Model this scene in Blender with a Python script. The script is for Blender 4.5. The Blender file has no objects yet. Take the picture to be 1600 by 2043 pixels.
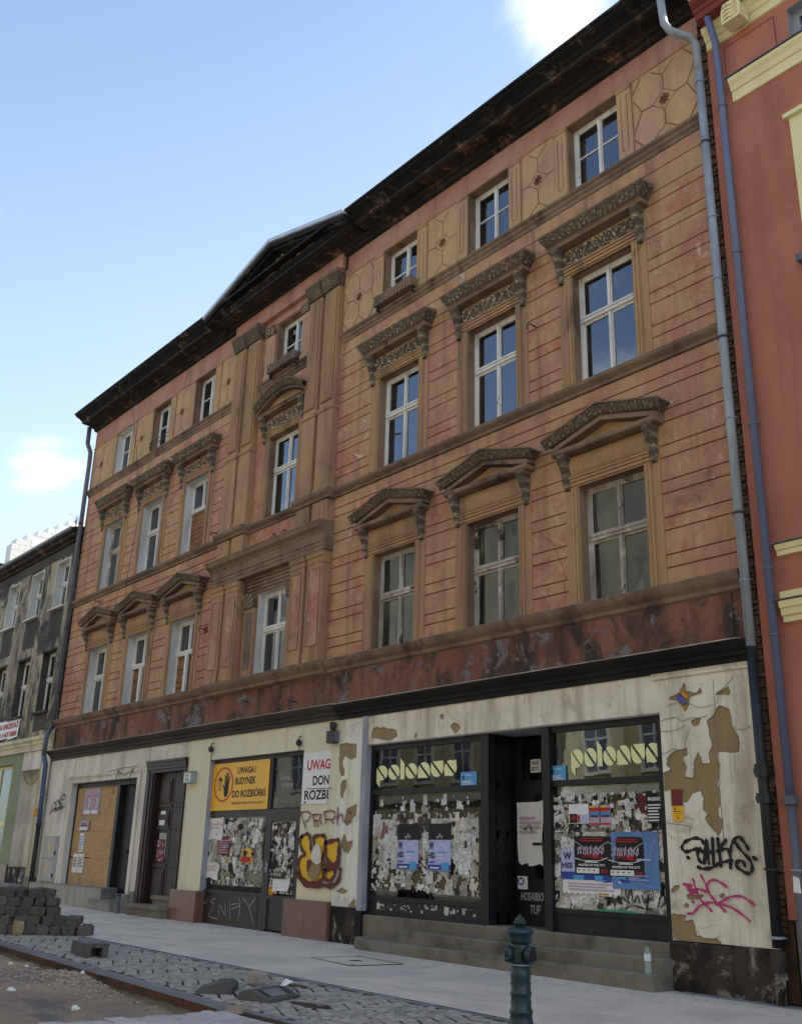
import bpy, math, random
import numpy as np
from mathutils import Matrix, Vector
random.seed(7)
rng = np.random.default_rng(7)
scene = bpy.context.scene
COL = scene.collection
rad = math.radians
PI = math.pi

# ---------------------------------------------------------------- camera
cam_d = bpy.data.cameras.new('camera')
cam = bpy.data.objects.new('camera', cam_d)
COL.objects.link(cam)
scene.camera = cam
YAW, PITCH, ROLL, FPX = -0.88809, 0.33512, 0.02717, 1996.2
_cy, _sy = math.cos(YAW), math.sin(YAW)
_f = Vector((_sy*math.cos(PITCH), _cy*math.cos(PITCH), math.sin(PITCH)))
_r = Vector((_cy, -_sy, 0.0))
_u = _r.cross(_f)
_c, _s = math.cos(ROLL), math.sin(ROLL)
_R = _c*_r + _s*_u
_U = -_s*_r + _c*_u
CAM = Vector((0.0, -12.0, 1.5))
cam.matrix_world = Matrix(((_R.x, _U.x, -_f.x, CAM.x), (_R.y, _U.y, -_f.y, CAM.y), (_R.z, _U.z, -_f.z, CAM.z), (0, 0, 0, 1)))
cam_d.sensor_fit = 'VERTICAL'
cam_d.sensor_height = 24.0
cam_d.lens = FPX/2043.0*24.0
cam_d.clip_end = 3000.0
cam_d.clip_start = 0.05

# ---------------------------------------------------------------- light
SUN_EL, SUN_AZ = rad(50), rad(38)          # azimuth from +Y towards +X
sun_dir = Vector((math.sin(SUN_AZ)*math.cos(SUN_EL), math.cos(SUN_AZ)*math.cos(SUN_EL), math.sin(SUN_EL)))
sun_d = bpy.data.lights.new('sun', 'SUN')
sun_d.energy = 2.6
sun_d.angle = rad(0.5)
sun_d.color = (1.0, 0.95, 0.87)
sun = bpy.data.objects.new('sun', sun_d)
COL.objects.link(sun)
sun.rotation_euler = sun_dir.to_track_quat('Z', 'Y').to_euler()
scene.view_settings.view_transform = 'Standard'
scene.view_settings.look = 'None'
scene.view_settings.exposure = 1.0
scene.view_settings.gamma = 1.0
scene.view_settings.use_curve_mapping = False

world = bpy.data.worlds.new('World')
scene.world = world
world.use_nodes = True

# ---------------------------------------------------------------- node helper
def lin(v):
    v /= 255.0
    return v/12.92 if v <= 0.04045 else ((v+0.055)/1.055)**2.4
def S(r, g, b, k=1.0):
    return tuple(min(0.85, lin(x)*k) for x in (r, g, b)) + (1.0,)

class NT:
    def __init__(self, tree):
        self.t = tree; self.n = tree.nodes; self.l = tree.links
        self._pos = None; self.obj = False
    def node(self, typ, **kw):
        n = self.n.new(typ)
        for k, v in kw.items(): setattr(n, k, v)
        return n
    def put(self, sock, v):
        if isinstance(v, bpy.types.NodeSocket): self.l.new(v, sock)
        elif v is not None: sock.default_value = v
    def pos(self):
        if self._pos is None:
            if self.obj: self._pos = self.node('ShaderNodeTexCoord').outputs['Object']
            else: self._pos = self.node('ShaderNodeNewGeometry').outputs['Position']
        return self._pos
    def vec(self, s, off=(0, 0, 0), v=None):
        m = self.node('ShaderNodeMapping')
        self.put(m.inputs['Vector'], v or self.pos())
        m.inputs['Scale'].default_value = s if isinstance(s, tuple) else (s, s, s)
        m.inputs['Location'].default_value = off
        return m.outputs[0]
    def noise(self, s, det=4.0, rough=0.6, dist=0.0, off=(0, 0, 0), v=None, col=False):
        n = self.node('ShaderNodeTexNoise')
        self.put(n.inputs['Vector'], self.vec(s, off, v))
        n.inputs['Scale'].default_value = 1.0
        n.inputs['Detail'].default_value = det
        n.inputs['Roughness'].default_value = rough
        n.inputs['Distortion'].default_value = dist
        return n.outputs[1 if col else 0]
    def voro(self, s, feature='F1', out=0, off=(0, 0, 0), rnd=1.0, v=None):
        n = self.node('ShaderNodeTexVoronoi', feature=feature)
        self.put(n.inputs['Vector'], self.vec(s, off, v))
        n.inputs['Scale'].default_value = 1.0
        n.inputs['Randomness'].default_value = rnd
        return n.outputs[out]
    def ramp(self, fac, a, b, x=0.0, y=1.0):
        m = self.node('ShaderNodeMapRange', clamp=True, interpolation_type='SMOOTHSTEP')
        self.put(m.inputs[0], fac)
        for i, v in enumerate((a, b, x, y)): m.inputs[1+i].default_value = v
        return m.outputs[0]
    def mix(self, fac, a, b, blend='MIX'):
        m = self.node('ShaderNodeMix', data_type='RGBA', blend_type=blend)
        self.put(m.inputs[0], fac); self.put(m.inputs[6], a); self.put(m.inputs[7], b)
        return m.outputs[2]
    def math(self, op, a, b=None, clamp=False):
        m = self.node('ShaderNodeMath', operation=op, use_clamp=clamp)
        self.put(m.inputs[0], a)
        if b is not None: self.put(m.inputs[1], b)
        return m.outputs[0]
    def attr(self, name, out='Fac'):
        return self.node('ShaderNodeAttribute', attribute_name=name).outputs[out]
    def xyz(self, v=None):
        s = self.node('ShaderNodeSeparateXYZ'); self.put(s.inputs[0], v or self.pos()); return s.outputs
    def vary(self, col, fac, amount):
        lo = tuple([1-amount]*3)+(1,); hi = tuple([1+amount]*3)+(1,)
        return self.mix(1.0, col, self.mix(fac, lo, hi), 'MULTIPLY')

MATS = {}
def material(name, obj=False):
    m = bpy.data.materials.new(name); m.use_nodes = True
    m.node_tree.nodes.clear()
    t = NT(m.node_tree); t.obj = obj; MATS[name] = m
    return m, t
def finish(m, t, col, rough=0.85, spec=0.3, bump=None, bstr=0.3, bdist=0.01, metal=0.0, coat=0.0):
    b = t.node('ShaderNodeBsdfPrincipled')
    t.put(b.inputs['Base Color'], col); t.put(b.inputs['Roughness'], rough); t.put(b.inputs['Metallic'], metal)
    b.inputs['Specular IOR Level'].default_value = spec
    b.inputs['Coat Weight'].default_value = coat
    if bump is not None:
        n = t.node('ShaderNodeBump'); n.inputs['Strength'].default_value = bstr; n.inputs['Distance'].default_value = bdist
        t.put(n.inputs['Height'], bump); t.l.new(n.outputs[0], b.inputs['Normal'])
    o = t.node('ShaderNodeOutputMaterial'); t.l.new(b.outputs[0], o.inputs[0])
    return m

def stucco(name, base, alt, dirt, chip=None, chipthr=0.66, streak=0.5, patch=(0.45, 0.6), ps=0.55, rough=0.92, bstr=0.35,
           spots=None, spotthr=0.62, obj=False, fine=0.14, sf=(2.2, 2.2, 0.22), soot=None, sootthr=(0.56, 0.7), spec=0.2):
    m, t = material(name, obj)
    n1 = t.noise(ps, 6, 0.65, 0.4)
    col = t.mix(t.ramp(n1, *patch), base, alt)
    n2 = t.noise(sf, 5, 0.65, 0.2, (3, 1, 7))
    col = t.mix(t.math('MULTIPLY', t.ramp(n2, 0.45, 0.75), streak), col, dirt)
    n4 = t.noise(7.0, 5, 0.7)
    col = t.vary(col, n4, fine)
    n5 = t.noise(60.0, 3, 0.6)
    col = t.vary(col, n5, fine*0.8)
    h = t.math('ADD', t.math('MULTIPLY', n5, 0.35), t.math('MULTIPLY', n4, 1.0))
    if soot:
        n7 = t.noise((0.9, 0.9, 0.6), 7, 0.72, 0.8, (11, 5, 2))
        col = t.mix(t.ramp(n7, *sootthr), col, soot)
    if spots:
        n6 = t.noise(1.3, 8, 0.7, 0.6, (31, 7, 3))
        f = t.ramp(n6, spotthr, spotthr+0.025); col = t.mix(f, col, spots)
        h = t.math('SUBTRACT', h, t.math('MULTIPLY', f, 0.5))
    if chip:
        n3 = t.noise(2.4, 9, 0.72, 0.5, (17, 2, 5))
        f = t.ramp(n3, chipthr, chipthr+0.03); f2 = t.ramp(n3, chipthr-0.08, chipthr+0.03)
        col = t.mix(t.math('MULTIPLY', f2, 0.35), col, chip); col = t.mix(t.math('MULTIPLY', f, 0.75), col, chip)
        h = t.math('SUBTRACT', h, t.math('MULTIPLY', f, 0.6))
    return finish(m, t, col, rough, spec, h, bstr, 0.02)

# ---------------------------------------------------------------- mesh helper
class MB:
    def __init__(self): self.v = []; self.f = []; self.mi = []
    def add(self, vs, fs, mi=0):
        k = len(self.v); self.v += [tuple(p) for p in vs]
        self.f += [tuple(i+k for i in f) for f in fs]; self.mi += [mi]*len(fs)
    def box(self, x0, x1, y0, y1, z0, z1, mi=0):
        self.add([(x0,y0,z0),(x1,y0,z0),(x1,y1,z0),(x0,y1,z0),(x0,y0,z1),(x1,y0,z1),(x1,y1,z1),(x0,y1,z1)],
                 [(0,3,2,1),(4,5,6,7),(0,1,5,4),(1,2,6,5),(2,3,7,6),(3,0,4,7)], mi)
    def cbox(self, x0, x1, y0, y1, z0, z1, b=0.01, mi=0, j=0.0):
        # box whose front (towards -y) and top edges are chamfered
        vs = []
        for z, c in ((z0, 0), (z1-b, 0), (z1, b)):
            vs += [(x0+c, y0+c, z), (x1-c, y0+c, z), (x1-c, y1, z), (x0+c, y1, z)]
        if j: vs = [(x+random.uniform(-j, j), y+random.uniform(-j, j), z+random.uniform(-j, j)) for x, y, z in vs]
        fs = [(0,3,2,1),(8,9,10,11)]
        for k in (0, 4):
            for i in range(4): fs.append((k+i, k+(i+1) % 4, k+4+(i+1) % 4, k+4+i))
        self.add(vs, fs, mi)
    def quad(self, a, b, c, d, mi=0): self.add([a, b, c, d], [(0, 1, 2, 3)], mi)
    def sweepx(self, prof, x0, x1, mi=0, caps=True, zfun=None):
        n = len(prof); vs = []
        for x in (x0, x1):
            dz = zfun(x) if zfun else 0.0
            vs += [(x, y, z+dz) for y, z in prof]
        fs = [(i, i+1, n+i+1, n+i) for i in range(n-1)]
        if caps: fs += [tuple(range(n)), tuple(range(2*n-1, n-1, -1))]
        self.add(vs, fs, mi)
    def prism(self, poly, y0, y1, mi=0):
        # polygon in (x, z), extruded in y
        n = len(poly)
        vs = [(x, y0, z) for x, z in poly] + [(x, y1, z) for x, z in poly]
        fs = [tuple(range(n)), tuple(range(2*n-1, n-1, -1))]
        for i in range(n): fs.append((i, i+n, (i+1) % n+n, (i+1) % n))
        self.add(vs, fs, mi)
    def lathe(self, prof, cx, cy, z0=0.0, seg=16, mi=0):
        vs = []; fs = []; n = len(prof)
        for r, z in prof:
            for k in range(seg):
                a = 2*PI*k/seg; vs.append((cx+r*math.cos(a), cy+r*math.sin(a), z0+z))
        for i in range(n-1):
            for k in range(seg):
                k2 = (k+1) % seg; fs.append((i*seg+k, i*seg+k2, (i+1)*seg+k2, (i+1)*seg+k))
        fs += [tuple(range(seg-1, -1, -1)), tuple(range((n-1)*seg, n*seg))]
        self.add(vs, fs, mi)
    def tube(self, pts, r, seg=8, mi=0):
        pts = [Vector(p) for p in pts]; rs = r if isinstance(r, (list, tuple)) else [r]*len(pts)
        vs = []; fs = []
        for i, p in enumerate(pts):
            d = (pts[min(i+1, len(pts)-1)]-pts[max(i-1, 0)]).normalized()
            a = d.cross(Vector((0, 0, 1)) if abs(d.z) < 0.9 else Vector((1, 0, 0))).normalized(); b = d.cross(a)
            for k in range(seg):
                t = 2*PI*k/seg; vs.append(tuple(p+rs[i]*(math.cos(t)*a+math.sin(t)*b)))
        for i in range(len(pts)-1):
            for k in range(seg):
                k2 = (k+1) % seg; fs.append((i*seg+k, (i+1)*seg+k, (i+1)*seg+k2, i*seg+k2))
        fs += [tuple(range(seg)), tuple(range(len(pts)*seg-1, (len(pts)-1)*seg-1, -1))]
        self.add(vs, fs, mi)
    def mesh(self, name, mats, smooth=False):
        me = bpy.data.meshes.new(name)
        me.from_pydata(self.v, [], self.f)
        for m in (mats if isinstance(mats, (list, tuple)) else [mats]): me.materials.append(m)
        if any(self.mi): me.polygons.foreach_set('material_index', self.mi)
        if smooth: me.polygons.foreach_set('use_smooth', [True]*len(self.f))
        me.update()
        return me
    def build(self, name, mats, parent=None, local=False, smooth=False, kind=None, loc=None):
        return link(name, self.mesh(name, mats, smooth), parent, local, kind, loc)

def wmat(o):
    m = o.matrix_basis.copy()
    if o.parent: m = wmat(o.parent) @ o.matrix_parent_inverse @ m
    return m
def link(name, me, parent=None, local=False, kind=None, loc=None, rot=None):
    o = bpy.data.objects.new(name, me); COL.objects.link(o)
    if parent is not None:
        o.parent = parent
        if not local: o.matrix_parent_inverse = wmat(parent).inverted()
    if kind: o['kind'] = kind
    if loc is not None: o.location = loc
    if rot is not None: o.rotation_euler = rot
    return o
def tag(o, label, cat=None, group=None, kind=None):
    o['label'] = label
    if cat: o['category'] = cat
    if group: o['group'] = group
    if kind: o['kind'] = kind
    return o
def thing(name, label, cat, loc=(0, 0, 0), group=None, rotz=0.0):
    o = bpy.data.objects.new(name, None); COL.objects.link(o)
    o.location = loc; o.rotation_euler = (0, 0, rotz); o.empty_display_size = 0.2
    return tag(o, label, cat, group)

def gz(x): return -0.02+(-7.2-x)*0.0055
def A(x, z, y):                     # a point measured on the wall plane, moved to the plane y
    k = (12.0+y)/12.0
    return x*k, 1.5+(z-1.5)*k
def pix(p):                         # where a point falls in the frame (only used to rank repeats by nearness)
    d = Vector(p)-CAM; w = d.dot(_f)
    return (0.5+FPX*d.dot(_R)/w/1600.0, 0.5-FPX*d.dot(_U)/w/2043.0, w) if w > 0.1 else (9, 9, w)
def in_poly(px, pz, poly):
    inside = np.zeros(px.shape, bool); n = len(poly)
    for i in range(n):
        x0, z0 = poly[i]; x1, z1 = poly[(i+1) % n]
        if z0 == z1: continue
        c = ((z0 > pz) != (z1 > pz)) & (px < (x1-x0)*(pz-z0)/(z1-z0)+x0)
        inside ^= c
    return inside
def snoise(x, z, seed=0, oct=4, f0=1.0):
    r = np.random.default_rng(seed); o = np.zeros(np.shape(x)); a = 1.0; f = f0; tot = 0
    for _ in range(oct):
        for _k in range(3):
            an = r.uniform(0, 2*PI); ph = r.uniform(0, 2*PI)
            o = o + a*np.sin(f*(x*math.cos(an)+z*math.sin(an))*2*PI+ph)/3; tot += a/3
        a *= 0.6; f *= 1.9
    return o/tot
def smooth_line(pts, n=6):
    if len(pts) < 3: return list(pts)
    p = [pts[0]]+list(pts)+[pts[-1]]; out = []
    for i in range(1, len(p)-2):
        for k in range(n):
            t = k/n; q = []
            for a in (0, 1):
                p0, p1, p2, p3 = (p[i+j][a] for j in (-1, 0, 1, 2))
                q.append(0.5*((2*p1)+(-p0+p2)*t+(2*p0-5*p1+4*p2-p3)*t*t+(-p0+3*p1-3*p2+p3)*t**3))
            out.append(tuple(q))
    out.append(tuple(pts[-1]))
    return out
def ribbon(mb, pts, w, y, mi=0, sm=True, dy=0.00012, taper=True, closed=False):
    # painted stroke lying on the wall: a thin ribbon in (x, z), creeping outwards so that it never meets itself
    if closed: pts = list(pts)+[pts[0]]
    p = smooth_line(pts) if sm else list(pts)
    n = len(p); L = []; 
    for i in range(n):
        dx = p[min(i+1, n-1)][0]-p[max(i-1, 0)][0]; dz = p[min(i+1, n-1)][1]-p[max(i-1, 0)][1]
        l = math.hypot(dx, dz) or 1e-6
        ww = w*0.5*(1.0 if not taper else (0.85+0.25*math.sin(i*0.9+len(p))))
        nx, nz = -dz/l*ww, dx/l*ww
        yy = y-dy*i
        L.append(((p[i][0]+nx, yy, p[i][1]+nz), (p[i][0]-nx, yy, p[i][1]-nz)))
    for i in range(n-1): mb.quad(L[i][0], L[i+1][0], L[i+1][1], L[i][1], mi)
    for q, sgn in ((p[0], -1), (p[-1], 1)):
        vs = [(q[0]+w*0.46*math.cos(2*PI*k/10), y-dy*n-0.0003, q[1]+w*0.46*math.sin(2*PI*k/10)) for k in range(10)]
        if taper: mb.add(vs, [tuple(range(10))], mi)
    return y-dy*n-0.0006

# lettering: made once, while the scene is still empty
TXT = {}
def letters(strings):
    obs = []
    for s in strings:
        cu = bpy.data.curves.new('text', 'FONT'); cu.body = s; cu.offset = 0.03; cu.resolution_u = 3
        o = bpy.data.objects.new('text', cu); COL.objects.link(o); obs.append((s, o))
    bpy.context.view_layer.update(); dg = bpy.context.evaluated_depsgraph_get()
    for s, o in obs:
        me = bpy.data.meshes.new_from_object(o.evaluated_get(dg))
        co = np.array([v.co[:2] for v in me.vertices]); lo, hi = co.min(0), co.max(0)
        TXT[s] = ((co-lo)/(hi-lo), [tuple(p.vertices) for p in me.polygons])
        d = o.data; bpy.data.objects.remove(o); bpy.data.curves.remove(d); bpy.data.meshes.remove(me)
def text(mb, s, x0, x1, z0, z1, y, mi=0, slant=0.0, rise=0.0):
    co, fs = TXT[s]
    mb.add([(x0+(x1-x0)*a+slant*b, y, z0+(z1-z0)*b+rise*a) for a, b in co], fs, mi)
letters(['UWAGA !', 'BUDYNEK', 'DO ROZBIÓRKI', 'PRZEJŚCIE DRUGĄ STRONĄ ULICY', 'UWAG', 'DON', 'ROZBI', 'MASTERS OF THE CITY', 'RISIS', 'HSS', 'W', 'Sklep', 'mięsny',
         '12', 'HOSABBO', 'TUF', 'WHAT', 'BOYS', 'DOMKA NA SPRZEDAŻ', 'tel. 500 147 888', 'Z', 'Lar-dux', 'DKF', 'BIURO', 'STIC', 'kino', 'EL', 'WHO', 'DAM'])
# ================================================================ world: sky and clouds
wt = NT(world.node_tree); world.node_tree.nodes.clear()
sky = wt.node('ShaderNodeTexSky', sky_type='NISHITA')
sky.sun_disc = False
sky.sun_elevation = SUN_EL
sky.sun_rotation = SUN_AZ
sky.air_density = 1.0; sky.dust_density = 0.8; sky.ozone_density = 1.6
dirv = wt.node('ShaderNodeTexCoord').outputs['Generated']
dn = wt.xyz(dirv)
den = wt.math('ADD', wt.math('MAXIMUM', dn[2], 0.0), 0.22)
comb = wt.node('ShaderNodeCombineXYZ')
wt.put(comb.inputs[0], wt.math('DIVIDE', dn[0], den)); wt.put(comb.inputs[1], wt.math('DIVIDE', dn[1], den))
cn = wt.noise(1.9, 9, 0.6, 0.35, (4.2, 1.3, 0), comb.outputs[0])
lowc = wt.noise(0.5, 2, 0.5, 0.0, (9.1, 2.3, 0), comb.outputs[0])
def blob(d, r0, r1):
    v = wt.node('ShaderNodeVectorMath', operation='DISTANCE'); wt.put(v.inputs[0], dirv); v.inputs[1].default_value = d
    return wt.ramp(v.outputs['Value'], r0, r1, 1.0, 0.0)
def pdir(px, py):
    d = _f+_R*((px-800)/FPX)-_U*((py-1021.5)/FPX); return tuple(d.normalized())
cover = wt.math('ADD', cn, wt.math('MULTIPLY', wt.math('SUBTRACT', lowc, 0.62), 0.8))
cover = wt.math('ADD', cover, wt.math('MULTIPLY', blob(pdir(1125, 5), 0.01, 0.09), 0.185))
cover = wt.math('ADD', cover, wt.math('MULTIPLY', blob(pdir(80, 955), 0.01, 0.08), 0.2))
cl = wt.ramp(cover, 0.52, 0.76)
sunward = wt.math('ADD', wt.math('MULTIPLY', dn[0], math.sin(SUN_AZ)), wt.math('MULTIPLY', dn[1], math.cos(SUN_AZ)))   # the air is whiter on the sun's side
haze = wt.math('MULTIPLY', wt.ramp(dn[2], 0.0, 0.9, 1.0, 0.05), wt.ramp(sunward, -1.0, 0.35, 0.12, 0.85))
skyc = wt.mix(haze, sky.outputs[0], (4.3, 4.95, 5.6, 1))
skyc = wt.mix(wt.math('MULTIPLY', cl, 0.9), skyc, (7.0, 7.1, 7.3, 1))
bg = wt.node('ShaderNodeBackground'); wt.put(bg.inputs[0], skyc); bg.inputs[1].default_value = 0.15
wo = wt.node('ShaderNodeOutputWorld'); wt.l.new(bg.outputs[0], wo.inputs[0])

# ================================================================ materials
def plaster_mat():
    m, t = material('facade_plaster')
    oi = t.node('ShaderNodeObjectInfo').outputs['Random']
    n1 = t.noise(0.55, 7, 0.68, 0.5); n2 = t.noise(1.9, 7, 0.7, 0.7, (7, 3, 1)); n3 = t.noise(0.9, 6, 0.7, 0.4, (1, 8, 6))
    col = t.mix(t.ramp(n1, 0.44, 0.56), S(170,136,102,1.26), S(165,122,97,1.26))
    col = t.mix(t.math('MULTIPLY', t.ramp(t.math('ADD', n2, t.math('MULTIPLY', oi, 0.10)), 0.58, 0.66), 0.7), col, S(158,100,80,1.3))
    col = t.mix(t.math('MULTIPLY', t.ramp(n3, 0.55, 0.68), 0.55), col, S(190,150,122,1.3))
    st = t.noise((2.6, 2.6, 0.2), 6, 0.68, 0.2, (3, 1, 7)); col = t.mix(t.math('MULTIPLY', t.ramp(st, 0.46, 0.72), 0.65), col, S(110,86,66,1.12))
    so = t.noise((0.8, 0.8, 0.55), 8, 0.74, 0.8, (11, 5, 2)); col = t.mix(t.ramp(so, 0.55, 0.72, 0, 0.7), col, S(92,77,65,1.1))
    ch = t.noise(2.6, 10, 0.74, 0.7, (17, 2, 5)); f = t.ramp(ch, 0.635, 0.66); f2 = t.ramp(ch, 0.56, 0.66)
    col = t.mix(t.math('MULTIPLY', f2, 0.45), col, S(196,166,144,1.25)); col = t.mix(t.math('MULTIPLY', f, 0.7), col, S(214,198,182,1.2))
    col = t.vary(col, oi, 0.03); n4 = t.noise(7.5, 6, 0.72); n5 = t.noise(60, 3, 0.6); col = t.vary(col, n4, 0.24); col = t.vary(col, n5, 0.14)
    h = t.math('SUBTRACT', t.math('ADD', n4, t.math('MULTIPLY', n5, 0.4)), t.math('MULTIPLY', f, 0.6))
    return finish(m, t, col, 0.92, 0.2, h, 0.5, 0.02)
M_band = plaster_mat()
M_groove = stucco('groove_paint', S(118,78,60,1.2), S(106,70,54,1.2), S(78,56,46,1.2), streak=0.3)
M_frieze = stucco('frieze_plaster', S(160,116,98,1.26), S(167,130,110,1.26), S(104,74,58,1.3), chip=S(196,166,148,1.2), chipthr=0.65, streak=0.6, soot=S(80,52,42,1.3), sootthr=(0.6, 0.78))
M_yel = stucco('ochre_panel', S(172,142,104,1.27), S(168,132,106,1.27), S(118,92,68,1.3), streak=0.5, soot=S(120,90,68,1.3), sootthr=(0.62, 0.8), chip=S(195,165,140,1.2), chipthr=0.71)
M_case = stucco('surround_plaster', S(158,126,92,1.28), S(154,120,94,1.26), S(90,74,60,1.15), streak=0.7, soot=S(80,64,52,1.3), sootthr=(0.58, 0.75))
M_soot = stucco('sooty_moulding', S(132,108,88,1.2), S(112,94,80,1.2), S(66,57,50,1.15), streak=0.7, soot=S(60,53,47,1.1), sootthr=(0.52, 0.7), chip=S(150,130,105,1.2), chipthr=0.7, sf=(1.5,1.5,1.5))
M_lowband = stucco('peeling_red_band', S(122,82,66,1.15), S(134,94,76,1.15), S(62,49,43,1.15), streak=0.95, ps=0.8, soot=S(62,54,50,1.15), sootthr=(0.46, 0.62), spots=S(112,104,106,1.25), spotthr=0.565, chip=S(190,178,160,1.3), chipthr=0.68, bstr=0.6)
M_wood = stucco('dark_cornice_wood', S(48,42,38,1.1), S(38,34,32,1.1), S(22,20,20,1.0), streak=0.6, sf=(0.4, 8, 8), chip=S(124,92,72,1.2), chipthr=0.6, rough=0.8)
M_edge = stucco('cornice_edge', S(30,28,27,1.1), S(25,24,24,1.1), S(16,16,16,1.0), streak=0.5, sf=(0.4, 6, 6), chip=S(96,86,78,1.2), chipthr=0.6, rough=0.75)
M_flash = stucco('zinc_flashing', S(175,182,195,1.2), S(150,158,172,1.2), S(110,112,118,1.2), streak=0.5, rough=0.5, spec=0.5)
M_roof = stucco('roof_felt', S(70,60,58), S(60,52,50), S(40,38,38), streak=0.4)
M_gwhite = stucco('dirty_white_plaster', S(202,195,182,1.3), S(186,178,166,1.3), S(140,130,116,1.25), streak=0.75, soot=S(150,138,122,1.2), sootthr=(0.58, 0.78), spots=S(120,108,95,1.2), spotthr=0.70, fine=0.08)
M_gyel = stucco('pale_yellow_plaster', S(208,202,176,1.18), S(212,204,170,1.18), S(160,150,124,1.15), streak=0.5, spots=S(140,124,98,1.2), spotthr=0.72, fine=0.07, soot=S(190,170,110,1.2), sootthr=(0.62, 0.85))
M_black = stucco('black_shop_frame', S(24,24,25,1.0), S(31,30,31,1.0), S(15,15,16,1.0), streak=0.4, rough=0.55, spec=0.4, chip=S(110,110,112,1.2), chipthr=0.73, fine=0.2)
M_blackcor = stucco('black_cornice', S(29,28,28,1.1), S(40,37,35,1.1), S(18,18,18,1.0), streak=0.5, sf=(0.8, 6, 6), rough=0.7, chip=S(150,140,120,1.2), chipthr=0.72)
M_greycor = stucco('grey_cornice', S(66,60,54,1.2), S(56,51,47,1.2), S(36,34,32,1.1), streak=0.5, sf=(0.8, 6, 6), rough=0.7, chip=S(140,125,105,1.2), chipthr=0.71)
M_strip = stucco('metal_strip', S(178,176,166,1.2), S(150,146,136,1.2), S(95,90,82,1.2), streak=0.6, sf=(1.2, 3, 3), rough=0.55)
M_bframe = stucco('brown_shop_frame', S(52,46,42,1.15), S(46,40,38,1.15), S(30,27,26,1.1), streak=0.4, rough=0.5, spec=0.4, chip=S(120,115,110), chipthr=0.74)
M_door = stucco('brown_door_wood', S(50,29,26,1.0), S(42,25,22,1.0), S(27,17,16,1.0), streak=0.6, sf=(7, 7, 0.5), rough=0.5, spec=0.4)
M_grey = stucco('grey_painted_wood', S(150,150,156,1.3), S(138,138,144,1.3), S(100,98,100,1.2), streak=0.5, sf=(9,9,0.6), chip=S(80,76,74), chipthr=0.7)
M_wwhite = stucco('flaking_white_paint', S(205,203,198,1.3), S(192,190,186,1.3), S(150,146,140,1.2), streak=0.5, sf=(9,9,1.2), spots=S(110,98,86,1.2), spotthr=0.66, fine=0.08, rough=0.7)
M_wgrey = stucco('worn_grey_paint', S(164,156,146,1.3), S(138,128,116,1.3), S(88,79,70,1.2), streak=0.6, sf=(9,9,1.2), spots=S(76,65,56,1.2), spotthr=0.57, chip=S(205,200,190,1.2), chipthr=0.57, rough=0.8)
M_rwhite = stucco('white_reveal_plaster', S(190,188,184,1.3), S(176,174,170,1.3), S(130,126,120,1.2), streak=0.5, fine=0.07)
M_rbrown = stucco('brown_reveal_plaster', S(128,104,84,1.35), S(112,90,74,1.3), S(72,60,52,1.2), streak=0.7, soot=S(64,56,50,1.2), sootthr=(0.55, 0.7))
M_tileb = stucco('brown_plinth_tile', S(112,78,66,1.3), S(104,74,64,1.3), S(84,62,54,1.2), streak=0.6, sf=(5,5,0.5), rough=0.35, spec=0.5, fine=0.08, chip=S(160,140,128), chipthr=0.72)
M_tileg = stucco('grey_plinth_tile', S(142,134,126,1.3), S(130,122,114,1.3), S(96,90,82,1.2), streak=0.7, sf=(4,4,0.5), rough=0.5, fine=0.08)
M_stone = stucco('step_stone', S(122,116,104,1.15), S(112,105,93,1.15), S(70,64,54,1.1), streak=0.9, sf=(1.2,1.2,1.2), soot=S(80,76,62,1.1), sootthr=(0.56, 0.75), fine=0.16)
M_stonet = stucco('grey_stone', S(128,124,118,1.3), S(116,112,106,1.3), S(84,80,74,1.2), streak=0.6, sf=(1.2,1.2,1.2), fine=0.16)
M_tar = stucco('tarred_plinth', S(40,37,35,1.15), S(66,58,51,1.15), S(22,21,21,1.1), streak=0.7, sf=(2,2,2), ps=1.2, spots=S(112,100,86,1.2), spotthr=0.565, chip=S(205,196,178,1.3), chipthr=0.6, bstr=0.9)
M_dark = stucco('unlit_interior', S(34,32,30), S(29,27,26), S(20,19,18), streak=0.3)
M_curtain = stucco('net_curtain', S(188,184,168), S(176,172,156), S(150,145,130), streak=0.6, sf=(14,14,0.4))
M_plank = stucco('weathered_board', S(138,98,66,1.25), S(116,84,58,1.2), S(64,48,36,1.2), streak=0.7, sf=(1.2, 9, 12), rough=0.8)
M_zinc = stucco('zinc_pipe', S(132,138,142,1.3), S(146,152,158,1.3), S(100,102,104,1.2), streak=0.5, sf=(12,12,0.7), rough=0.5, spec=0.5, fine=0.12, chip=S(180,184,188), chipthr=0.68)
M_zincd = stucco('dark_zinc_pipe', S(84,86,94,1.3), S(96,98,106,1.3), S(60,60,66,1.2), streak=0.5, sf=(12,12,0.7), rough=0.5, spec=0.5)
M_bluep = stucco('blue_painted_pipe', S(66,82,118,1.3), S(74,92,128,1.3), S(50,58,84,1.2), streak=0.4, sf=(12,12,0.7), rough=0.45, spec=0.5)
M_blackp = stucco('black_painted_pipe', S(30,30,31,1.1), S(38,38,40,1.1), S(20,20,21,1.0), streak=0.4, sf=(14,14,0.7), rough=0.5, spec=0.45, chip=S(130,128,124), chipthr=0.66)
M_slate = stucco('slate_blue_pipe', S(92,98,126,1.25), S(98,104,132,1.25), S(80,84,104,1.2), streak=0.2, rough=0.4, spec=0.5, fine=0.04)
M_red = stucco('red_render', S(170,110,90,1.22), S(163,104,84,1.2), S(140,92,77,1.15), streak=0.7, fine=0.12, bstr=0.15)
M_redcor = stucco('dark_red_cornice', S(124,64,54,1.3), S(114,58,50,1.25), S(92,48,42,1.2), streak=0.3, fine=0.05, bstr=0.15)
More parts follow.
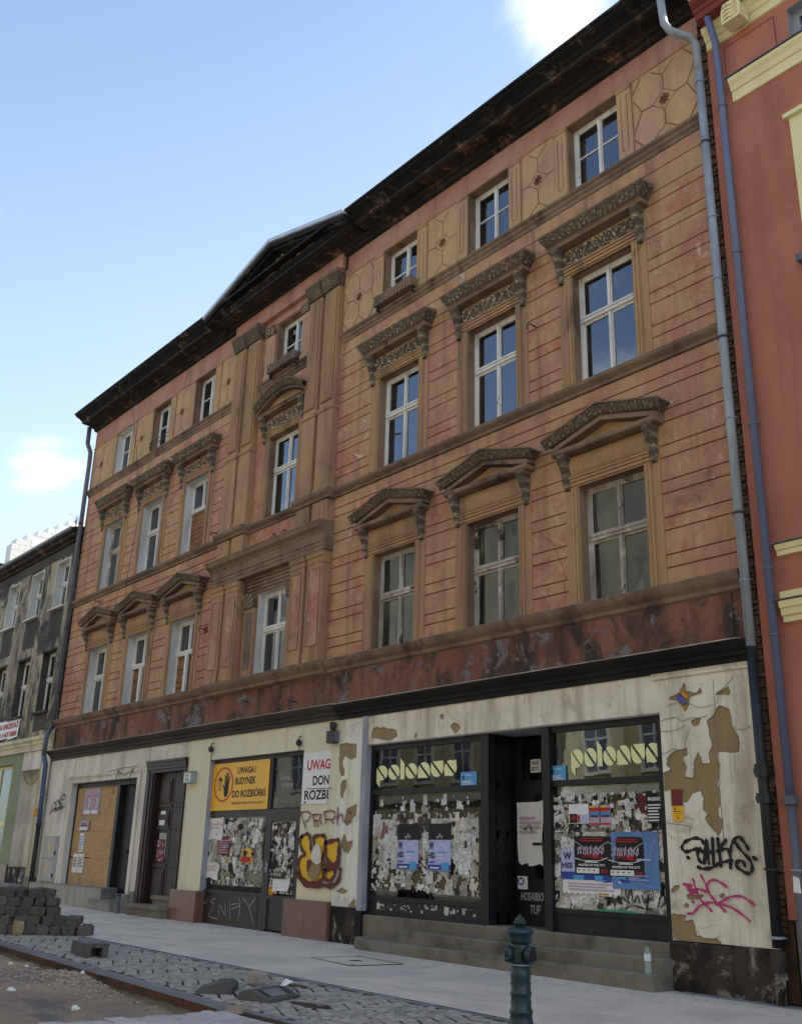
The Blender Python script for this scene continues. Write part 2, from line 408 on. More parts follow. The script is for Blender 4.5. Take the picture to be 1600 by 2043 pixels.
M_cream = stucco('cream_trim', S(216,202,156,1.3), S(210,196,150,1.3), S(186,172,130,1.3), streak=0.3, fine=0.04, bstr=0.12)
M_brick = stucco('rough_old_brick', S(104,84,66,1.1), S(88,70,56,1.1), S(54,45,38,1.1), streak=0.5, chip=S(180,172,160), chipthr=0.66, bstr=0.8)
M_lstucco = stucco('sooty_grey_stucco', S(156,146,122,1.35), S(136,127,108,1.3), S(70,66,60,1.2), streak=0.9, sf=(1.6,1.6,0.16), ps=0.4, soot=S(66,63,58,1.15), sootthr=(0.43, 0.6), fine=0.1)
M_lsoot = stucco('black_soot_stucco', S(78,74,68,1.2), S(64,61,57,1.2), S(48,46,44,1.2), streak=0.5, sf=(1.6,1.6,0.2))
M_green = stucco('pale_green_plaster', S(136,142,114,1.15), S(128,134,106,1.15), S(108,112,88,1.2), streak=0.5, chip=S(196,190,172), chipthr=0.68)
M_lcream = stucco('pale_ledge_plaster', S(196,188,158,1.3), S(176,170,138,1.3), S(120,116,92,1.2), streak=0.7, soot=S(140,140,104,1.2), sootthr=(0.55,0.75))
M_block = stucco('white_aerated_block', S(224,222,214,1.2), S(216,214,206,1.2), S(190,186,176,1.2), streak=0.3, fine=0.05)
M_rust = stucco('rusty_kerb_iron', S(88,64,50,1.1), S(64,50,42,1.1), S(44,36,32,1.1), streak=0.6, sf=(5,5,5), fine=0.3)
M_conc = stucco('grey_concrete', S(112,110,106,1.3), S(102,100,96,1.3), S(76,74,70,1.2), streak=0.5, sf=(2,2,2), fine=0.14)
M_concd = stucco('dark_concrete', S(88,86,82,1.3), S(78,76,74,1.3), S(58,56,54,1.2), streak=0.5, sf=(2,2,2), fine=0.16)
M_iron = stucco('dark_iron', S(50,46,44,1.2), S(60,52,46,1.2), S(34,32,30,1.1), streak=0.4, rough=0.6, spec=0.4)
M_meter = stucco('grey_meter_cabinet', S(158,154,148,1.3), S(148,144,138,1.3), S(108,104,98,1.2), streak=0.6, chip=S(60,58,56), chipthr=0.7, rough=0.6)
M_hyd = stucco('hydrant_paint', S(30,56,62,1.1), S(24,46,56,1.1), S(22,38,40,1.0), streak=0.4, sf=(5,5,1.5), rough=0.35, spec=0.5, fine=0.2, spots=S(86,78,66,1.1), spotthr=0.64, bstr=0.35)
M_hydg = stucco('hydrant_green_knob', S(48,66,54,1.1), S(40,56,46,1.1), S(30,38,34,1.0), streak=0.4, rough=0.45, fine=0.2)

def flat(name, col, rough=0.6, spec=0.3, nz=0.06, ns=9.0):
    m, t = material(name)
    c = t.vary(col, t.noise(ns, 5, 0.65), nz); c = t.vary(c, t.noise(70, 2, 0.5), nz*0.6)
    return finish(m, t, c, rough, spec)
P_white = flat('paper_white', S(205,203,200,1.3), 0.8)
P_yellow = flat('sign_yellow', S(216,160,40,1.3), 0.45, 0.4, 0.05, 2.0)
P_signwhite = flat('sign_white', S(205,203,200,1.3), 0.5)
P_black = flat('print_black', S(30,28,28), 0.6)
P_red = flat('print_red', S(176,36,38,1.2), 0.6)
P_ring = flat('faded_ring_red', S(190,70,40,1.2), 0.6, 0.3, 0.15, 4.0)
P_gold = flat('gold_lettering', S(238,222,164,1.2), 0.4, 0.4, 0.12, 6.0)
P_blue = flat('sticker_blue', S(74,140,184,1.3), 0.5)
P_pblue = flat('poster_blue', S(84,116,160,1.3), 0.6)
P_dblue = flat('poster_deep_blue', S(50,70,140,1.2), 0.6)
P_lilac = flat('poster_lilac', S(160,164,200,1.3), 0.6, 0.3, 0.2, 14.0)
P_maroon = flat('print_maroon', S(110,42,44,1.2), 0.6, 0.3, 0.15)
P_pink = flat('spray_pink', S(172,52,104,1.2), 0.6, 0.3, 0.1)
P_spray = flat('spray_black', S(32,31,33), 0.6, 0.3, 0.3, 5.0)
P_sprayb = flat('spray_brown', S(88,38,32,1.2), 0.6, 0.3, 0.12)
P_sprayy = flat('spray_yellow', S(206,164,40,1.25), 0.6, 0.3, 0.12)
P_chalk = flat('chalk_grey', S(150,146,144,1.2), 0.8, 0.2, 0.2)
P_tan = flat('bare_plaster', S(140,120,88,1.2), 0.9, 0.2, 0.12)
P_ochre = flat('old_orange_coat', S(190,130,52,1.2), 0.9)
P_violet = flat('old_blue_coat', S(92,90,150,1.2), 0.9)
P_silver = flat('figure_grey', S(170,150,165,1.2), 0.7, 0.3, 0.25, 20.0)
P_teal = flat('print_green', S(60,140,110,1.2), 0.6)
P_cap = flat('bottle_cap', S(60,130,70,1.2), 0.5)

# torn paper: the colour of each scrap is its own, printed lines come from noise
mm, t = material('torn_paper')
pc = t.attr('scrap', 'Color')
pr = t.noise((38, 1, 90), 3, 0.6, 0.0); pm = t.noise(5.0, 4, 0.6)
f = t.math('MULTIPLY', t.ramp(pr, 0.52, 0.58), t.ramp(pm, 0.46, 0.56))
pcol = t.mix(t.math('MULTIPLY', f, 0.75), pc, S(52,50,52))
pcol = t.mix(t.math('MULTIPLY', t.ramp(t.noise(24, 8, 0.78, 0.8, (5, 5, 5)), 0.51, 0.58), 0.6), pcol, S(84,80,74)); pcol = t.vary(pcol, t.noise(6, 6, 0.7), 0.2)
M_paper = finish(mm, t, pcol, 0.85, 0.2, t.noise(25, 4, 0.6), 0.4, 0.01)

# oriented strand board
mm, t = material('strand_board')
vcol = t.voro((26, 26, 55), 'F1', 1, v=t.vec((1, 1, 1), (0, 0, 0)))
c1 = t.mix(t.xyz(vcol)[0], S(146,112,76,1.2), S(186,152,108,1.2))
c1 = t.mix(t.ramp(t.noise(1.4, 5, 0.7), 0.5, 0.75), c1, S(112,90,64,1.1))
c1 = t.vary(c1, t.noise(40, 3, 0.6), 0.25)
M_osb = finish(mm, t, c1, 0.75, 0.3)

# sculpted ornament: soot in the hollows, worn paint on the crests
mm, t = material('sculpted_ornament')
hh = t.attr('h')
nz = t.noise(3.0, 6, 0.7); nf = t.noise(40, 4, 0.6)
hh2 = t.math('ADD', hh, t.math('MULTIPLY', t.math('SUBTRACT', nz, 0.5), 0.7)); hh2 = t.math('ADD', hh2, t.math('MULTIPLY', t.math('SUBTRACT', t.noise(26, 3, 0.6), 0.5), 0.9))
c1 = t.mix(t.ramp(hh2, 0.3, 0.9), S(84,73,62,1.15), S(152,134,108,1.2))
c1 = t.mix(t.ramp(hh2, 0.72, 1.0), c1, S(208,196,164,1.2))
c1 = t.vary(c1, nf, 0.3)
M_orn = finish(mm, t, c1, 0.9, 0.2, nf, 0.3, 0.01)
mm, t = material('pale_capital')
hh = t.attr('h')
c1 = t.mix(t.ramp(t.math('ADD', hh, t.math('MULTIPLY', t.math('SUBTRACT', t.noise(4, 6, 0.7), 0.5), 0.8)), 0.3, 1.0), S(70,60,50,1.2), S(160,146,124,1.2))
M_cap = finish(mm, t, t.vary(c1, t.noise(40, 4, 0.6), 0.25), 0.9, 0.2)

# cream paint that peels off a brown coat; which place is bare comes from the mesh
def peel_mat(name, cream, cream2, brown, dirt):
    mm, t = material(name)
    col = t.mix(t.ramp(t.noise(0.9, 6, 0.65, 0.5), 0.45, 0.65), cream, cream2)
    col = t.mix(t.math('MULTIPLY', t.ramp(t.noise((3.0, 3.0, 0.3), 6, 0.7, 0.2, (2, 9, 4)), 0.44, 0.7), 0.7), col, dirt)
    col = t.mix(t.ramp(t.noise(1.3, 8, 0.75, 0.6, (8, 3, 1)), 0.52, 0.68, 0, 0.75), col, dirt)
    cr = t.voro((3.2, 3.2, 4.2), 'DISTANCE_TO_EDGE', 0, v=t.mix(0.12, t.pos(), t.noise(2.5, 5, 0.6, col=True)))
    crk = t.math('MULTIPLY', t.ramp(cr, 0.0, 0.012, 1.0, 0.0), t.ramp(t.noise(0.9, 3, 0.5, 0, (3, 3, 9)), 0.5, 0.6))
    col = t.mix(t.math('MULTIPLY', crk, 0.4), col, S(104,92,76))
    br = t.mix(t.ramp(t.noise((5, 5, 0.8), 5, 0.6), 0.4, 0.7), brown, tuple(x*0.8 for x in brown[:3])+(1,))
    col = t.mix(t.ramp(t.attr('peel'), 0.46, 0.54), col, br); pe = t.attr('peel'); col = t.mix(t.math('MULTIPLY', t.ramp(pe, 0.12, 0.45), t.ramp(pe, 0.5, 0.62, 0.8, 0.0)), col, S(112,96,72))  # exposed layer edge, darkened like a shadow along the break
    n5 = t.noise(45, 4, 0.6); col = t.vary(col, n5, 0.1)
    h = t.math('SUBTRACT', n5, t.math('MULTIPLY', crk, 1.2))
    return finish(mm, t, col, 0.85, 0.25, h, 0.35, 0.01)
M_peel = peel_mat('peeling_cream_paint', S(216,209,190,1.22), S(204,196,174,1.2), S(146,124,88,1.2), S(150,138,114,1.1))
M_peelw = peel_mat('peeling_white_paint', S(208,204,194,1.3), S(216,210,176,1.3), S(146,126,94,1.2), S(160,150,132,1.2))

# ground
mm, t = material('pavement_granite')
n5 = t.noise(90, 3, 0.6); n6 = t.noise(0.8, 6, 0.65, 0.3); n7 = t.noise(6, 5, 0.7)
col = t.mix(t.ramp(n6, 0.42, 0.62), S(202,190,172,1.2), S(184,174,160,1.2))
col = t.vary(col, n7, 0.10); col = t.vary(col, n5, 0.22)
col = t.mix(t.ramp(t.noise((0.7, 3.0, 1), 7, 0.7, 0.5, (4, 7, 0)), 0.56, 0.70, 0, 0.4), col, S(128,122,114,1.1))
M_pave = finish(mm, t, col, 0.85, 0.25, n5, 0.15, 0.004)
def stone_mat(name, a, b, c, k=0.25):
    mm, t = material(name)
    oi = t.node('ShaderNodeObjectInfo').outputs['Random']
    isl = t.node('ShaderNodeNewGeometry').outputs['Random Per Island']
    r = t.math('FRACT', t.math('ADD', t.math('MULTIPLY', oi, 7.3), t.math('MULTIPLY', isl, 5.1)))
    col = t.mix(r, a, b)
    col = t.mix(t.ramp(t.noise(9, 5, 0.7), 0.5, 0.75), col, c)
    n5 = t.noise(60, 4, 0.65); col = t.vary(col, n5, k)
    return finish(mm, t, col, 0.85, 0.25, n5, 0.5, 0.006)
M_sett = stone_mat('granite_sett', S(132,127,118,1.2), S(164,157,146,1.2), S(106,102,95,1.15))
M_settside = flat('earthy_stone_side', S(92,86,77,1.15), 0.95, 0.1, 0.25)
M_settd = stone_mat('dark_border_sett', S(104,104,108,1.25), S(124,122,124,1.25), S(84,83,84,1.2))
M_slab = stone_mat('road_slab', S(156,151,146,1.25), S(176,170,164,1.25), S(126,121,116,1.2))
M_cob = stone_mat('rough_cobble', S(80,76,70,1.1), S(108,102,94,1.1), S(58,55,50,1.1), 0.45)
M_cobpale = stone_mat('pale_cobble', S(158,142,110,1.1), S(166,150,118,1.1), S(120,106,84,1.1), 0.25)
mm, t = material('joint_sand')
n5 = t.noise(40, 5, 0.7); col = t.vary(t.mix(t.ramp(t.noise(1.2, 5, 0.6), 0.45, 0.6), S(62,57,51,1.1), S(84,76,66,1.1)), n5, 0.35)
M_joint = finish(mm, t, col, 0.95, 0.1, n5, 0.6, 0.01)
mm, t = material('bare_earth')
n5 = t.noise(22, 6, 0.7); n6 = t.noise(0.7, 6, 0.65, 0.6)
col = t.mix(t.ramp(n6, 0.42, 0.62), S(150,132,110,1.25), S(128,115,100,1.25))
col = t.mix(t.ramp(t.noise((0.5, 1.2, 1), 5, 0.6, 0.5, (7, 1, 0)), 0.5, 0.62), col, S(108,102,96,1.2))
col = t.vary(col, n5, 0.35); col = t.vary(col, t.noise(90, 3, 0.6), 0.25)
M_earth = finish(mm, t, col, 0.95, 0.1, n5, 0.8, 0.03)
mm, t = material('gravel_stone')
col = t.mix(t.node('ShaderNodeNewGeometry').outputs['Random Per Island'], S(118,106,92,1.2), S(178,168,152,1.2))
M_gravel = finish(mm, t, col, 0.9, 0.2)
M_asph = flat('street_asphalt', (0.06, 0.06, 0.062, 1), 0.9, 0.2, 0.2)
M_leaf = flat('weed_leaf', (0.05, 0.09, 0.03, 1), 0.7)

# window glass: see-through with the reflection a doubled old window has
def glass(name, ior, tint, base=0.0, dirt=0.12, rough=0.012, wav=0.05):
    mm, t = material(name)
    fr = t.node('ShaderNodeFresnel'); fr.inputs[0].default_value = ior
    nb = t.node('ShaderNodeBump'); nb.inputs['Strength'].default_value = wav; nb.inputs['Distance'].default_value = 0.02
    t.put(nb.inputs['Height'], t.noise(1.6, 2, 0.5))
    g = t.node('ShaderNodeBsdfGlossy'); g.inputs['Roughness'].default_value = rough; g.inputs['Color'].default_value = (0.86, 0.94, 1, 1)
    t.l.new(nb.outputs[0], g.inputs['Normal'])
    tr = t.node('ShaderNodeBsdfTransparent'); tr.inputs[0].default_value = tint
    mx = t.node('ShaderNodeMixShader'); t.put(mx.inputs[0], t.math('ADD', fr.outputs[0], base, True))
    t.l.new(tr.outputs[0], mx.inputs[1]); t.l.new(g.outputs[0], mx.inputs[2])
    df = t.node('ShaderNodeBsdfDiffuse'); df.inputs[0].default_value = S(150,146,136)
    m2 = t.node('ShaderNodeMixShader'); t.put(m2.inputs[0], t.ramp(t.noise((5, 5, 1.2), 6, 0.7), 0.4, 0.9, 0.0, dirt))
    t.l.new(mx.outputs[0], m2.inputs[1]); t.l.new(df.outputs[0], m2.inputs[2])
    o = t.node('ShaderNodeOutputMaterial'); t.l.new(m2.outputs[0], o.inputs[0])
    return mm
G_win = glass('window_glass', 1.9, (0.7, 0.74, 0.74, 1), 0.07)
G_dust = glass('dusty_window_glass', 1.7, (0.7, 0.72, 0.68, 1), 0.04, 0.5, 0.09, 0.3)
G_shop = glass('shop_glass', 1.5, (0.8, 0.82, 0.8, 1), 0.0, 0.1)
mm, t = material('clear_plastic')
b = t.node('ShaderNodeBsdfPrincipled'); b.inputs['Base Color'].default_value = (0.75, 0.88, 0.82, 1); b.inputs['Roughness'].default_value = 0.1
b.inputs['Transmission Weight'].default_value = 0.75; b.inputs['IOR'].default_value = 1.2
o = t.node('ShaderNodeOutputMaterial'); t.l.new(b.outputs[0], o.inputs[0]); M_plastic = mm

# measured outlines in metres on the facade plane (x, z)
SAIKS=[[(-8.19,1.82),(-8.23,1.87),(-8.34,1.88),(-8.48,1.83),(-8.53,1.76),(-8.47,1.71),(-8.34,1.74),(-8.24,1.75)],[(-8.28,1.72),(-8.29,1.65),(-8.24,1.58),(-8.18,1.6),(-8.15,1.66),(-8.2,1.71),(-8.26,1.73)],[(-8.19,1.57),(-8.14,1.87),(-8.12,1.57)],[(-8.21,1.71),(-8.06,1.71)],[(-8.04,1.88),(-8.05,1.56)],[(-7.96,1.88),(-7.94,1.54)],[(-7.84,1.86),(-7.98,1.72)],[(-7.98,1.72),(-7.83,1.75),(-7.79,1.64),(-7.8,1.52)],[(-7.52,1.75),(-7.57,1.83),(-7.65,1.9),(-7.74,1.83),(-7.78,1.72)],[(-7.7,1.83),(-7.61,1.72),(-7.5,1.61),(-7.49,1.5),(-7.56,1.46),(-7.68,1.52),(-7.71,1.58),(-7.62,1.61),(-7.58,1.55)],[(-8.28,1.52),(-8.2,1.5),(-8.06,1.52),(-7.93,1.58),(-7.76,1.61)],[(-8.43,1.64),(-8.41,1.63)],[(-7.45,1.65),(-7.41,1.63)]]
PINK=[[(-8.39,1.37),(-8.36,1.27),(-8.31,1.14),(-8.21,1.05),(-8.14,0.99)],[(-8.26,1.42),(-8.2,1.31),(-8.16,1.21),(-8.05,1.09),(-7.93,0.99)],[(-8.54,1.3),(-8.41,1.29)],[(-8.48,1.29),(-8.46,1.22),(-8.32,1.25),(-8.16,1.21)],[(-8.43,1.29),(-8.44,1.18),(-8.35,1.22)],[(-7.88,1.29),(-8.01,1.36),(-8.11,1.36),(-8.17,1.3),(-8.16,1.22)],[(-8.05,1.07),(-7.95,1.12),(-7.84,1.17),(-7.66,1.18),(-7.5,1.09)],[(-8.49,0.94),(-8.41,0.95),(-8.3,1.04),(-8.14,1.09),(-7.93,1.07),(-7.75,1.01),(-7.58,0.9)],[(-8.41,1.09),(-8.38,1.08)]]
PILLAR=[[(-8.77,0.91),(-8.55,0.92),(-8.58,0.84),(-8.43,0.85),(-8.4,0.67),(-8.24,0.66),(-8.15,0.63),(-8.1,0.66),(-8.02,0.6),(-8.05,0.57),(-8.44,0.57),(-8.77,0.62)],[(-8.77,1.22),(-8.69,1.27),(-8.6,1.26),(-8.65,1.21),(-8.76,1.19)],[(-8.52,1.16),(-8.32,1.17),(-8.2,1.17),(-8.36,1.12),(-8.5,1.12)],[(-8.01,1.2),(-7.92,1.2),(-7.94,1.16),(-8.0,1.16)],[(-8.55,1.07),(-8.48,1.03),(-8.54,1.0)],[(-8.62,1.4),(-8.57,1.39),(-8.59,1.38)]]
PILLAR2=[[(-7.84,3.54),(-7.78,3.58),(-7.68,3.55),(-7.64,3.46),(-7.62,3.31),(-7.59,3.21),(-7.53,3.16),(-7.55,2.96),(-7.61,2.96),(-7.7,2.98),(-7.84,2.99),(-7.88,2.94),(-7.88,2.64),(-7.92,2.58),(-7.89,2.45),(-7.89,2.34),(-7.93,2.24),(-7.92,2.12),(-7.88,2.11),(-7.89,2.0),(-7.97,1.91),(-8.03,2.0),(-8.14,2.12),(-8.09,2.18),(-8.17,2.26),(-8.14,2.36),(-8.19,2.51),(-8.27,2.47),(-8.33,2.43),(-8.46,2.32),(-8.46,2.48),(-8.66,2.53),(-8.78,2.51),(-8.79,2.75),(-8.62,2.78),(-8.69,2.86),(-8.7,2.94),(-8.52,3.04),(-8.37,3.06),(-8.36,2.97),(-8.43,2.92),(-8.39,2.81),(-8.43,2.67),(-8.28,2.65),(-8.24,2.86),(-8.19,3.0),(-8.14,2.91),(-8.13,2.83),(-7.99,2.84),(-8.01,2.97),(-7.95,3.07),(-7.97,3.24),(-8.0,3.38),(-7.92,3.45)],[(-7.83,3.74),(-7.65,3.83),(-7.61,3.71)],[(-8.26,3.43),(-8.1,3.45),(-8.13,3.38),(-8.24,3.34)]]
PSTAR=[[(-8.62,3.77),(-8.51,3.79),(-8.4,3.83),(-8.34,3.98),(-8.32,3.84),(-8.14,3.78),(-8.06,3.87),(-8.06,3.79),(-8.25,3.74),(-8.33,3.55),(-8.37,3.61),(-8.41,3.69),(-8.52,3.74)]]
PORANGE=[[(-8.41,3.82),(-8.35,3.84),(-8.27,3.76),(-8.3,3.72),(-8.4,3.78)],[(-8.38,3.65),(-8.32,3.63),(-8.34,3.55)]]
PBLUE=[[(-8.49,3.77),(-8.41,3.82),(-8.32,3.73),(-8.31,3.68),(-8.35,3.64),(-8.41,3.69)]]
PCRACK=[[(-7.86,3.96),(-7.86,3.62),(-7.86,3.48)],[(-7.55,3.94),(-7.67,3.84),(-7.83,3.74)],[(-8.78,3.46),(-8.66,3.48),(-8.49,3.49),(-8.4,3.43),(-8.26,3.46),(-8.08,3.45),(-7.99,3.48)],[(-8.37,3.07),(-8.34,3.22),(-8.26,3.34)],[(-8.77,3.32),(-8.55,3.31),(-8.35,3.36)],[(-8.78,2.99),(-8.52,3.07)],[(-8.63,3.66),(-8.36,3.7),(-8.1,3.59),(-7.89,3.61)],[(-7.59,3.29),(-7.48,3.24),(-7.33,3.28)],[(-7.61,2.95),(-7.62,2.71),(-7.6,2.66)],[(-8.44,2.16),(-8.34,2.13),(-8.3,2.11)],[(-8.77,2.09),(-8.65,2.07),(-8.39,2.03),(-8.39,1.93)]]
PVERT=[[(-7.87,3.48),(-7.87,3.24),(-7.85,2.94),(-7.87,2.46),(-7.86,2.11),(-7.86,1.82)]]
LINTEL=[[(-15.44,3.81),(-15.4,3.89),(-15.08,3.87),(-14.69,3.79),(-14.66,3.69),(-14.89,3.62),(-15.15,3.67),(-15.44,3.72)],[(-13.19,3.75),(-13.1,3.8),(-12.95,3.73),(-13.06,3.61),(-13.14,3.67)],[(-13.46,3.96),(-13.38,3.94),(-13.4,3.88),(-13.48,3.91)],[(-14.17,3.7),(-14.11,3.7),(-14.12,3.61),(-14.17,3.62)]]
PIER=[[(-16.46,3.64),(-16.21,3.65),(-15.91,3.61),(-15.92,3.37),(-16.07,3.34),(-16.28,3.42),(-16.35,3.28),(-16.25,3.07),(-16.37,3.02),(-16.44,3.19)],[(-16.34,2.95),(-16.16,2.95),(-16.23,2.76),(-16.3,2.6),(-16.38,2.68)],[(-16.13,2.42),(-15.82,2.48),(-15.85,2.3),(-16.1,2.1),(-16.19,2.17)],[(-16.26,1.83),(-16.17,1.97),(-16.08,1.79),(-15.91,1.83),(-15.96,1.68),(-16.03,1.59),(-16.27,1.68)],[(-16.37,0.91),(-16.22,0.98),(-15.98,0.94),(-16.13,0.89)],[(-16.0,0.62),(-15.79,0.82),(-15.73,0.61),(-15.76,0.49),(-16.03,0.49)]]
CHALK=[[(-21.07,0.6),(-21.31,0.54),(-21.14,0.44),(-21.34,0.23),(-20.95,0.18)],[(-20.9,0.22),(-20.9,0.46),(-20.61,0.27),(-20.68,0.52)],[(-20.46,0.6),(-20.42,0.22)],[(-20.08,0.64),(-20.03,0.5),(-20.37,0.41)],[(-20.39,0.5),(-20.03,0.51),(-20.06,0.18)],[(-19.92,0.65),(-19.65,0.49),(-19.41,0.15)],[(-19.41,0.67),(-19.65,0.48)],[(-21.62,0.55),(-21.55,0.46),(-21.45,0.55)]]
UFILL=[[(-17.61,1.9),(-17.47,1.95),(-17.36,1.94),(-17.29,1.82),(-17.26,1.65),(-17.2,1.6),(-17.12,1.63),(-17.16,1.82),(-17.19,1.89),(-16.93,1.93),(-16.79,1.88),(-16.8,1.67),(-16.85,1.46),(-16.79,1.22),(-16.86,1.1),(-17.06,1.04),(-17.31,1.05),(-17.53,1.14),(-17.64,1.31),(-17.62,1.49),(-17.45,1.58),(-17.55,1.65),(-17.65,1.8)],[(-16.74,1.79),(-16.44,1.84),(-16.31,1.82),(-16.32,1.64),(-16.38,1.41),(-16.61,1.44),(-16.73,1.58)],[(-16.7,1.29),(-16.47,1.32),(-16.39,1.23),(-16.52,1.11),(-16.69,1.13)]]
UHOLE=[[(-17.33,1.45),(-17.26,1.48),(-17.18,1.44),(-17.16,1.32),(-17.23,1.22),(-17.32,1.26)]]
UCHIP=[[(-17.18,1.63),(-17.02,1.77),(-16.91,1.71),(-16.85,1.56),(-16.88,1.41),(-17.06,1.4),(-17.19,1.5)]]
UTAN=[[(-17.16,1.4),(-16.92,1.4),(-16.86,1.29),(-17.0,1.1),(-17.21,1.13),(-17.29,1.21)]]
USHADOW=[[(-17.69,1.23),(-17.53,1.09),(-17.23,0.99),(-16.82,1.02),(-16.48,1.01),(-16.27,1.12),(-16.22,1.31)],[(-16.28,1.64),(-16.28,1.47),(-16.34,1.35)],[(-16.78,1.44),(-16.67,1.37),(-16.34,1.36)]]
MAROON=[[(-17.71,2.36),(-17.6,2.22),(-17.48,2.06)],[(-17.71,2.36),(-17.51,2.39),(-17.34,2.34),(-17.37,2.26),(-17.49,2.19)],[(-17.25,2.31),(-17.16,2.09)],[(-17.27,2.32),(-17.0,2.32),(-17.04,2.22),(-17.2,2.21)],[(-17.1,2.2),(-17.05,2.1)],[(-16.96,2.32),(-16.99,2.21),(-16.91,2.13)],[(-16.85,2.37),(-16.79,2.15)],[(-16.86,2.36),(-16.62,2.39),(-16.48,2.32),(-16.54,2.23),(-16.8,2.23)],[(-16.61,2.23),(-16.53,2.14)],[(-16.4,2.44),(-16.4,2.13)],[(-16.41,2.24),(-16.26,2.32),(-16.22,2.18)],[(-16.03,2.35),(-15.96,2.33)],[(-16.17,2.19),(-16.1,2.17)],[(-16.02,2.18),(-15.95,2.17)]]
DAK=[[(-31.21,2.54),(-31.02,2.89),(-30.79,2.78),(-31.12,2.61)],[(-30.95,2.68),(-30.36,2.77)],[(-30.89,2.68),(-30.73,2.96),(-30.46,2.73)],[(-30.6,2.91),(-30.29,2.76)],[(-30.63,2.88),(-30.39,3.1),(-30.16,3.03),(-30.12,2.8),(-30.37,2.71),(-30.81,2.64)],[(-30.4,2.95),(-30.29,2.97)]]
FCRACK=[[(-8.74,5.38),(-8.58,5.19),(-8.57,5.01),(-8.61,4.82),(-8.54,4.6)]]
FCRACK2=[[(-11.13,7.05),(-10.99,6.78),(-10.73,6.56),(-10.54,6.14),(-10.49,5.86),(-10.48,5.55)],[(-11.59,7.66),(-11.49,7.78),(-11.5,7.58)]]
# ================================================================ the street
XL, XR = -31.6, -7.22
g = MB(); g.quad((-400, -400, -0.5), (400, -400, -0.5), (400, 400, -0.5), (-400, 400, -0.5))
g.build('ground', M_asph, kind='structure')
g = MB()
g.quad((-60, -3.78, gz(-60)), (14, -3.78, gz(14)), (14, 0.6, gz(14)), (-60, 0.6, gz(-60)))
g.build('pavement', M_pave, kind='structure')
def kerb_y(x): return -5.62-(x+18.0)*0.046 if x > -18 else -5.62
g = MB()
for a, b in ((-60, -18), (-18, -10), (-10, 14)):
    ka, kb = (kerb_y(a), kerb_y(b)) if b <= -10 else (-5.98, -5.98)
    g.quad((a, ka, gz(a)-0.025), (b, kb, gz(b)-0.025), (b, -3.75, gz(b)-0.025), (a, -3.75, gz(a)-0.025))
strip = g.build('cobbled_strip', M_joint, kind='structure')
# setts laid in arcs
def sett_mesh(sx, sy, h, seed):
    r = random.Random(seed); mb = MB(); b = 0.009; vs = []
    def j(a): return r.uniform(-a, a)
    base = [(-sx, -sy), (sx, -sy), (sx, sy), (-sx, sy)]
    base = [(x+j(0.007), y+j(0.007)) for x, y in base]
    top = [(x*(1-b/sx)+j(0.004), y*(1-b/sy)+j(0.003), h+j(0.0015)) for x, y in base]
    vs = [(x, y, -0.03) for x, y in base]+[(x, y, h-0.008+j(0.002)) for x, y in base]+top
    fs = [(8, 9, 10, 11)]
    for k in (0, 4):
        for i in range(4): fs.append((k+i, k+(i+1) % 4, k+4+(i+1) % 4, k+4+i))
    mb.add(vs, fs); mb.mi = [0]+[1]*4+[0]*4; return mb
setts = []
y = -6.06; row = 0
while y < -3.72:
    x = -23.0
    while x < -4.6:
        ph = 2*PI*(x/1.25); yy = y+0.11*math.cos(ph)+random.uniform(-0.006, 0.006)
        ang = math.atan(-0.11*2*PI/1.25*math.sin(ph))
        if kerb_y(x)+0.215 < yy < -3.94: setts.append((x+(row % 2)*0.05, yy, ang+random.uniform(-0.08, 0.08)))
        x += 0.112*math.cos(ang)+random.uniform(-0.004, 0.008)
    y += 0.106; row += 1
border = []
x = -24.0
while x < -4.6:
    w = random.uniform(0.13, 0.19); border.append((x, -3.84, w)); border.append((x+0.07, kerb_y(x)+0.12 if x < -10 else -5.86, w)); x += w+0.012
earth_spots = [(-11.35, -4.25, 0.3, 0.12), (-9.87, -5.05, 0.35, 0.13)]
def on_earth(x, y): return any(((x-a)/rx)**2+((y-b)/ry)**2+0.35*math.sin(x*23)*math.sin(y*31) < 1 for a, b, rx, ry in earth_spots)
items = []
for x, y, a in setts:
    if on_earth(x, y): continue
    u, v, w = pix((x, y, gz(x)))
    items.append((w if (-0.02 < u < 1.02 and v < 1.02) else w+100, x, y, a, None))
for x, y, w_ in border:
    u, v, w = pix((x, y, gz(x)))
    items.append((w if (-0.02 < u < 1.02 and v < 1.02) else w+100, x, y, 0.0, w_))
items.sort(key=lambda q: q[0])
sm = [sett_mesh(0.0485, 0.0455, 0.0, 100+i).mesh('sett', [M_sett, M_settside]) for i in range(8)]
bm_ = [sett_mesh(0.08, 0.052, 0.0, 200+i).mesh('border_sett', [M_settd, M_settside]) for i in range(4)]
rest = MB(); restd = MB()
for i, (w, x, y, a, bw) in enumerate(items):
    dz = random.uniform(-0.003, 0.003)
    if i < 300:
        me = random.choice(sm if bw is None else bm_)
        link('sett' if bw is None else 'border_sett', me, strip, loc=(x, y, gz(x)+dz), rot=(random.uniform(-.015, .015), random.uniform(-.015, .015), a))
    else:
        q = sett_mesh(0.0485, 0.0455, 0.0, i) if bw is None else sett_mesh(bw*0.5, 0.05, 0.0, i)
        ca, sa = math.cos(a), math.sin(a)
        (rest if bw is None else restd).add([(x+ca*p-sa*s, y+sa*p+ca*s, gz(x)+dz+h) for p, s, h in q.v], q.f); tgt = rest if bw is None else restd; tgt.mi[-9:] = q.mi
rest.build('far_setts', [M_sett, M_settside], strip, kind='stuff'); restd.build('far_border_setts', [M_settd, M_settside], strip, kind='stuff')

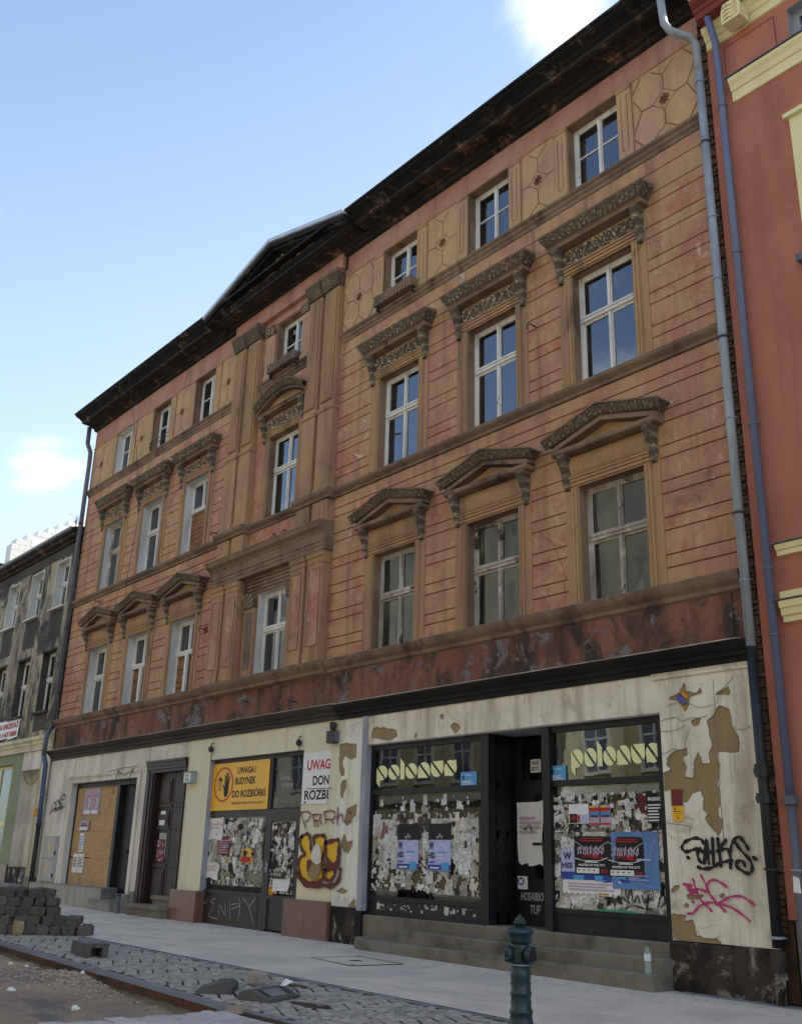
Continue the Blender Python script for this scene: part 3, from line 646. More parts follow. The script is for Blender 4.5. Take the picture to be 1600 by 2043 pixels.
# kerb with a rusty iron face beside the dug-out carriageway
kb = MB(); n = 40
for i in range(26):
    x0 = -34+i*24.0/26+0.004; x1 = -34+(i+1)*24.0/26-0.004
    y0, y1 = kerb_y(x0), kerb_y(x1)
    for (a0, a1, z0, z1, mi) in ((-0.14, 0.05, -0.3, 0.004, 0),):
        kb.add([(x0, y0+a0, gz(x0)+z0), (x1, y1+a0, gz(x1)+z0), (x1, y1+a1, gz(x1)+z0), (x0, y0+a1, gz(x0)+z0),
                (x0, y0+a0, gz(x0)+z1), (x1, y1+a0, gz(x1)+z1), (x1, y1+a1, gz(x1)+z1), (x0, y0+a1, gz(x0)+z1)],
               [(0,3,2,1),(4,5,6,7),(0,1,5,4),(1,2,6,5),(2,3,7,6),(3,0,4,7)])
kerb = kb.build('kerb', M_conc, kind='structure')
rb = MB()
for i in range(80):
    x0 = -34+i*24.0/80; x1 = x0+24.0/80-0.003
    h0, h1 = random.uniform(0.055, 0.085), random.uniform(0.055, 0.085); o = random.uniform(-.004, .004)
    q = [(x0, kerb_y(x0)-0.146+o, gz(x0)-h0), (x1, kerb_y(x1)-0.146+o, gz(x1)-h1), (x1, kerb_y(x1)-0.146+o, gz(x1)+0.012), (x0, kerb_y(x0)-0.146+o, gz(x0)+0.012)]
    rb.add(q+[(a, b-0.018, c) for a, b, c in q], [(4,5,6,7),(0,3,2,1),(0,1,5,4),(3,7,6,2),(0,4,7,3),(1,2,6,5)])
rb.build('rusty_edge', M_rust, kerb)
# dug-out earth
nx, ny = 190, 60
xs = np.linspace(-36, -9.8, nx); ys = np.linspace(-11.0, -5.66, ny)
X, Y = np.meshgrid(xs, ys)
Z = -0.19+0.05*snoise(X, Y, 3, 5, 0.35)+0.02*snoise(X, Y, 5, 4, 2.2)
Z += 0.1*np.exp(-((Y+5.9)/0.28)**2)*(0.6+0.5*snoise(X, Y, 8, 3, 0.5)) + 0.1*np.exp(-((X+10.0)/0.35)**2) + 0.0055*(-7.2-X)
Z += 0.10*np.exp(-(((X+13.9)/0.9)**2+((Y+6.05)/0.35)**2))
e = MB(); e.v = [(float(a), float(b), float(c)) for a, b, c in zip(X.ravel(), Y.ravel(), Z.ravel())]
e.f = [(j*nx+i, j*nx+i+1, (j+1)*nx+i+1, (j+1)*nx+i) for j in range(ny-1) for i in range(nx-1)]; e.mi = [0]*len(e.f)
earth = e.build('dug_out_roadbed', M_earth, smooth=True, kind='structure')
def earth_z(x, y):
    i = int(round((x+36)/26.2*(nx-1))); j = int(round((y+11)/5.34*(ny-1)))
    return float(Z[max(0, min(ny-1, j)), max(0, min(nx-1, i))])
gr = MB()
def pebble(mb, x, y, z, r, mi=0):
    vs = []; ph = random.uniform(0, 6)
    for (rr, zz) in ((0.75, -0.3), (1.0, 0.15), (0.55, 0.7)):
        for k in range(5): vs.append((x+r*rr*math.cos(ph+k*1.257)*random.uniform(.75, 1.2), y+r*rr*math.sin(ph+k*1.257)*random.uniform(.75, 1.2), z+r*zz))
    fs = [(10, 11, 12, 13, 14)]
    for a in (0, 5):
        for k in range(5): fs.append((a+k, a+(k+1) % 5, a+5+(k+1) % 5, a+5+k))
    mb.add(vs, fs, mi)
for i in range(2600):
    if i < 1500: x, y = random.gauss(-13.8, 0.85), random.gauss(-6.12, 0.2)
    elif i < 2000: x, y = random.uniform(-20, -10), random.gauss(-6.0, 0.12)
    else: x, y = random.uniform(-22, -10), random.uniform(-9, -6)
    if y > kerb_y(x)-0.17 or x > -9.85: continue
    pebble(gr, x, y, earth_z(x, y), random.choice((0.006, 0.009, 0.012, 0.02)))
gr.build('loose_gravel', M_gravel, kind='stuff')
for (x, y, r, lab) in ((-16.05, -6.12, 0.035, 'small white stone farthest left on the bare earth'), (-15.57, -6.06, 0.03, 'small white stone on the bare earth below the rusty kerb'),
                       (-13.7, -6.93, 0.055, 'pale stone lump on the earth at the left edge of the photo'), (-11.82, -6.88, 0.05, 'crumpled white scrap lying on the earth near the road slabs'), (-13.75, -5.98, 0.045, 'white stone on the gravel heap against the kerb')):
    p = MB(); pebble(p, 0, 0, 0.01, r); pebble(p, r*0.9, r*0.3, 0.008, r*0.7)
    tag(p.build('white_stone', P_white, loc=(x, y, earth_z(x, y)), smooth=True), lab, 'stone', 'white stones on the dug earth')
# big worn setts of the carriageway still in place
g = MB(); g.quad((-9.93, -30, -0.06), (14, -30, -0.06), (14, -5.95, -0.045), (-9.93, -5.95, -0.045))
g.box(-9.99, -9.9, -14, -5.97, -0.4, -0.055)
road = g.build('road', M_joint, kind='structure')
slabs = []
y = -6.14; r_ = 0
while y > -9.2:
    x = -10.0-random.uniform(0, 0.16)
    while x < -4.5:
        w = random.uniform(0.22, 0.32); slabs.append((x+w/2, y, w)); x += w+0.012
    y -= 0.215; r_ += 1
slabs.sort(key=lambda q: (pix((q[0], q[1], 0))[2] if (pix((q[0], q[1], 0))[1] < 1.03 and pix((q[0], q[1], 0))[0] > -.02) else 100+abs(q[0]+9)))
rs = MB()
for i, (x, y, w) in enumerate(slabs):
    q = sett_mesh(w*0.5+0.001, 0.102, 0.0, 900+i)
    if i < 90: link('paving_sett', q.mesh('paving_sett', [M_slab, M_settside]), road, loc=(x, y, gz(x)-0.015+random.uniform(-.006, .006)))
    else: rs.add([(x+a, y+b, gz(x)-0.015+c) for a, b, c in q.v], q.f); rs.mi[-9:] = q.mi
rs.build('far_paving_setts', [M_slab, M_settside], road, kind='stuff')

# ================================================================ the tenement
B = thing('tenement_building', 'derelict four storey brown tenement with ornate window hoods, small gable and empty shops', 'building', (-19.4, 0, 0))
COLS = [-29.05, -26.38, -23.70, -19.35, -14.93, -12.15, -9.46]
W2 = 1.32
UP = [c-0.06 for c in COLS]; UP[3] = -19.41
def grid_wall(mb, x0, x1, z0, z1, ops, y, depth=0.2, mi=0, rev=None):
    xs = sorted({x0, x1}|{v for o in ops for v in o[:2]}); zs = sorted({z0, z1}|{v for o in ops for v in o[2:4]})
    for i in range(len(xs)-1):
        for j in range(len(zs)-1):
            cx, cz = (xs[i]+xs[i+1])/2, (zs[j]+zs[j+1])/2
            if any(o[0] < cx < o[1] and o[2] < cz < o[3] for o in ops): continue
            mb.quad((xs[i], y, zs[j]), (xs[i+1], y, zs[j]), (xs[i+1], y, zs[j+1]), (xs[i], y, zs[j+1]), mi)
ops = [(c-W2/2, c+W2/2, 5.39, 7.39) for c in COLS]+[(c-W2/2, c+W2/2, 9.22, 11.40) for c in COLS]+[(c-0.6, c+0.6, 13.10, 14.62) for c in UP]
w = MB(); grid_wall(w, XL, XR, 4.2, 15.4, ops, 0.022)
w.box(XL, XR, 1.95, 11, -0.3, 15.5)
w.quad((XL, 0.022, -0.3), (XL, 0.022, 15.4), (XL, 2, 15.4), (XL, 2, -0.3)); w.quad((XR, 0.022, -0.3), (XR, 2, -0.3), (XR, 2, 15.4), (XR, 0.022, 15.4))
wall = w.build('wall', M_groove, B)
# scored plaster courses
def band(mb, x0, x1, z0, z1):
    gdp = 0.008
    mb.sweepx([(0.024, z0+gdp), (0.0, z0+gdp+0.005), (0.0, z1-gdp-0.005), (0.024, z1-gdp)], x0, x1)
def courses(levels, low_top, gaps, full, top):
    for za, zb in zip(levels[:-1], levels[1:]):
        segs = gaps if za < low_top-0.12 else full
        for x0, x1 in segs:
            mb = MB(); band(mb, x0, x1, za, zb); mb.build('plaster_course', M_band, wall)
CW = 0.95
side = lambda a, b: (a+CW, b-CW)
gaps = [(XL, COLS[0]-CW), side(COLS[0], COLS[1]), side(COLS[1], COLS[2]), (COLS[2]+CW, -21.95), (-17.08, COLS[4]-CW), side(COLS[4], COLS[5]), side(COLS[5], COLS[6]), (COLS[6]+CW, XR)]
full = [(XL, -21.95), (-17.08, XR)]
l2 = sorted([5.38]+[5.67+0.58*k for k in range(6)]+[5.87+0.58*k for k in range(6)]+[9.02])
l2 = [z for z in l2 if z <= 9.02 and not (8.85 < z < 9.02)]
l3 = sorted([9.21]+[9.49+0.615*k for k in range(6)]+[9.70+0.615*k for k in range(6)]+[12.86])
l3 = [z for z in l3 if z <= 12.86 and not (12.75 < z < 12.86)]
courses(l2, 8.2, gaps, full, 9.02); courses(l3, 12.1, gaps, full, 12.86)
# plain centre bay field
m = MB(); grid_wall(m, -21.95, -17.08, 5.2, 14.64, [ops[3], ops[10], ops[17]], 0.004); m.build('centre_bay_field', M_band, B)
# low band under the first sill course
m = MB(); m.box(XL, XR, -0.006, 0.03, 4.40, 5.17); m.sweepx([(0, 4.45), (-0.03, 4.46), (-0.03, 5.12), (0, 5.15)], -7.62, -7.48); m.build('peeling_band', M_lowband, B)
m = MB(); m.box(XL, XR, -0.012, 0.03, 14.66, 15.42); frieze = m.build('frieze', M_frieze, B)
# sill courses
def string(name, prof, mat, ranges, parent=B):
    for x0, x1 in ranges:
        m = MB(); m.sweepx(prof, x0, x1); o = m.build(name, mat, parent)
    return o
string('sill_course', [(0.02, 5.10), (-0.05, 5.14), (-0.06, 5.20), (-0.13, 5.26), (-0.16, 5.31), (-0.18, 5.37), (-0.15, 5.395), (0.02, 5.41)], M_soot, [(XL, -21.95), (-17.05, XR-0.05)])
string('sill_course', [(0.02, 5.08), (-0.14, 5.14), (-0.15, 5.20), (-0.22, 5.26), (-0.26, 5.31), (-0.28, 5.37), (-0.25, 5.395), (0.02, 5.41)], M_soot, [(-21.98, -17.02)])
string('sill_course', [(0.02, 9.02), (-0.03, 9.03), (-0.04, 9.08), (-0.09, 9.12), (-0.12, 9.15), (-0.13, 9.20), (-0.10, 9.225), (0.02, 9.24)], M_soot, [(XL, -22.0), (-20.62, -18.42), (-17.02, XR-0.05)])
string('sill_course', [(0.02, 9.0), (-0.2, 9.03), (-0.22, 9.08), (-0.27, 9.12), (-0.29, 9.15), (-0.30, 9.21), (-0.27, 9.235), (0.02, 9.25)], M_soot, [(-22.0, -20.62), (-18.42, -17.02)])
string('sill_course', [(0.02, 12.84), (-0.02, 12.86), (-0.03, 12.92), (-0.06, 12.95), (-0.07, 13.0), (-0.11, 13.03), (-0.12, 13.07), (-0.10, 13.09), (0.02, 13.10)], M_soot, [(XL, -21.98), (-20.66, -18.38), (-17.04, XR-0.05)])
string('panel_moulding', [(0.02, 14.62), (-0.035, 14.625), (-0.045, 14.65), (-0.03, 14.67), (0.02, 14.68)], M_case, [(XL, -21.98), (-17.04, XR)])

# shop cornice under the band
P_c = [(0.02, 4.12), (-0.05, 4.13), (-0.06, 4.2), (-0.1, 4.23), (-0.11, 4.27), (-0.17, 4.31), (-0.22, 4.37), (-0.23, 4.405), (0.02, 4.43)]
shift = lambda pr, d: [(y, z+d) for y, z in pr]
string('shop_cornice', shift(P_c, 0.02), M_greycor, [(XL-0.05, -16.5)]); string('shop_cornice', P_c, M_blackcor, [(-16.5, XR-0.02)])
string('metal_drip_strip', [(0.0, 4.452), (-0.25, 4.428), (-0.255, 4.44), (0.0, 4.47)], M_strip, [(XL-0.05, -16.5)])
string('metal_drip_strip', [(0.0, 4.434), (-0.25, 4.41), (-0.255, 4.424), (0.0, 4.455)], M_strip, [(-16.5, XR-0.1)])

# main cornice; it has sagged a little towards the right
sag = lambda x: -(x-XL)/24.4*0.20
CP = [(0.0, 15.30), (-0.10, 15.32), (-0.12, 15.39), (-0.2, 15.41), (-0.22, 15.45), (-0.56, 15.47), (-0.57, 15.54), (-0.62, 15.57), (-0.66, 15.60), (-0.8, 15.66), (-0.84, 15.72), (-0.80, 15.745), (0.0, 15.95)]
CPc = [(0.0, 15.30), (-0.10, 15.32), (-0.12, 15.39), (-0.2, 15.41), (-0.22, 15.45), (-0.62, 15.47), (-0.63, 15.54), (-0.68, 15.57), (-0.72, 15.60), (-0.70, 15.63), (0.0, 15.66)]
def cornice(pr, ranges, mats):
    for x0, x1 in ranges:
        m = MB(); n = len(pr); nseg = max(1, int((x1-x0)/1.2))
        for k in range(nseg):
            a, b = x0+(x1-x0)*k/nseg, x0+(x1-x0)*(k+1)/nseg
            kk = len(m.f); m.sweepx(pr, a, b, caps=(k in (0, nseg-1)), zfun=sag)
            for q in range(n-1):
                if pr[q][0] < -0.56: m.mi[kk+q] = 1
        c = m.build('main_cornice', mats, B)
        pl = MB(); x = x0+0.1
        while x < x1-0.3:                                       # boards of the soffit
            L = min(random.uniform(1.4, 2.6), x1-x); o = random.uniform(0, 0.03)
            for r in range(3):
                if random.random() < 0.12: continue
                bb = MB(); y0 = -0.54+r*0.105; bb.box(x, x+L-0.015, y0, y0+0.095, 15.44+sag(x)-o*0.5, 15.462+sag(x)-o*0.5+random.uniform(-.006, .004))
                bb.build('soffit_board', M_wood, c)
            x += L
        gm = MB(); gm.sweepx([(-0.86, 15.70), (-0.875, 15.75), (-0.78, 15.785), (-0.77, 15.77)], x0, x1, zfun=sag); gm.build('roof_edge', M_edge, c)
cornice(CP, [(XL-0.05, -22.5), (-16.1, XR+0.02)], [M_wood, M_edge])
cornice(CPc, [(-22.5, -16.1)], [M_wood, M_edge])
m = MB()
for i in range(7):
    x = (-13.9, -12.3, -11.0, -9.4, -25.5, -28.0, -30.1)[i]; L = random.uniform(0.7, 1.5)
    m.box(x, x+L, -0.868, -0.862, 15.728+sag(x), 15.738+sag(x))
m.build('bent_flashing_strip', M_flash, B)

# gable over the centre bay
gx0, gx1, gxm, gzb, gza = -22.55, -16.05, -19.3, 15.42, 16.28
gab = MB(); gab.prism([(gx0+0.5, gzb+0.1), (gx1-0.5, gzb+0.1), (gxm, gza-0.05)], -0.45, 1.2)
gable = gab.build('gable', M_wood, B)
def rake(mb, x0, z0, x1, z1, t0, t1, y0, y1, mi=0):
    # sloping bar between two points, t0..t1 measured straight down
    v = [(x0, y0, z0-t0), (x1, y0, z1-t0), (x1, y1, z1-t0), (x0, y1, z0-t0), (x0, y0, z0-t1), (x1, y0, z1-t1), (x1, y1, z1-t1), (x0, y1, z0-t1)]
    mb.add(v, [(0,1,2,3),(7,6,5,4),(4,5,1,0),(5,6,2,1),(6,7,3,2),(7,4,0,3)], mi)
for xe in (gx0, gx1):
    m = MB(); rake(m, xe, gzb+0.1, gxm, gza+0.09, 0.0, 0.13, -0.87, 1.4); rake(m, xe, gzb+0.1, gxm, gza+0.09, 0.128, 0.2, -0.78, 1.3); rake(m, xe, gzb+0.1, gxm, gza+0.09, 0.198, 0.235, -0.62, 1.2)
    m.build('raking_cornice', M_edge, gable)
    m = MB(); rake(m, xe, gzb+0.19, gxm, gza+0.18, 0.0, 0.10, -0.93, 1.5); m.build('zinc_flashing', M_flash, gable)
m = MB(); m.box(-18.25, -17.7, -0.3, 0.5, 16.08, 16.2); m.box(-18.1, -17.6, -0.5, 0.3, 16.18, 16.22); m.build('roof_hatch', M_edge, gable)
# roof
m = MB()
m.add([(XL, -0.78, 15.74), (XR, -0.78, 15.6), (XR, 5.5, 18.6), (XL, 5.5, 18.6), (XL, 11.3, 15.6), (XR, 11.3, 15.6)], [(0, 1, 2, 3), (3, 2, 5, 4), (0, 3, 4), (1, 5, 2)])
m.build('roof', M_roof, B)

# ---------------------------------------------------------------- sculpted strips
def relief(name, fn, hf, nu, nv, mat, parent, local=False, edge=True):
    u, v = np.meshgrid(np.linspace(0, 1, nu), np.linspace(0, 1, nv)); h = np.clip(hf(u, v), 0, 1.2)
    if edge: h[0, :] = h[-1, :] = 0; h[:, 0] = h[:, -1] = 0
    vs = fn(u, v, h); me = bpy.data.meshes.new(name)
    me.from_pydata([tuple(p) for p in vs.reshape(-1, 3).tolist()], [], [(j*nu+i, j*nu+i+1, (j+1)*nu+i+1, (j+1)*nu+i) for j in range(nv-1) for i in range(nu-1)])
    a = me.attributes.new('h', 'FLOAT', 'POINT'); a.data.foreach_set('value', h.ravel().astype(np.float32))
    me.polygons.foreach_set('use_smooth', [True]*len(me.polygons)); me.materials.append(mat); me.update()
    return link(name, me, parent, local) if parent is not None else me
def leaves(n, sd=4):
    def hf(u, v):
        s = (u*n) % 1*2-1; k = np.floor(u*n) % 2
        a = np.arctan2(s, v+0.02); r = np.sqrt((s*0.85)**2+v**2)
        pet = (np.cos(a*7)*0.5+0.5)*np.clip(1.15-r, 0, 1)*np.clip(r*4, 0, 1)
        h = np.where(k > 0, pet*1.5, np.cos(a*5+PI)*0.35+0.5-np.abs(s)*0.3)
        return np.clip(0.22+h*0.45+0.42*snoise(u*n*1.7, v*3.2, sd, 4, 0.8)-0.5*np.clip(snoise(u*3, v*0.8, sd+40, 3, 0.9)-0.35, 0, 1)*2+0.2*np.sin(u*n*17)*np.sin(v*11+u*n*3), 0, 1.15)
    return hf
def scrolls(n, sd=9):
    def hf(u, v):
        s = (u*n) % 1*2-1; k = np.where(np.floor(u*n) % 2 > 0, 1, -1); t = v*2-1
        r = np.sqrt(s*s+t*t); a = np.arctan2(t*k, s)
        sp = 0.5+0.5*np.cos(r*2*PI*1.9-a)
        lf = 0.5+0.5*np.sin(6*a+r*9)
        return np.clip(sp*0.45+0.3*lf*(r > 0.5)+0.45*snoise(u*n*1.5, v*2.6, sd, 4, 0.9)+0.1-0.8*np.clip(snoise(u*3, v*0.8, sd+40, 3, 0.9)-0.4, 0, 1)*2, 0, 1.1)
    return hf
def lumps(f, seed):
    return lambda u, v: np.clip(0.45+0.6*snoise(u*f, v*f, seed, 3, 1.0)+0.3*np.sin(u*f*9)*np.sin(v*f*7), 0, 1.1)

tw = (gx1-gx0)/2-0.75
relief('gable_relief', lambda u, v, h: np.stack([gxm+(u*2-1)*tw, -0.46-h*0.12, gzb+0.12+v*0.64*(1-np.abs(u*2-1))], -1), lambda u, v: np.clip(scrolls(9)(u, v)*0.6+lumps(7, 5)(u, v)*0.6, 0, 1.1), 150, 26, M_cap, gable)
# ---------------------------------------------------------------- windows
def mk(fn, *a, **k):
    m = MB(); fn(m, *a, **k); return m
WCACHE = {}
def wmesh(key, builder, mats, smooth=False):
    if key not in WCACHE: WCACHE[key] = builder().mesh(key[0], mats, smooth)
    return WCACHE[key]
def window(cx, z0, W, H, tr, paint, rev, yf=0.18, boarded=0, curtain=None, kind='tall', post=False, parent=B, glz=None):
    kk = (W, H, tr, paint.name, kind, yf)
    def fr():
        m = MB(); t = 0.055
        m.box(-W/2, -W/2+t, yf, yf+0.1, 0, H); m.box(W/2-t, W/2, yf, yf+0.1, 0, H)
        m.box(-W/2+t, W/2-t, yf, yf+0.1, H-t, H); m.box(-W/2+t, W/2-t, yf, yf+0.1, 0, t*0.9)
        return m
    o = link('window', wmesh(('window_frame',)+kk, fr, paint), parent, loc=(cx, 0, z0))
    def transom():
        m = MB(); zt = H*tr
        m.box(-W/2+0.05, W/2-0.05, yf-0.035, yf+0.07, zt-0.045, zt+0.045); m.box(-W/2+0.05, W/2-0.05, yf-0.055, yf-0.035, zt+0.015, zt+0.05)
        return m
    if kind == 'tall': link('transom', wmesh(('transom',)+kk, transom, paint), o, True)
    def sash(x0, x1, a, b, nm):
        def f():
            m = MB(); t = 0.045; y0 = yf+0.012; y1 = yf+0.06
            m.box(x0, x0+t, y0, y1, a, b); m.box(x1-t, x1, y0, y1, a, b); m.box(x0+t, x1-t, y0, y1, b-t, b); m.box(x0+t, x1-t, y0, y1, a, a+t*1.2)
            if kind == 'low': m.box(x0+t, x1-t, y0, y1, a+(b-a)*0.56, a+(b-a)*0.56+0.03)
            return m
        return link('sash', wmesh(('sash', nm)+kk, f, paint), o, True)
    t = 0.055; zt = H*tr; lows = [] if boarded else [(t*0.9, zt-0.045 if kind == 'tall' else H-t)]
    ups = [(zt+0.045, H-t)] if kind == 'tall' else []
    for a, b in lows+ups:
        sash(-W/2+t, -0.004, a, b, ('l', a)); sash(0.004, W/2-t, a, b, ('r', a))
        sub = [(a+0.05, b-0.045)] if kind == 'tall' else [(a+0.05, a+(b-a)*0.56), (a+(b-a)*0.56+0.03, b-0.045)]
        for s in (-1, 1):
            for c, d in sub:
                def gp():
                    m = MB(); xa, xb = (-W/2+t+0.045, -0.049) if s < 0 else (0.049, W/2-t-0.045); m.box(xa, xb, yf+0.03, yf+0.035, c, d); return m
                link('pane', wmesh(('pane', s, c, (glz or G_win).name)+kk, gp, glz or G_win), o, True, rot=(random.uniform(-.006, .006), random.uniform(-.002, .002), random.uniform(-.008, .008)))
    def mul():
        m = MB(); za = 0.02 if not boarded or post else zt
        m.box(-0.03, 0.03, yf-0.015, yf+0.02, za, H-0.04)
        if post: m.box(-0.06, 0.06, yf-0.07, yf-0.005, 0, H*tr)
        return m
    link('mullion', wmesh(('mullion', boarded, post)+kk, mul, paint), o, True)
    def rv():
        m = MB(); m.quad((-W/2, 0.0, 0), (-W/2, yf+0.03, 0), (-W/2, yf+0.03, H), (-W/2, 0.0, H)); m.quad((W/2, yf+0.03, 0), (W/2, 0, 0), (W/2, 0, H), (W/2, yf+0.03, H))
        m.quad((-W/2, 0, H), (-W/2, yf+0.03, H), (W/2, yf+0.03, H), (W/2, 0, H)); m.quad((-W/2, 0, 0.012), (W/2, 0, 0.012), (W/2, yf+0.03, 0.012), (-W/2, yf+0.03, 0.012)); return m
    link('reveal', wmesh(('reveal', rev.name)+kk, rv, rev), o, True)
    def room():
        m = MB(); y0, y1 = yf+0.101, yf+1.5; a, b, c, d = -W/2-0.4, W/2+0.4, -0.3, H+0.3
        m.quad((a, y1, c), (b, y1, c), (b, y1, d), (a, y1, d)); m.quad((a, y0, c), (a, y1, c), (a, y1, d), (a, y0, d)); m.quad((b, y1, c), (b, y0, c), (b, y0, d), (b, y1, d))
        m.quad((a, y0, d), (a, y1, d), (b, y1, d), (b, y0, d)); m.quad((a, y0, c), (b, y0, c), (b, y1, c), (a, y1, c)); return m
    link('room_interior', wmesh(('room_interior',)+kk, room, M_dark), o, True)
    if curtain:
        x0, x1, za, zb = curtain; m = MB(); n = 24; y0 = yf+0.16
        for i in range(n):
            xa, xb = x0+(x1-x0)*i/n, x0+(x1-x0)*(i+1)/n
            m.quad((xa, y0+0.02*math.sin(i*1.9), za), (xb, y0+0.02*math.sin((i+1)*1.9), za), (xb, y0+0.015*math.sin((i+1)*1.9), zb), (xa, y0+0.015*math.sin(i*1.9), zb))
        m.build('curtain', M_curtain, o, True, smooth=True)
    if boarded:
        z = 0.02; i = 0
        while z < H*tr-0.06:
            h = min(random.uniform(0.10, 0.15), H*tr-0.06-z)
            b = MB(); b.cbox(-W/2+0.04, W/2-0.04, yf+0.02+random.uniform(0, .015), yf+0.06, z, z+h-0.008, 0.006, j=0.004); b.build('board', M_plank, o, True); z += h
    return o
cw, cr = M_wwhite, M_rbrown
for i, c in enumerate(COLS):
    left = i < 3
    # first floor
    cur = {0: None, 1: None, 2: None, 3: (-0.6, 0.1, 0.05, 1.9), 4: (-0.62, 0.62, 0.05, 1.95), 5: (0.0, 0.62, 0.02, 1.95), 6: (-0.62, -0.05, 0.9, 1.95)}[i]
    window(c, 5.39, W2, 2.0, 0.56, M_wgrey if i in (4, 5, 6) else M_wwhite, M_rwhite if i < 4 else M_rbrown, 0.22 if left else 0.18, boarded=1 if i in (1, 2) else 0, curtain=cur, post=i in (1, 2), glz=G_dust)
    # second floor
    cur = {0: (-0.1, 0.62, 0.03, 1.2), 1: (0.0, 0.3, 0.03, 2.1), 2: (-0.6, 0.3, 1.4, 2.1), 3: (-0.1, 0.62, 0.03, 2.1)}.get(i)
    window(c, 9.22, W2, 2.18, 0.6, M_wgrey if i == 0 else M_wwhite, M_rbrown if i > 2 else (M_rwhite if i < 3 else M_rbrown), 0.22 if left else 0.18, boarded=1 if i == 2 else 0, curtain=cur)
for i, c in enumerate(UP):
    window(c, 13.10, 1.2, 1.52, 0.5, M_wwhite, M_rwhite if i in (0,) else M_rbrown, 0.2, kind='low')
# ---------------------------------------------------------------- window surrounds
def casing(m, H, top, frz):
    # jambs: outer strip, step, inner architrave
    for s in (-1, 1):
        for a, b, p in ((0.66, 0.685, 0.028), (0.685, 0.735, 0.05), (0.735, 0.748, 0.036), (0.748, 0.80, 0.05), (0.80, 0.815, 0.03), (0.815, 0.95, 0.018)):
            x0, x1 = sorted((s*a, s*b)); zb = H+0.16 if a < 0.81 else H+0.18
            m.box(x0, x1, -p, 0.024, 0.0, zb if a > 0.8 else H)
    for a, b, p in ((0.0, 0.03, 0.028), (0.03, 0.08, 0.055), (0.08, 0.095, 0.036), (0.095, 0.15, 0.065), (0.15, 0.18, 0.09)):
        m.box(-0.815, 0.815, -p, 0.024, H+a, H+b)
    m.box(-0.95, 0.95, -0.012, 0.024, H+0.18, frz)
def corbel(m, s, zt, zb, cx=0.875, w=0.12):
    n = 12; L = []
    for k in range(n+1):
        f = k/n; z = zt+(zb-zt)*f
        p = 0.20*(1-f)**0.8+0.06+0.03*math.sin(f*PI*2.4)
        hw = w*(0.56-0.1*f+0.05*math.sin(f*PI*3+0.7))*(1.0 if f < 0.9 else 0.75)
        L.append((z, p, hw))
    for (z, p, hw) in L:
        m.v += [(s*cx-hw, 0.0, z), (s*cx-hw, -p*0.85, z), (s*cx, -p, z), (s*cx+hw, -p*0.85, z), (s*cx+hw, 0.0, z)]
    for k in range(n):
        for q in range(4): m.f.append((k*5+q, (k+1)*5+q, (k+1)*5+q+1, k*5+q+1)); m.mi.append(0)
    m.f.append((n*5, n*5+1, n*5+2, n*5+3, n*5+4)); m.mi.append(0)
    m.f.append((4, 3, 2, 1, 0)); m.mi.append(0)
CA = {}
def cached(key, f, mats, smooth=False):
    if key not in CA: CA[key] = mk(f).mesh(key, mats, smooth)
    return CA[key]
def rcached(key, *a):
    if key not in CA: CA[key] = relief(key, *a, None)
    return CA[key]
orn_corbel = {}
def corbel_mesh(s, zt, zb, name):
    if name+str(s) not in CA:
        m = MB(); corbel(m, s, zt, zb); me = m.mesh(name, M_orn, True)
        a = me.attributes.new('h', 'FLOAT', 'POINT'); a.data.foreach_set('value', [0.42+0.25*math.sin(i*0.37)+random.uniform(-.12, .12) for i, _ in enumerate(m.v)]); CA[name+str(s)] = me
    return CA[name+str(s)]
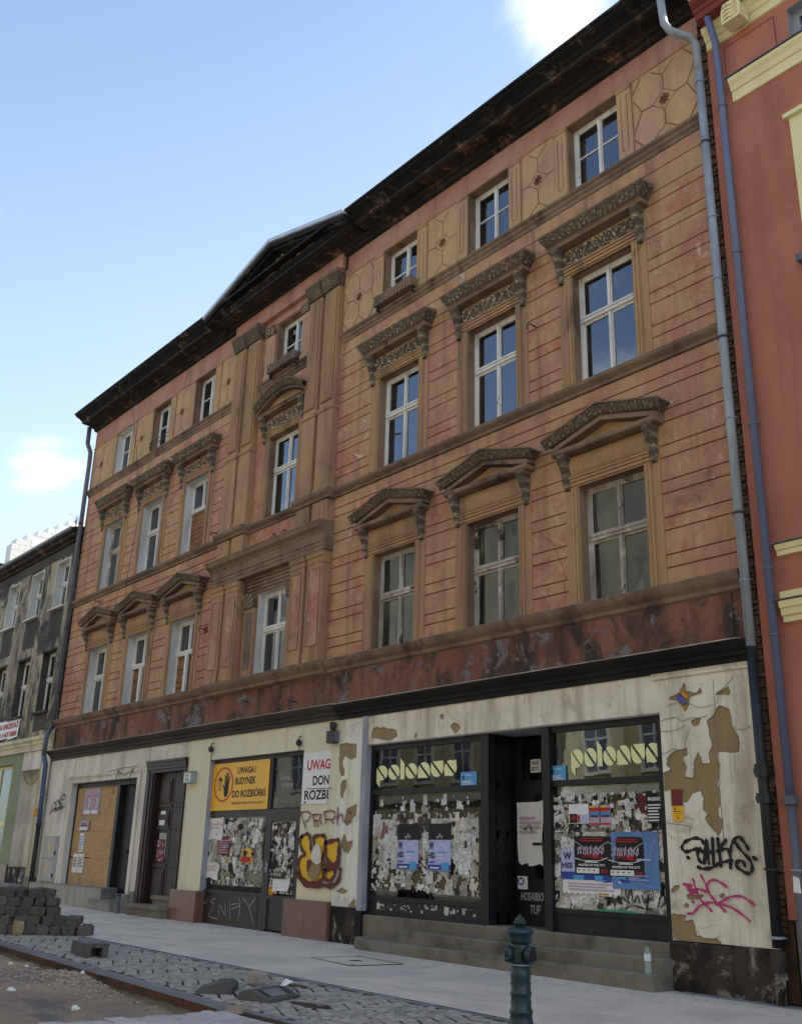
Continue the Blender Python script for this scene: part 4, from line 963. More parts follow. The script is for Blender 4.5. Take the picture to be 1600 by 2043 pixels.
for i, c in enumerate(COLS):
    # ---- second floor: straight hood on corbels (centre one arched)
    H = 2.18
    o = link('window_surround', cached('window_surround_upper', lambda m: casing(m, H, 0, 2.74), M_case), B, loc=(c, 0, 9.22))
    for s in (-1, 1): link('corbel', corbel_mesh(s, 2.76, 2.08, 'corbel_upper'), o, True)
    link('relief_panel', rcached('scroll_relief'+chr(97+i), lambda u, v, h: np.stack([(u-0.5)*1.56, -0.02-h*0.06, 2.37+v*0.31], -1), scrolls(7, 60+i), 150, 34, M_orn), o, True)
    if i != 3:
        def hood(m):
            pr = [(0.02, 2.74), (-0.2, 2.75), (-0.22, 2.80), (-0.25, 2.82), (0.02, 2.83)]
            m.sweepx(pr, -1.04, 1.04)
            m.sweepx([(0.02, 3.04), (-0.33, 3.035), (-0.345, 3.06), (-0.3, 3.08), (0.02, 3.12)], -1.17, 1.17)
        link('hood', cached('hood', hood, M_soot), o, True)
        def rl(u, v, h):
            # front and both returns in one strip
            hw = 1.03+0.13*v; d = 0.235+0.09*v; P = 2*hw+2*d; s = u*P
            x = np.where(s < d, -hw, np.where(s > P-d, hw, -hw+s-d)); y = np.where(s < d, -s, np.where(s > P-d, -(P-s), -d))
            nx_ = np.where(s < d, -1, np.where(s > P-d, 1, 0)); ny_ = np.where((s < d)|(s > P-d), 0, -1)
            return np.stack([x+nx_*h*0.035, y+ny_*h*0.035, 2.825+0.215*v], -1)
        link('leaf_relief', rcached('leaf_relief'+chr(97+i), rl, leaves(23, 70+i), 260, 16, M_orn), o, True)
    else:
        R0 = 2.0; hw = 1.12
        def arc(m):
            m.sweepx([(0.02, 2.74), (-0.2, 2.75), (-0.22, 2.80), (-0.25, 2.82), (0.02, 2.83)], -1.04, 1.04)
            n = 20
            for r0, r1, p in ((0.0, 0.06, 0.2), (0.2, 0.24, 0.34)):
                for k in range(n):
                    for (a, b) in (((k/n*2-1), ((k+1)/n*2-1)),):
                        za = lambda q: 2.83+0.36*(1-q*q)
                        x0, x1 = a*hw, b*hw
                        rake(m, x0, za(a)+r1, x1, za(b)+r1, 0.0, r1-r0, -p, 0.02)
        link('hood', cached('arched_hood', arc, M_soot), o, True)
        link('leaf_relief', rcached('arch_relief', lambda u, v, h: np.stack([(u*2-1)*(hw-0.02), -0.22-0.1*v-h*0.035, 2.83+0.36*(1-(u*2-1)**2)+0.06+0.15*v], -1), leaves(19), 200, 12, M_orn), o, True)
        m = MB(); n = 16
        pts = [(-1+2*k/n, 2.83+0.36*(1-(-1+2*k/n)**2)) for k in range(n+1)]
        m.prism([(x*1.0, z) for x, z in pts], -0.06, 0.02); m.build('tympanum', M_case, o, True)
    # ---- first floor: pediment on corbels (not in the centre bay)
    if i == 3: continue
    H1 = 2.0
    o = link('window_surround', cached('window_surround_lower', lambda m: casing(m, 2.0, 0, 2.56), M_case), B, loc=(c, 0, 5.39))
    for s in (-1, 1): link('corbel', corbel_mesh(s, 2.58, 1.98, 'corbel_lower'), o, True)
    m_ = 'broken' if i == 6 else 'plain'
    link('frieze_panel', cached('frieze_panel', lambda m: m.sweepx([(0.02, 2.2), (-0.03, 2.2), (-0.05, 2.24), (-0.075, 2.33), (-0.075, 2.44), (-0.05, 2.53), (-0.03, 2.56), (0.02, 2.56)], -0.8, 0.8), M_case, True), o, True)
    def ped(m):
        m.sweepx([(0.02, 2.57), (-0.22, 2.575), (-0.24, 2.6), (-0.24, 2.66), (-0.2, 2.675), (0.02, 2.69)], -1.06, 1.06)
        for s in (-1, 1):
            rake(m, s*1.06, 2.74, 0, 3.02, 0.0, 0.085, -0.21, 0.02)
            rake(m, s*1.2, 2.895, 0, 3.22, 0.0, 0.03, -0.335, 0.02)
    link('pediment', cached('pediment', ped, M_soot), o, True)
    link('tympanum', cached('tympanum', lambda m: m.prism([(-0.86, 2.685), (0.86, 2.685), (0, 2.93)], -0.05, 0.02), M_case), o, True)
    for s in (-1, 1):
        link('leaf_relief', rcached('raking_relief%d' % (s+10*i), (lambda s: lambda u, v, h: np.stack([s*(1.17-1.17*u-0.0*v+0.05*v*(1-u)), -0.225-0.095*v-h*0.03, 2.725+0.285*u+0.005+0.155*v], -1))(s), leaves(12, 80+i*2+s), 120, 12, M_orn), o, True)
        def ret(u, v, h): return np.stack([s*(1.05+0.13*v+h*0.02), -(0.24+0.08*v)*u, 2.735+0.155*v], -1)
        link('return_relief', rcached('return_relief%d' % s, ret, leaves(3), 26, 12, M_orn), o, True)

# ---------------------------------------------------------------- top floor panels
def panel(x0, x1):
    m = MB(); m.box(x0, x1, -0.02, 0.024, 13.10, 14.63); p = m.build('ochre_panel', M_yel, B)
    cx = (x0+x1)/2; w = x1-x0; cz = 13.86; dw = min(0.24, w*0.3); dh = 0.21; m = MB(); yy = -0.0225
    L = [[(cx-dw, cz), (cx, cz+dh), (cx+dw, cz), (cx, cz-dh), (cx-dw, cz)]]
    vs = 0.3; bx = min(0.24, w*0.3)
    for s in (1, -1):
        L.append([(cx, cz+s*dh), (cx, cz+s*(dh+vs))]); L.append([(cx-bx, cz+s*(dh+vs+0.2)), (cx, cz+s*(dh+vs)), (cx+bx, cz+s*(dh+vs+0.2))])
        e = w/2-0.03-dw
        if w > 1.1: L.append([(cx+s*dw, cz), (cx+s*(dw+0.22), cz+0.02)]); L.append([(cx+s*(w/2-0.03), cz+0.32), (cx+s*(dw+0.22), cz+0.02), (cx+s*(w/2-0.03), cz-0.32)])
        elif e > 0.03: L.append([(cx+s*dw, cz), (cx+s*(dw+e), cz)])
    if w > 1.1:
        for sx in (-1, 1):
            for sz in (-1, 1): L.append([(cx+sx*(w/2-0.02), cz+sz*0.48), (cx+sx*(w/2-0.2), cz+sz*0.73)])
    for l in L: yy = ribbon(m, l, 0.016, yy, sm=False, taper=False)
    m.build('painted_lattice', M_groove, p)
    def hf(u, v):
        s, t_ = u*2-1, v*2-1; r = np.sqrt(s*s+t_*t_); a = np.arctan2(t_, s)
        return np.clip((0.55+0.45*np.cos(8*a))*(r < 0.95)*np.clip(1.3-r, 0, 1)+0.6*(r < 0.2), 0, 1)
    r = relief('rosette', lambda u, v, h: np.stack([cx+(u*2-1)*0.115, -0.012-h*0.05, cz+(v*2-1)*0.12], -1), hf, 26, 26, M_groove, p)
    for ed in ((x0, x0+0.02), (x1-0.02, x1)):
        m = MB(); m.box(ed[0], ed[1], -0.03, -0.019, 13.12, 14.61); m.build('panel_edge', M_case, p)
def strip_(x0, x1):
    m = MB(); m.box(x0, x1, -0.05, 0.02, 13.10, 14.625); a, b = x0+0.09, x1-0.09
    s = m.build('window_strip', M_yel, B)
    q = MB(); ribbon(q, [(a, 13.28), (b, 13.28), (b, 14.42), (a, 14.42), (a, 13.28)], 0.013, -0.0525, sm=False, taper=False); q.build('incised_line', M_groove, s)
    q = MB(); q.box(x0-0.01, x1+0.01, -0.065, 0.0, 14.54, 14.62); q.build('strip_cap', M_case, s)
edges = []
for i, c in enumerate(UP):
    if i == 3: continue
    strip_(c-0.6-0.29, c-0.6); strip_(c+0.6, c+0.6+0.31)
Lx = lambda i: UP[i]-0.9; Rx = lambda i: UP[i]+0.92
for a, b in ((XL+0.02, Lx(0)), (Rx(0), Lx(1)), (Rx(1), Lx(2)), (Rx(2), -21.97), (-17.07, Lx(4)), (Rx(4), Lx(5)), (Rx(5), Lx(6)), (Rx(6), XR-0.08)): panel(a, b)

# ---------------------------------------------------------------- centre bay
PX = [(-21.92, -21.37), (-21.24, -20.67), (-18.37, -17.84), (-17.71, -17.13)]
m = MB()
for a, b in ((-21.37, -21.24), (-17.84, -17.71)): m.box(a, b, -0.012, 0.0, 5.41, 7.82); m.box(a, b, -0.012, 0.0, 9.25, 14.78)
m.build('pilaster_joint', M_groove, B)  # dark strips imitating the shade in the gaps between paired pilasters
for x0, x1 in PX:
    m = MB(); m.box(x0, x1, -0.16, 0.0, 9.24, 11.22); m.sweepx([(0, 11.22), (-0.18, 11.23), (-0.2, 11.28), (-0.17, 11.33), (0, 11.34)], x0-0.02, x1+0.02); m.box(x0+0.01, x1-0.01, -0.135, 0.0, 11.34, 14.44)
    m.sweepx([(0, 9.24), (-0.19, 9.24), (-0.19, 9.34), (-0.165, 9.36), (0, 9.36)], x0-0.015, x1+0.015)
    p = m.build('pilaster', M_case, B)
    f = MB(); n = 7; a, b = x0+0.06, x1-0.06; f.box(a, b, -0.138, -0.13, 11.46, 14.36, 1)  # dark backing between the ridges stands in for shaded flutes
    for k in range(n):
        xa = a+(b-a)*(k+0.17)/n; xb = a+(b-a)*(k+0.83)/n
        f.sweepx([(-0.13, 11.48), (-0.168, 11.5), (-0.168, 14.32), (-0.13, 14.34)], xa, xb)
    f.build('fluting', [M_case, M_groove], p)
    cxp = (x0+x1)/2; hw = (x1-x0)/2
    def cp(u, v, h):
        d = 0.15+0.1*v; ww = hw*(0.98+0.16*v); P = 2*ww+2*d; s = u*P
        x = np.where(s < d, -ww, np.where(s > P-d, ww, -ww+s-d)); y = np.where(s < d, -s, np.where(s > P-d, -(P-s), -d))
        return np.stack([cxp+x*(1+h*0.04), y-h*0.06*(y < -0.01), 14.43+0.36*v], -1)
    relief('capital', cp, lumps(11, int(abs(x0)*10)), 90, 36, M_cap, p)
    m = MB(); m.box(x0-0.05, x1+0.05, -0.29, 0.0, 14.785, 14.86); m.build('abacus', M_soot, p)
m = MB(); m.sweepx([(0, 14.86), (-0.14, 14.87), (-0.14, 15.3), (0, 15.3)], -22.0, -17.03); m.build('centre_frieze', M_frieze, B)
for x0, x1 in ((-20.45, -20.06), (-18.78, -18.47)):
    m = MB(); m.box(x0, x1, -0.06, 0.0, 13.10, 14.36); m.box(x0-0.02, x1+0.02, -0.09, 0.0, 13.10, 13.22); s = m.build('small_pilaster', M_yel, B)
    q = MB(); ribbon(q, [(x0+0.1, 13.3), (x1-0.1, 13.3), (x1-0.1, 14.25), (x0+0.1, 14.25), (x0+0.1, 13.3)], 0.014, -0.0625, sm=False, taper=False); q.build('incised_line', M_groove, s)
    relief('capital', lambda u, v, h: np.stack([x0-0.02+(x1-x0+0.04)*u, -0.07-0.05*v-h*0.05, 14.36+0.26*v], -1), lumps(4, 3), 30, 20, M_orn, s)
# first-floor piers, entablature
for x0, x1 in PX:
    m = MB(); m.box(x0, x1, -0.2, 0.0, 5.41, 7.60)
    m.sweepx([(0, 7.55), (-0.21, 7.555), (-0.22, 7.59), (-0.2, 7.62), (-0.2, 7.68), (-0.23, 7.7), (-0.24, 7.76), (-0.26, 7.8), (0, 7.82)], x0-0.02, x1+0.02)
    m.box(x0-0.01, x1+0.01, -0.215, 0.0, 5.41, 5.62)
    p = m.build('pier', M_case, B)
    q = MB(); q.box(x0+0.09, x1-0.09, -0.206, -0.19, 5.75, 7.42); q.build('pier_panel', M_band, p)
    q = MB()
    for a, b, c_, d in ((x0+0.075, x0+0.09, 5.74, 7.43), (x1-0.09, x1-0.075, 5.74, 7.43), (x0+0.09, x1-0.09, 7.42, 7.435), (x0+0.09, x1-0.09, 5.735, 5.75)): q.box(a, b, -0.212, -0.19, c_, d)
    q.build('panel_moulding', M_soot, p)
    q = MB(); q.box(x0, x1, -0.17, 0.0, 8.48, 9.0); q.box(x0+0.1, x1-0.1, -0.18, 0, 8.58, 8.92); q.build('upper_block', M_case, p)
ent = [(0, 7.82), (-0.22, 7.83), (-0.22, 7.92), (-0.235, 7.93), (-0.235, 8.0), (-0.26, 8.02), (-0.26, 8.2), (-0.28, 8.22), (-0.3, 8.26), (-0.4, 8.32), (-0.42, 8.38), (-0.45, 8.43), (-0.42, 8.46), (0, 8.5)]
string('entablature', ent, M_soot, [(-22.0, -17.05)])
for x0, x1, s in ((-20.47, -20.04, 1), (-18.66, -18.44, 1)):
    m = MB(); m.box(x0, x1, -0.07, 0.0, 5.41, 7.05); q = m.build('small_pilaster', M_case, B)
    k = MB(); k.box(x0+0.08, x1-0.06, -0.078, -0.06, 5.6, 6.95); k.build('pilaster_panel', M_soot, q)
    relief('capital', lambda u, v, h: np.stack([x0-0.01+(x1-x0+0.02)*u, -0.08-0.05*v-h*0.05, 7.05+0.36*v], -1), lumps(4, 8), 30, 24, M_orn, q)
m = MB()
for k in range(5): m.box(-20.6, -18.42, -0.02-0.012*k, 0.0, 7.405+k*0.085, 7.405+k*0.085+0.072)
m.build('stepped_lintel', M_soot, B)
m = MB()
for x in (-19.55, -19.1): m.tube([(x, -0.03, 8.5), (x, -0.05, 8.68), (x+0.1, -0.05, 8.75), (x+0.18, -0.05, 8.68)], 0.02, 6)
m.build('iron_clasp', M_iron, B)
m = MB(); m.box(-17.06, -17.0, -0.05, 0.0, 14.86, 15.32); m.build('bay_joint', M_wood, B)
# cracks
for nm, L in (('FCRACK', FCRACK), ('FCRACK2', FCRACK2)):
    m = MB(); yy = -0.008 if nm == 'FCRACK' else -0.002
    for l in L:
        q = smooth_line(l, 5); q = [(a+random.uniform(-.018, .018), b+random.uniform(-.01, .01)) for a, b in q]; yy = ribbon(m, q, 0.011, yy, sm=False, taper=False)
    m.build('crack', M_groove, B)
# hooks in the wall
def hook(x, z, s=1.0, plate=False):
    m = MB(); m.tube([(x, 0, z), (x, -0.08*s, z), (x-0.03*s, -0.13*s, z+0.03*s), (x-0.08*s, -0.12*s, z+0.02*s), (x-0.08*s, -0.1*s, z-0.04*s)], 0.012*s, 6)
    if plate: m.lathe([(0.1, 0), (0.09, 0.03)], x, 0, 0, 10); m.v[-20:] = [(a, -c, z+b) for a, b, c in [(q[0], q[1], q[2]) for q in m.v[-20:]]]
    m.build('wall_hook', M_iron if not plate else M_redcor, B)
for x, z, s, pl in ((-22.45, 6.9, 1.3, True), (-22.3, 9.42, 1.2, False), (-11.0, 10.75, 1.2, False), (-20.1, 4.85, 1.2, False), (-18.1, 4.65, 1.2, False), (-29.4, 8.85, 1.2, False)): hook(x, z, s, pl)
m = MB(); m.tube([(-16.05, -0.1, 10.35), (-15.7, -0.3, 10.36)], 0.02, 6); m.build('bracket_bar', M_wwhite, B)
# planted boxes without plants
def window_box(cx, z, w, lab):
    t = thing('window_box', lab, 'window box', (cx, -0.1, z), 'slatted boxes on the top floor sills')
    m = MB(); m.box(-w/2, w/2, -0.12, 0.08, 0.0, 0.03); m.box(-w/2, w/2, 0.06, 0.08, 0.03, 0.14); m.build('tray', M_soot, t, True)
    n = int(w/0.09)
    for k in range(n):
        x = -w/2+(k+0.1)*w/n
        m = MB(); h = random.uniform(0.2, 0.26); m.box(x, x+w/n*0.75, -0.145, -0.125, -0.01, h); m.build('slat', M_soot, t, True)
    for s in (-1, 1):
        m = MB(); m.box(s*w/2-0.01, s*w/2+0.01, -0.12, 0.08, 0.03, 0.2); m.build('end_board', M_soot, t, True)
    m = MB(); m.box(-w/2+0.05, -w/2+0.08, -0.1, 0.1, -0.12, 0.0); m.box(w/2-0.08, w/2-0.05, -0.1, 0.1, -0.12, 0.0); m.build('bracket', M_iron, t, True)
window_box(UP[4], 13.12, 1.3, 'weathered window box with broken slats on the top floor sill right of the gable bay')
window_box(UP[3], 13.12, 1.25, 'weathered slatted window box under the top floor window between the fluted pilasters')
t = thing('window_guard', 'thin iron guard rail across the second top floor window from the left', 'railing', (UP[1], -0.02, 13.1))
for zz in (0.2, 0.32):
    m = MB(); m.tube([(-0.6, 0, zz), (-0.6, -0.06, zz), (0.6, -0.06, zz), (0.6, 0, zz)], 0.011, 6); m.build('rail', M_iron, t, True)
for xx in (-0.45, 0.45):
    m = MB(); m.tube([(xx, -0.06, 0.0), (xx, -0.06, 0.34)], 0.009, 6); m.build('upright', M_iron, t, True)
m = MB(); m.tube([(-27.3, -0.9, 15.7), (-27.0, -0.45, 13.0), (-26.9, -0.2, 11.0), (-26.75, -0.4, 8.9), (-26.7, -0.3, 7.6)], 0.008, 5)
tag(m.build('cable', M_iron), 'thin dark cable hanging down past the second column of windows from the left', 'cable')
# ================================================================ ground floor
def front(name, x0, x1, z0, z1, ops, mat, depth=0.3, y=-0.004, revmat=None):
    m = MB(); grid_wall(m, x0, x1, z0, z1, ops, y)
    for a, b, c, d in ops:
        m.quad((a, y, c), (a, depth, c), (a, depth, d), (a, y, d), 1); m.quad((b, depth, c), (b, y, c), (b, y, d), (b, depth, d), 1)
        m.quad((a, y, d), (a, depth, d), (b, depth, d), (b, y, d), 1)
    return m.build(name, [mat, revmat or mat], B)
gw = front('ground_floor_wall', XL, -22.72, -0.2, 4.3, [(-29.72, -25.42, 0.0, 3.4), (-24.75, -22.78, 0.0, 3.72)], M_gwhite, 0.34, revmat=M_rwhite)
front('ground_floor_wall', -22.72, -16.5, -0.2, 4.3, [(-21.64, -17.73, -0.2, 3.63)], M_gyel, 0.2, revmat=M_grey)
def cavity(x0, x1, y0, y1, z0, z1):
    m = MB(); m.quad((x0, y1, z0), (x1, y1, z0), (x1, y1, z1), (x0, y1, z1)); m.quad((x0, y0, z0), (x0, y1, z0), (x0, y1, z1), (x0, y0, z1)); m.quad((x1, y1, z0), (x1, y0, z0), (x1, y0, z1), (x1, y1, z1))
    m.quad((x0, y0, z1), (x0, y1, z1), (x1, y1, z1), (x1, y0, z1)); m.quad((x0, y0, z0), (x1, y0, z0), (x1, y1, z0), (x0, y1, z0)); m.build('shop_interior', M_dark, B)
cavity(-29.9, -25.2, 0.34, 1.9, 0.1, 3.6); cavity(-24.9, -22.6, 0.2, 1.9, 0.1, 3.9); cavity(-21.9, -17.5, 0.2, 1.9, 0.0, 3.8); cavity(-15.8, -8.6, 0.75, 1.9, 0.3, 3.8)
# --- boarded shop on the left
m = MB()
for a, b, c, d, p in ((-29.98, -29.72, 0.6, 3.56, 0.03), (-25.42, -25.24, 0.5, 3.56, 0.03), (-29.72, -25.42, 3.4, 3.56, 0.03)): m.box(a, b, -p, 0.0, c, d)
for a, b, c, d in ((-30.0, -29.92, 0.6, 3.58), (-25.3, -25.22, 0.5, 3.58), (-29.92, -25.3, 3.53, 3.59)): m.box(a, b, -0.06, -0.03, c, d)
m.box(-30.0, -25.22, -0.075, -0.06, 3.565, 3.6)
m.build('shop_surround', M_gwhite, B)
m = MB(); m.box(-29.72, -25.42, 0.15, 0.3, 3.26, 3.4); m.box(-26.93, -26.76, 0.14, 0.32, 0.3, 3.26); m.box(-29.72, -29.66, 0.14, 0.3, 0.6, 3.3); fr = m.build('shop_frame', M_black, B)
for a, b, c, d in ((-29.66, -26.93, 2.06, 3.26), (-29.66, -28.3, 1.36, 2.055), (-28.295, -26.93, 1.335, 2.055), (-29.66, -26.93, 0.62, 1.33)):
    q = MB(); q.cbox(a, b, 0.162+random.uniform(0, .006), 0.18, c, d, 0.003); q.build('board', M_osb, fr)
m = MB(); m.box(-27.0, -25.42, 0.31, 0.34, 0.3, 3.4); m.box(-26.9, -26.1, 0.295, 0.31, 0.5, 1.3); m.box(-26.9, -26.1, 0.295, 0.31, 1.5, 3.2); m.lathe([(0.035, 0), (0.045, 0.04), (0.02, 0.08)], -26.15, 0.26, 1.5, 10); sd = m.build('shop_door', M_black, B)
pl = MB(); pl.box(-31.66, -26.48, -0.2, 0.2, -0.2, 0.60); plinth = pl.build('tiled_plinth', M_tileg, B)
n = 12
for k in range(n):
    a = -31.68+(5.24)*k/n; b = -31.68+5.24*(k+1)/n-0.006
    q = MB(); q.cbox(a, b, -0.222+random.uniform(0, .003), -0.2, 0.10, 0.60, 0.004); q.build('tile', M_tileg, plinth)
    q = MB(); q.box(a, b, -0.215, 0.24, 0.602, 0.625+random.uniform(0, .003)); q.build('tile', M_stonet, plinth)
q = MB(); q.box(-26.472, -26.45, -0.2, 0.24, 0.10, 0.62); q.build('tile', M_conc, plinth)
m = MB(); m.box(-27.0, -25.58, -0.3, 0.3, -0.1, 0.32); st = m.build('door_step', M_tileg, B)
for a, b in ((-27.0, -26.32), (-26.31, -25.58)):
    q = MB(); q.box(a, b, -0.325, -0.3, 0.06, 0.3); q.build('tile', M_stonet, st)
    q = MB(); q.box(a, b, -0.33, 0.28, 0.322, 0.345); q.build('tile', M_stonet, st)
m = MB(); m.cbox(-25.5, -25.02, -0.14, 0.05, -0.1, 0.52, 0.02); m.cbox(-24.99, -24.8, -0.1, 0.05, -0.1, 0.6, 0.02); m.build('wheel_guard_stone', M_stonet, B)
# --- house door
m = MB()
for a, b, p in ((-24.84, -24.74, 0.05), (-24.74, -24.6, 0.08), (-24.6, -24.46, 0.06), (-24.46, -24.38, 0.03)): m.box(a, b, -p, 0.12, 0.08, 3.46 if b > -24.7 else 3.74)
m.box(-22.80, -22.72, -0.05, 0.12, 0.08, 3.46)
for c, d, p in ((3.46, 3.54, 0.03), (3.54, 3.62, 0.06), (3.62, 3.7, 0.08), (3.7, 3.76, 0.11)): m.box(-24.84, -22.72, -p, 0.3, c, d)
dr = m.build('house_door', M_door, B)
for a, b in ((-24.38, -23.55), (-23.52, -22.8)):
    m = MB(); w_ = b-a
    m.box(a, b, 0.12, 0.17, 0.3, 3.46); lf = m.build('door_leaf', M_door, dr)
    for c, d in ((0.5, 1.15), (2.15, 2.55), (2.72, 3.3)):
        m = MB(); m.cbox(a+0.12, b-0.12, 0.095, 0.12, c, d, 0.012); m.cbox(a+0.19, b-0.19, 0.082, 0.095, c+0.07, d-0.07, 0.012); m.build('door_panel', M_door, dr)
    for c in (1.2, 2.08, 2.62):
        m = MB(); m.box(a+0.03, b-0.03, 0.09, 0.12, c, c+0.06); m.build('door_rail', M_door, dr)
m = MB(); m.box(-24.24, -23.7, 0.11, 0.12, 1.3, 2.0); m.build('door_glass', G_shop, dr)
m = MB(); m.box(-24.18, -23.76, 0.104, 0.108, 1.32, 1.85); q = m.build('door_notice', P_maroon, dr)
m = MB()
for k in range(16):
    x = random.uniform(-24.16, -23.8); z = random.uniform(1.34, 1.78); m.box(x, x+random.uniform(.04, .1), 0.1, 0.102, z, z+random.uniform(.02, .07))
m.build('notice_print', P_silver, dr)
m = MB(); m.box(-24.08, -23.82, 0.078, 0.081, 2.44, 2.52); m.box(-24.12, -23.84, 0.078, 0.081, 2.18, 2.3); m.build('paper_scrap', P_white, dr)
for a, b, y0, y1, z in ((-24.72, -22.88, -0.34, 0.3, 0.34), (-24.0, -22.86, -0.02, 0.3, 0.55)):
    m = MB(); m.cbox(a, b, y0, y1, z-0.09, z, 0.015); m.box(a+0.04, b-0.04, y0+0.05, y1, -0.1, z-0.09); m.build('stone_step', M_stone, B)
# --- brown tiled plinths either side of the yellow shop
for a, b, n in ((-22.86, -21.62, 2), (-18.03, -16.52, 2)):
    m = MB(); m.box(a+0.01, b-0.01, -0.08, 0.12, -0.1, 0.72); pp = m.build('tiled_plinth', M_tileb, B)
    for k in range(n):
        q = MB(); q.cbox(a+(b-a)*k/n, a+(b-a)*(k+1)/n-0.005, -0.1, -0.08, 0.0, 0.73, 0.004); q.build('tile', M_tileb, pp)
    q = MB(); q.box(b-0.008, b+0.012, -0.08, 0.12, 0.0, 0.73); q.build('tile', M_tileb, pp)
# --- yellow shop front
def AB(m, a, b, c, d, y0, y1, mi=0):
    x0, z0 = A(a, c, y0); x1, z1 = A(b, d, y0); m.box(x0, x1, y0, y1, z0, z1, mi)
yf = 0.12
m = MB()
for a, b, c, d in ((-21.66, -21.47, 0.06, 3.64), (-17.77, -17.6, 0.06, 3.64), (-21.47, -17.77, 3.53, 3.64), (-21.47, -17.77, 2.33, 2.46), (-19.02, -18.87, 0.06, 2.33), (-19.01, -18.89, 2.46, 3.53),
                   (-21.47, -19.02, 0.72, 0.78), (-18.87, -18.8, 0.1, 2.33), (-17.86, -17.77, 0.1, 2.33), (-18.8, -17.86, 0.68, 0.76), (-18.8, -17.86, 2.22, 2.33)): AB(m, a, b, c, d, yf, 0.2)
AB(m, -21.47, -19.02, 0.06, 0.72, yf+0.02, 0.2); AB(m, -18.8, -17.86, 0.1, 0.68, yf+0.03, 0.2)
AB(m, -21.3, -19.15, 0.14, 0.66, yf+0.012, yf+0.02)
sf = m.build('shop_front', M_bframe, B)
for nm, a, b, c, d in (('pane', -21.47, -19.02, 0.78, 2.33), ('door_pane', -18.8, -17.86, 0.76, 2.22), ('pane', -18.89, -17.77, 2.46, 3.53), ('pane', -21.47, -19.01, 2.46, 3.53)):
    q = MB(); AB(q, a-0.01, b+0.01, c-0.01, d+0.01, 0.155, 0.16); q.build(nm, G_shop, sf)
m = MB(); AB(m, -18.93, -18.89, 1.2, 1.4, 0.09, 0.12); m.tube([(-19.1, 0.08, 1.27), (-18.98, 0.08, 1.27)], 0.012, 6); m.build('door_handle', M_zinc, sf)
m = MB(); x0, z0 = A(-18.55, 3.0, 0.15); text(m, 'Sklep', x0, x0+0.36, z0+0.02, z0+0.15, 0.152); text(m, 'mięsny', x0+0.05, x0+0.5, z0-0.13, z0, 0.152); m.build('faded_lettering', P_chalk, sf)
# --- pier, grey post, lintel, pillar
def peeled(name, x0, x1, z0, z1, y, polys, mat, step=0.016, side=0.25, amp=0.013, seed=1, extra=None):
    nx_, nz_ = int((x1-x0)/step)+1, int((z1-z0)/step)+1
    X, Z_ = np.meshgrid(np.linspace(x0, x1, nx_), np.linspace(z0, z1, nz_))
    jx, jz = X+0.03*snoise(X, Z_, seed, 5, 5.0), Z_+0.03*snoise(X, Z_, seed+1, 5, 5.0)
    k = np.zeros(X.shape, bool)
    for p in polys: k |= in_poly(jx, jz, p)
    if extra is not None: k |= extra(X, Z_)
    Y = y+np.where(k, amp, 0.0)+0.0015*snoise(X, Z_, seed+2, 3, 1.5)
    vs = np.stack([X, Y, Z_], -1).reshape(-1, 3).tolist()
    fs = [(j*nx_+i, j*nx_+i+1, (j+1)*nx_+i+1, (j+1)*nx_+i) for j in range(nz_-1) for i in range(nx_-1)]
    kb = np.pad(k.astype(float), 1, mode='edge'); kb = sum(kb[a:a+k.shape[0], b:b+k.shape[1]] for a in range(3) for b in range(3))/9
    nb = len(vs); pk = kb.ravel().astype(np.float32).tolist()
    vs += [[x0, y, z0], [x0, y+side, z0], [x0, y+side, z1], [x0, y, z1], [x1, y, z0], [x1, y+side, z0], [x1, y+side, z1], [x1, y, z1]]; pk += [0.0]*8
    fs += [(nb, nb+3, nb+2, nb+1), (nb+4, nb+5, nb+6, nb+7), (nb+3, nb+7, nb+6, nb+2), (nb, nb+1, nb+5, nb+4)]
    me = bpy.data.meshes.new(name); me.from_pydata(vs, [], fs); a = me.attributes.new('peel', 'FLOAT', 'POINT'); a.data.foreach_set('value', pk); me.materials.append(mat); me.update()
    return link(name, me, B)
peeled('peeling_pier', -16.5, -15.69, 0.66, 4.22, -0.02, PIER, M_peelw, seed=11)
m = MB(); m.cbox(-16.52, -15.69, -0.035, 0.1, -0.1, 0.66, 0.02); m.build('pier_foot', M_tar, B)
m = MB(); m.box(-15.69, -15.54, -0.05, 0.12, 0.62, 4.13); m.build('grey_post', M_grey, B)
m = MB(); m.box(-15.70, -15.53, -0.055, 0.12, 0.0, 0.62); m.build('post_foot', M_blackcor, B)
ex = lambda X, Z_: (snoise(X, Z_, 77, 5, 0.9) > 0.62) & (Z_ < 3.66)
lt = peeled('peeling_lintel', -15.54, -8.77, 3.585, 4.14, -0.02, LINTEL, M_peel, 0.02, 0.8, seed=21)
m = MB(); m.box(-15.54, -8.77, 0.0, 0.78, 3.565, 3.584); m.build('lintel_soffit', M_grey, B)
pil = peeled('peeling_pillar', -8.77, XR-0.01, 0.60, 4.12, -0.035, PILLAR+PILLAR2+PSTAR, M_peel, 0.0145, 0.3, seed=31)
for nm, L, mt_ in (('old_orange_patch', PORANGE, P_ochre), ('old_blue_patch', PBLUE, P_violet)):
    q = MB()
    for k, l in enumerate(L): q.add([(x, -0.0365+0.0, z) for x, z in l], [tuple(range(len(l)))])
    q.build(nm, mt_, pil)
q = MB(); yy = -0.038
for l in PCRACK: yy = ribbon(q, l, 0.008, yy, taper=False)
for l in PVERT: yy = ribbon(q, l, 0.012, yy, taper=False)
q.build('crack', M_stone, pil)
string('pillar_crown', [(-0.03, 4.03), (-0.07, 4.05), (-0.08, 4.09), (-0.11, 4.12), (-0.03, 4.125)], M_peel, [(-8.84, XR)])
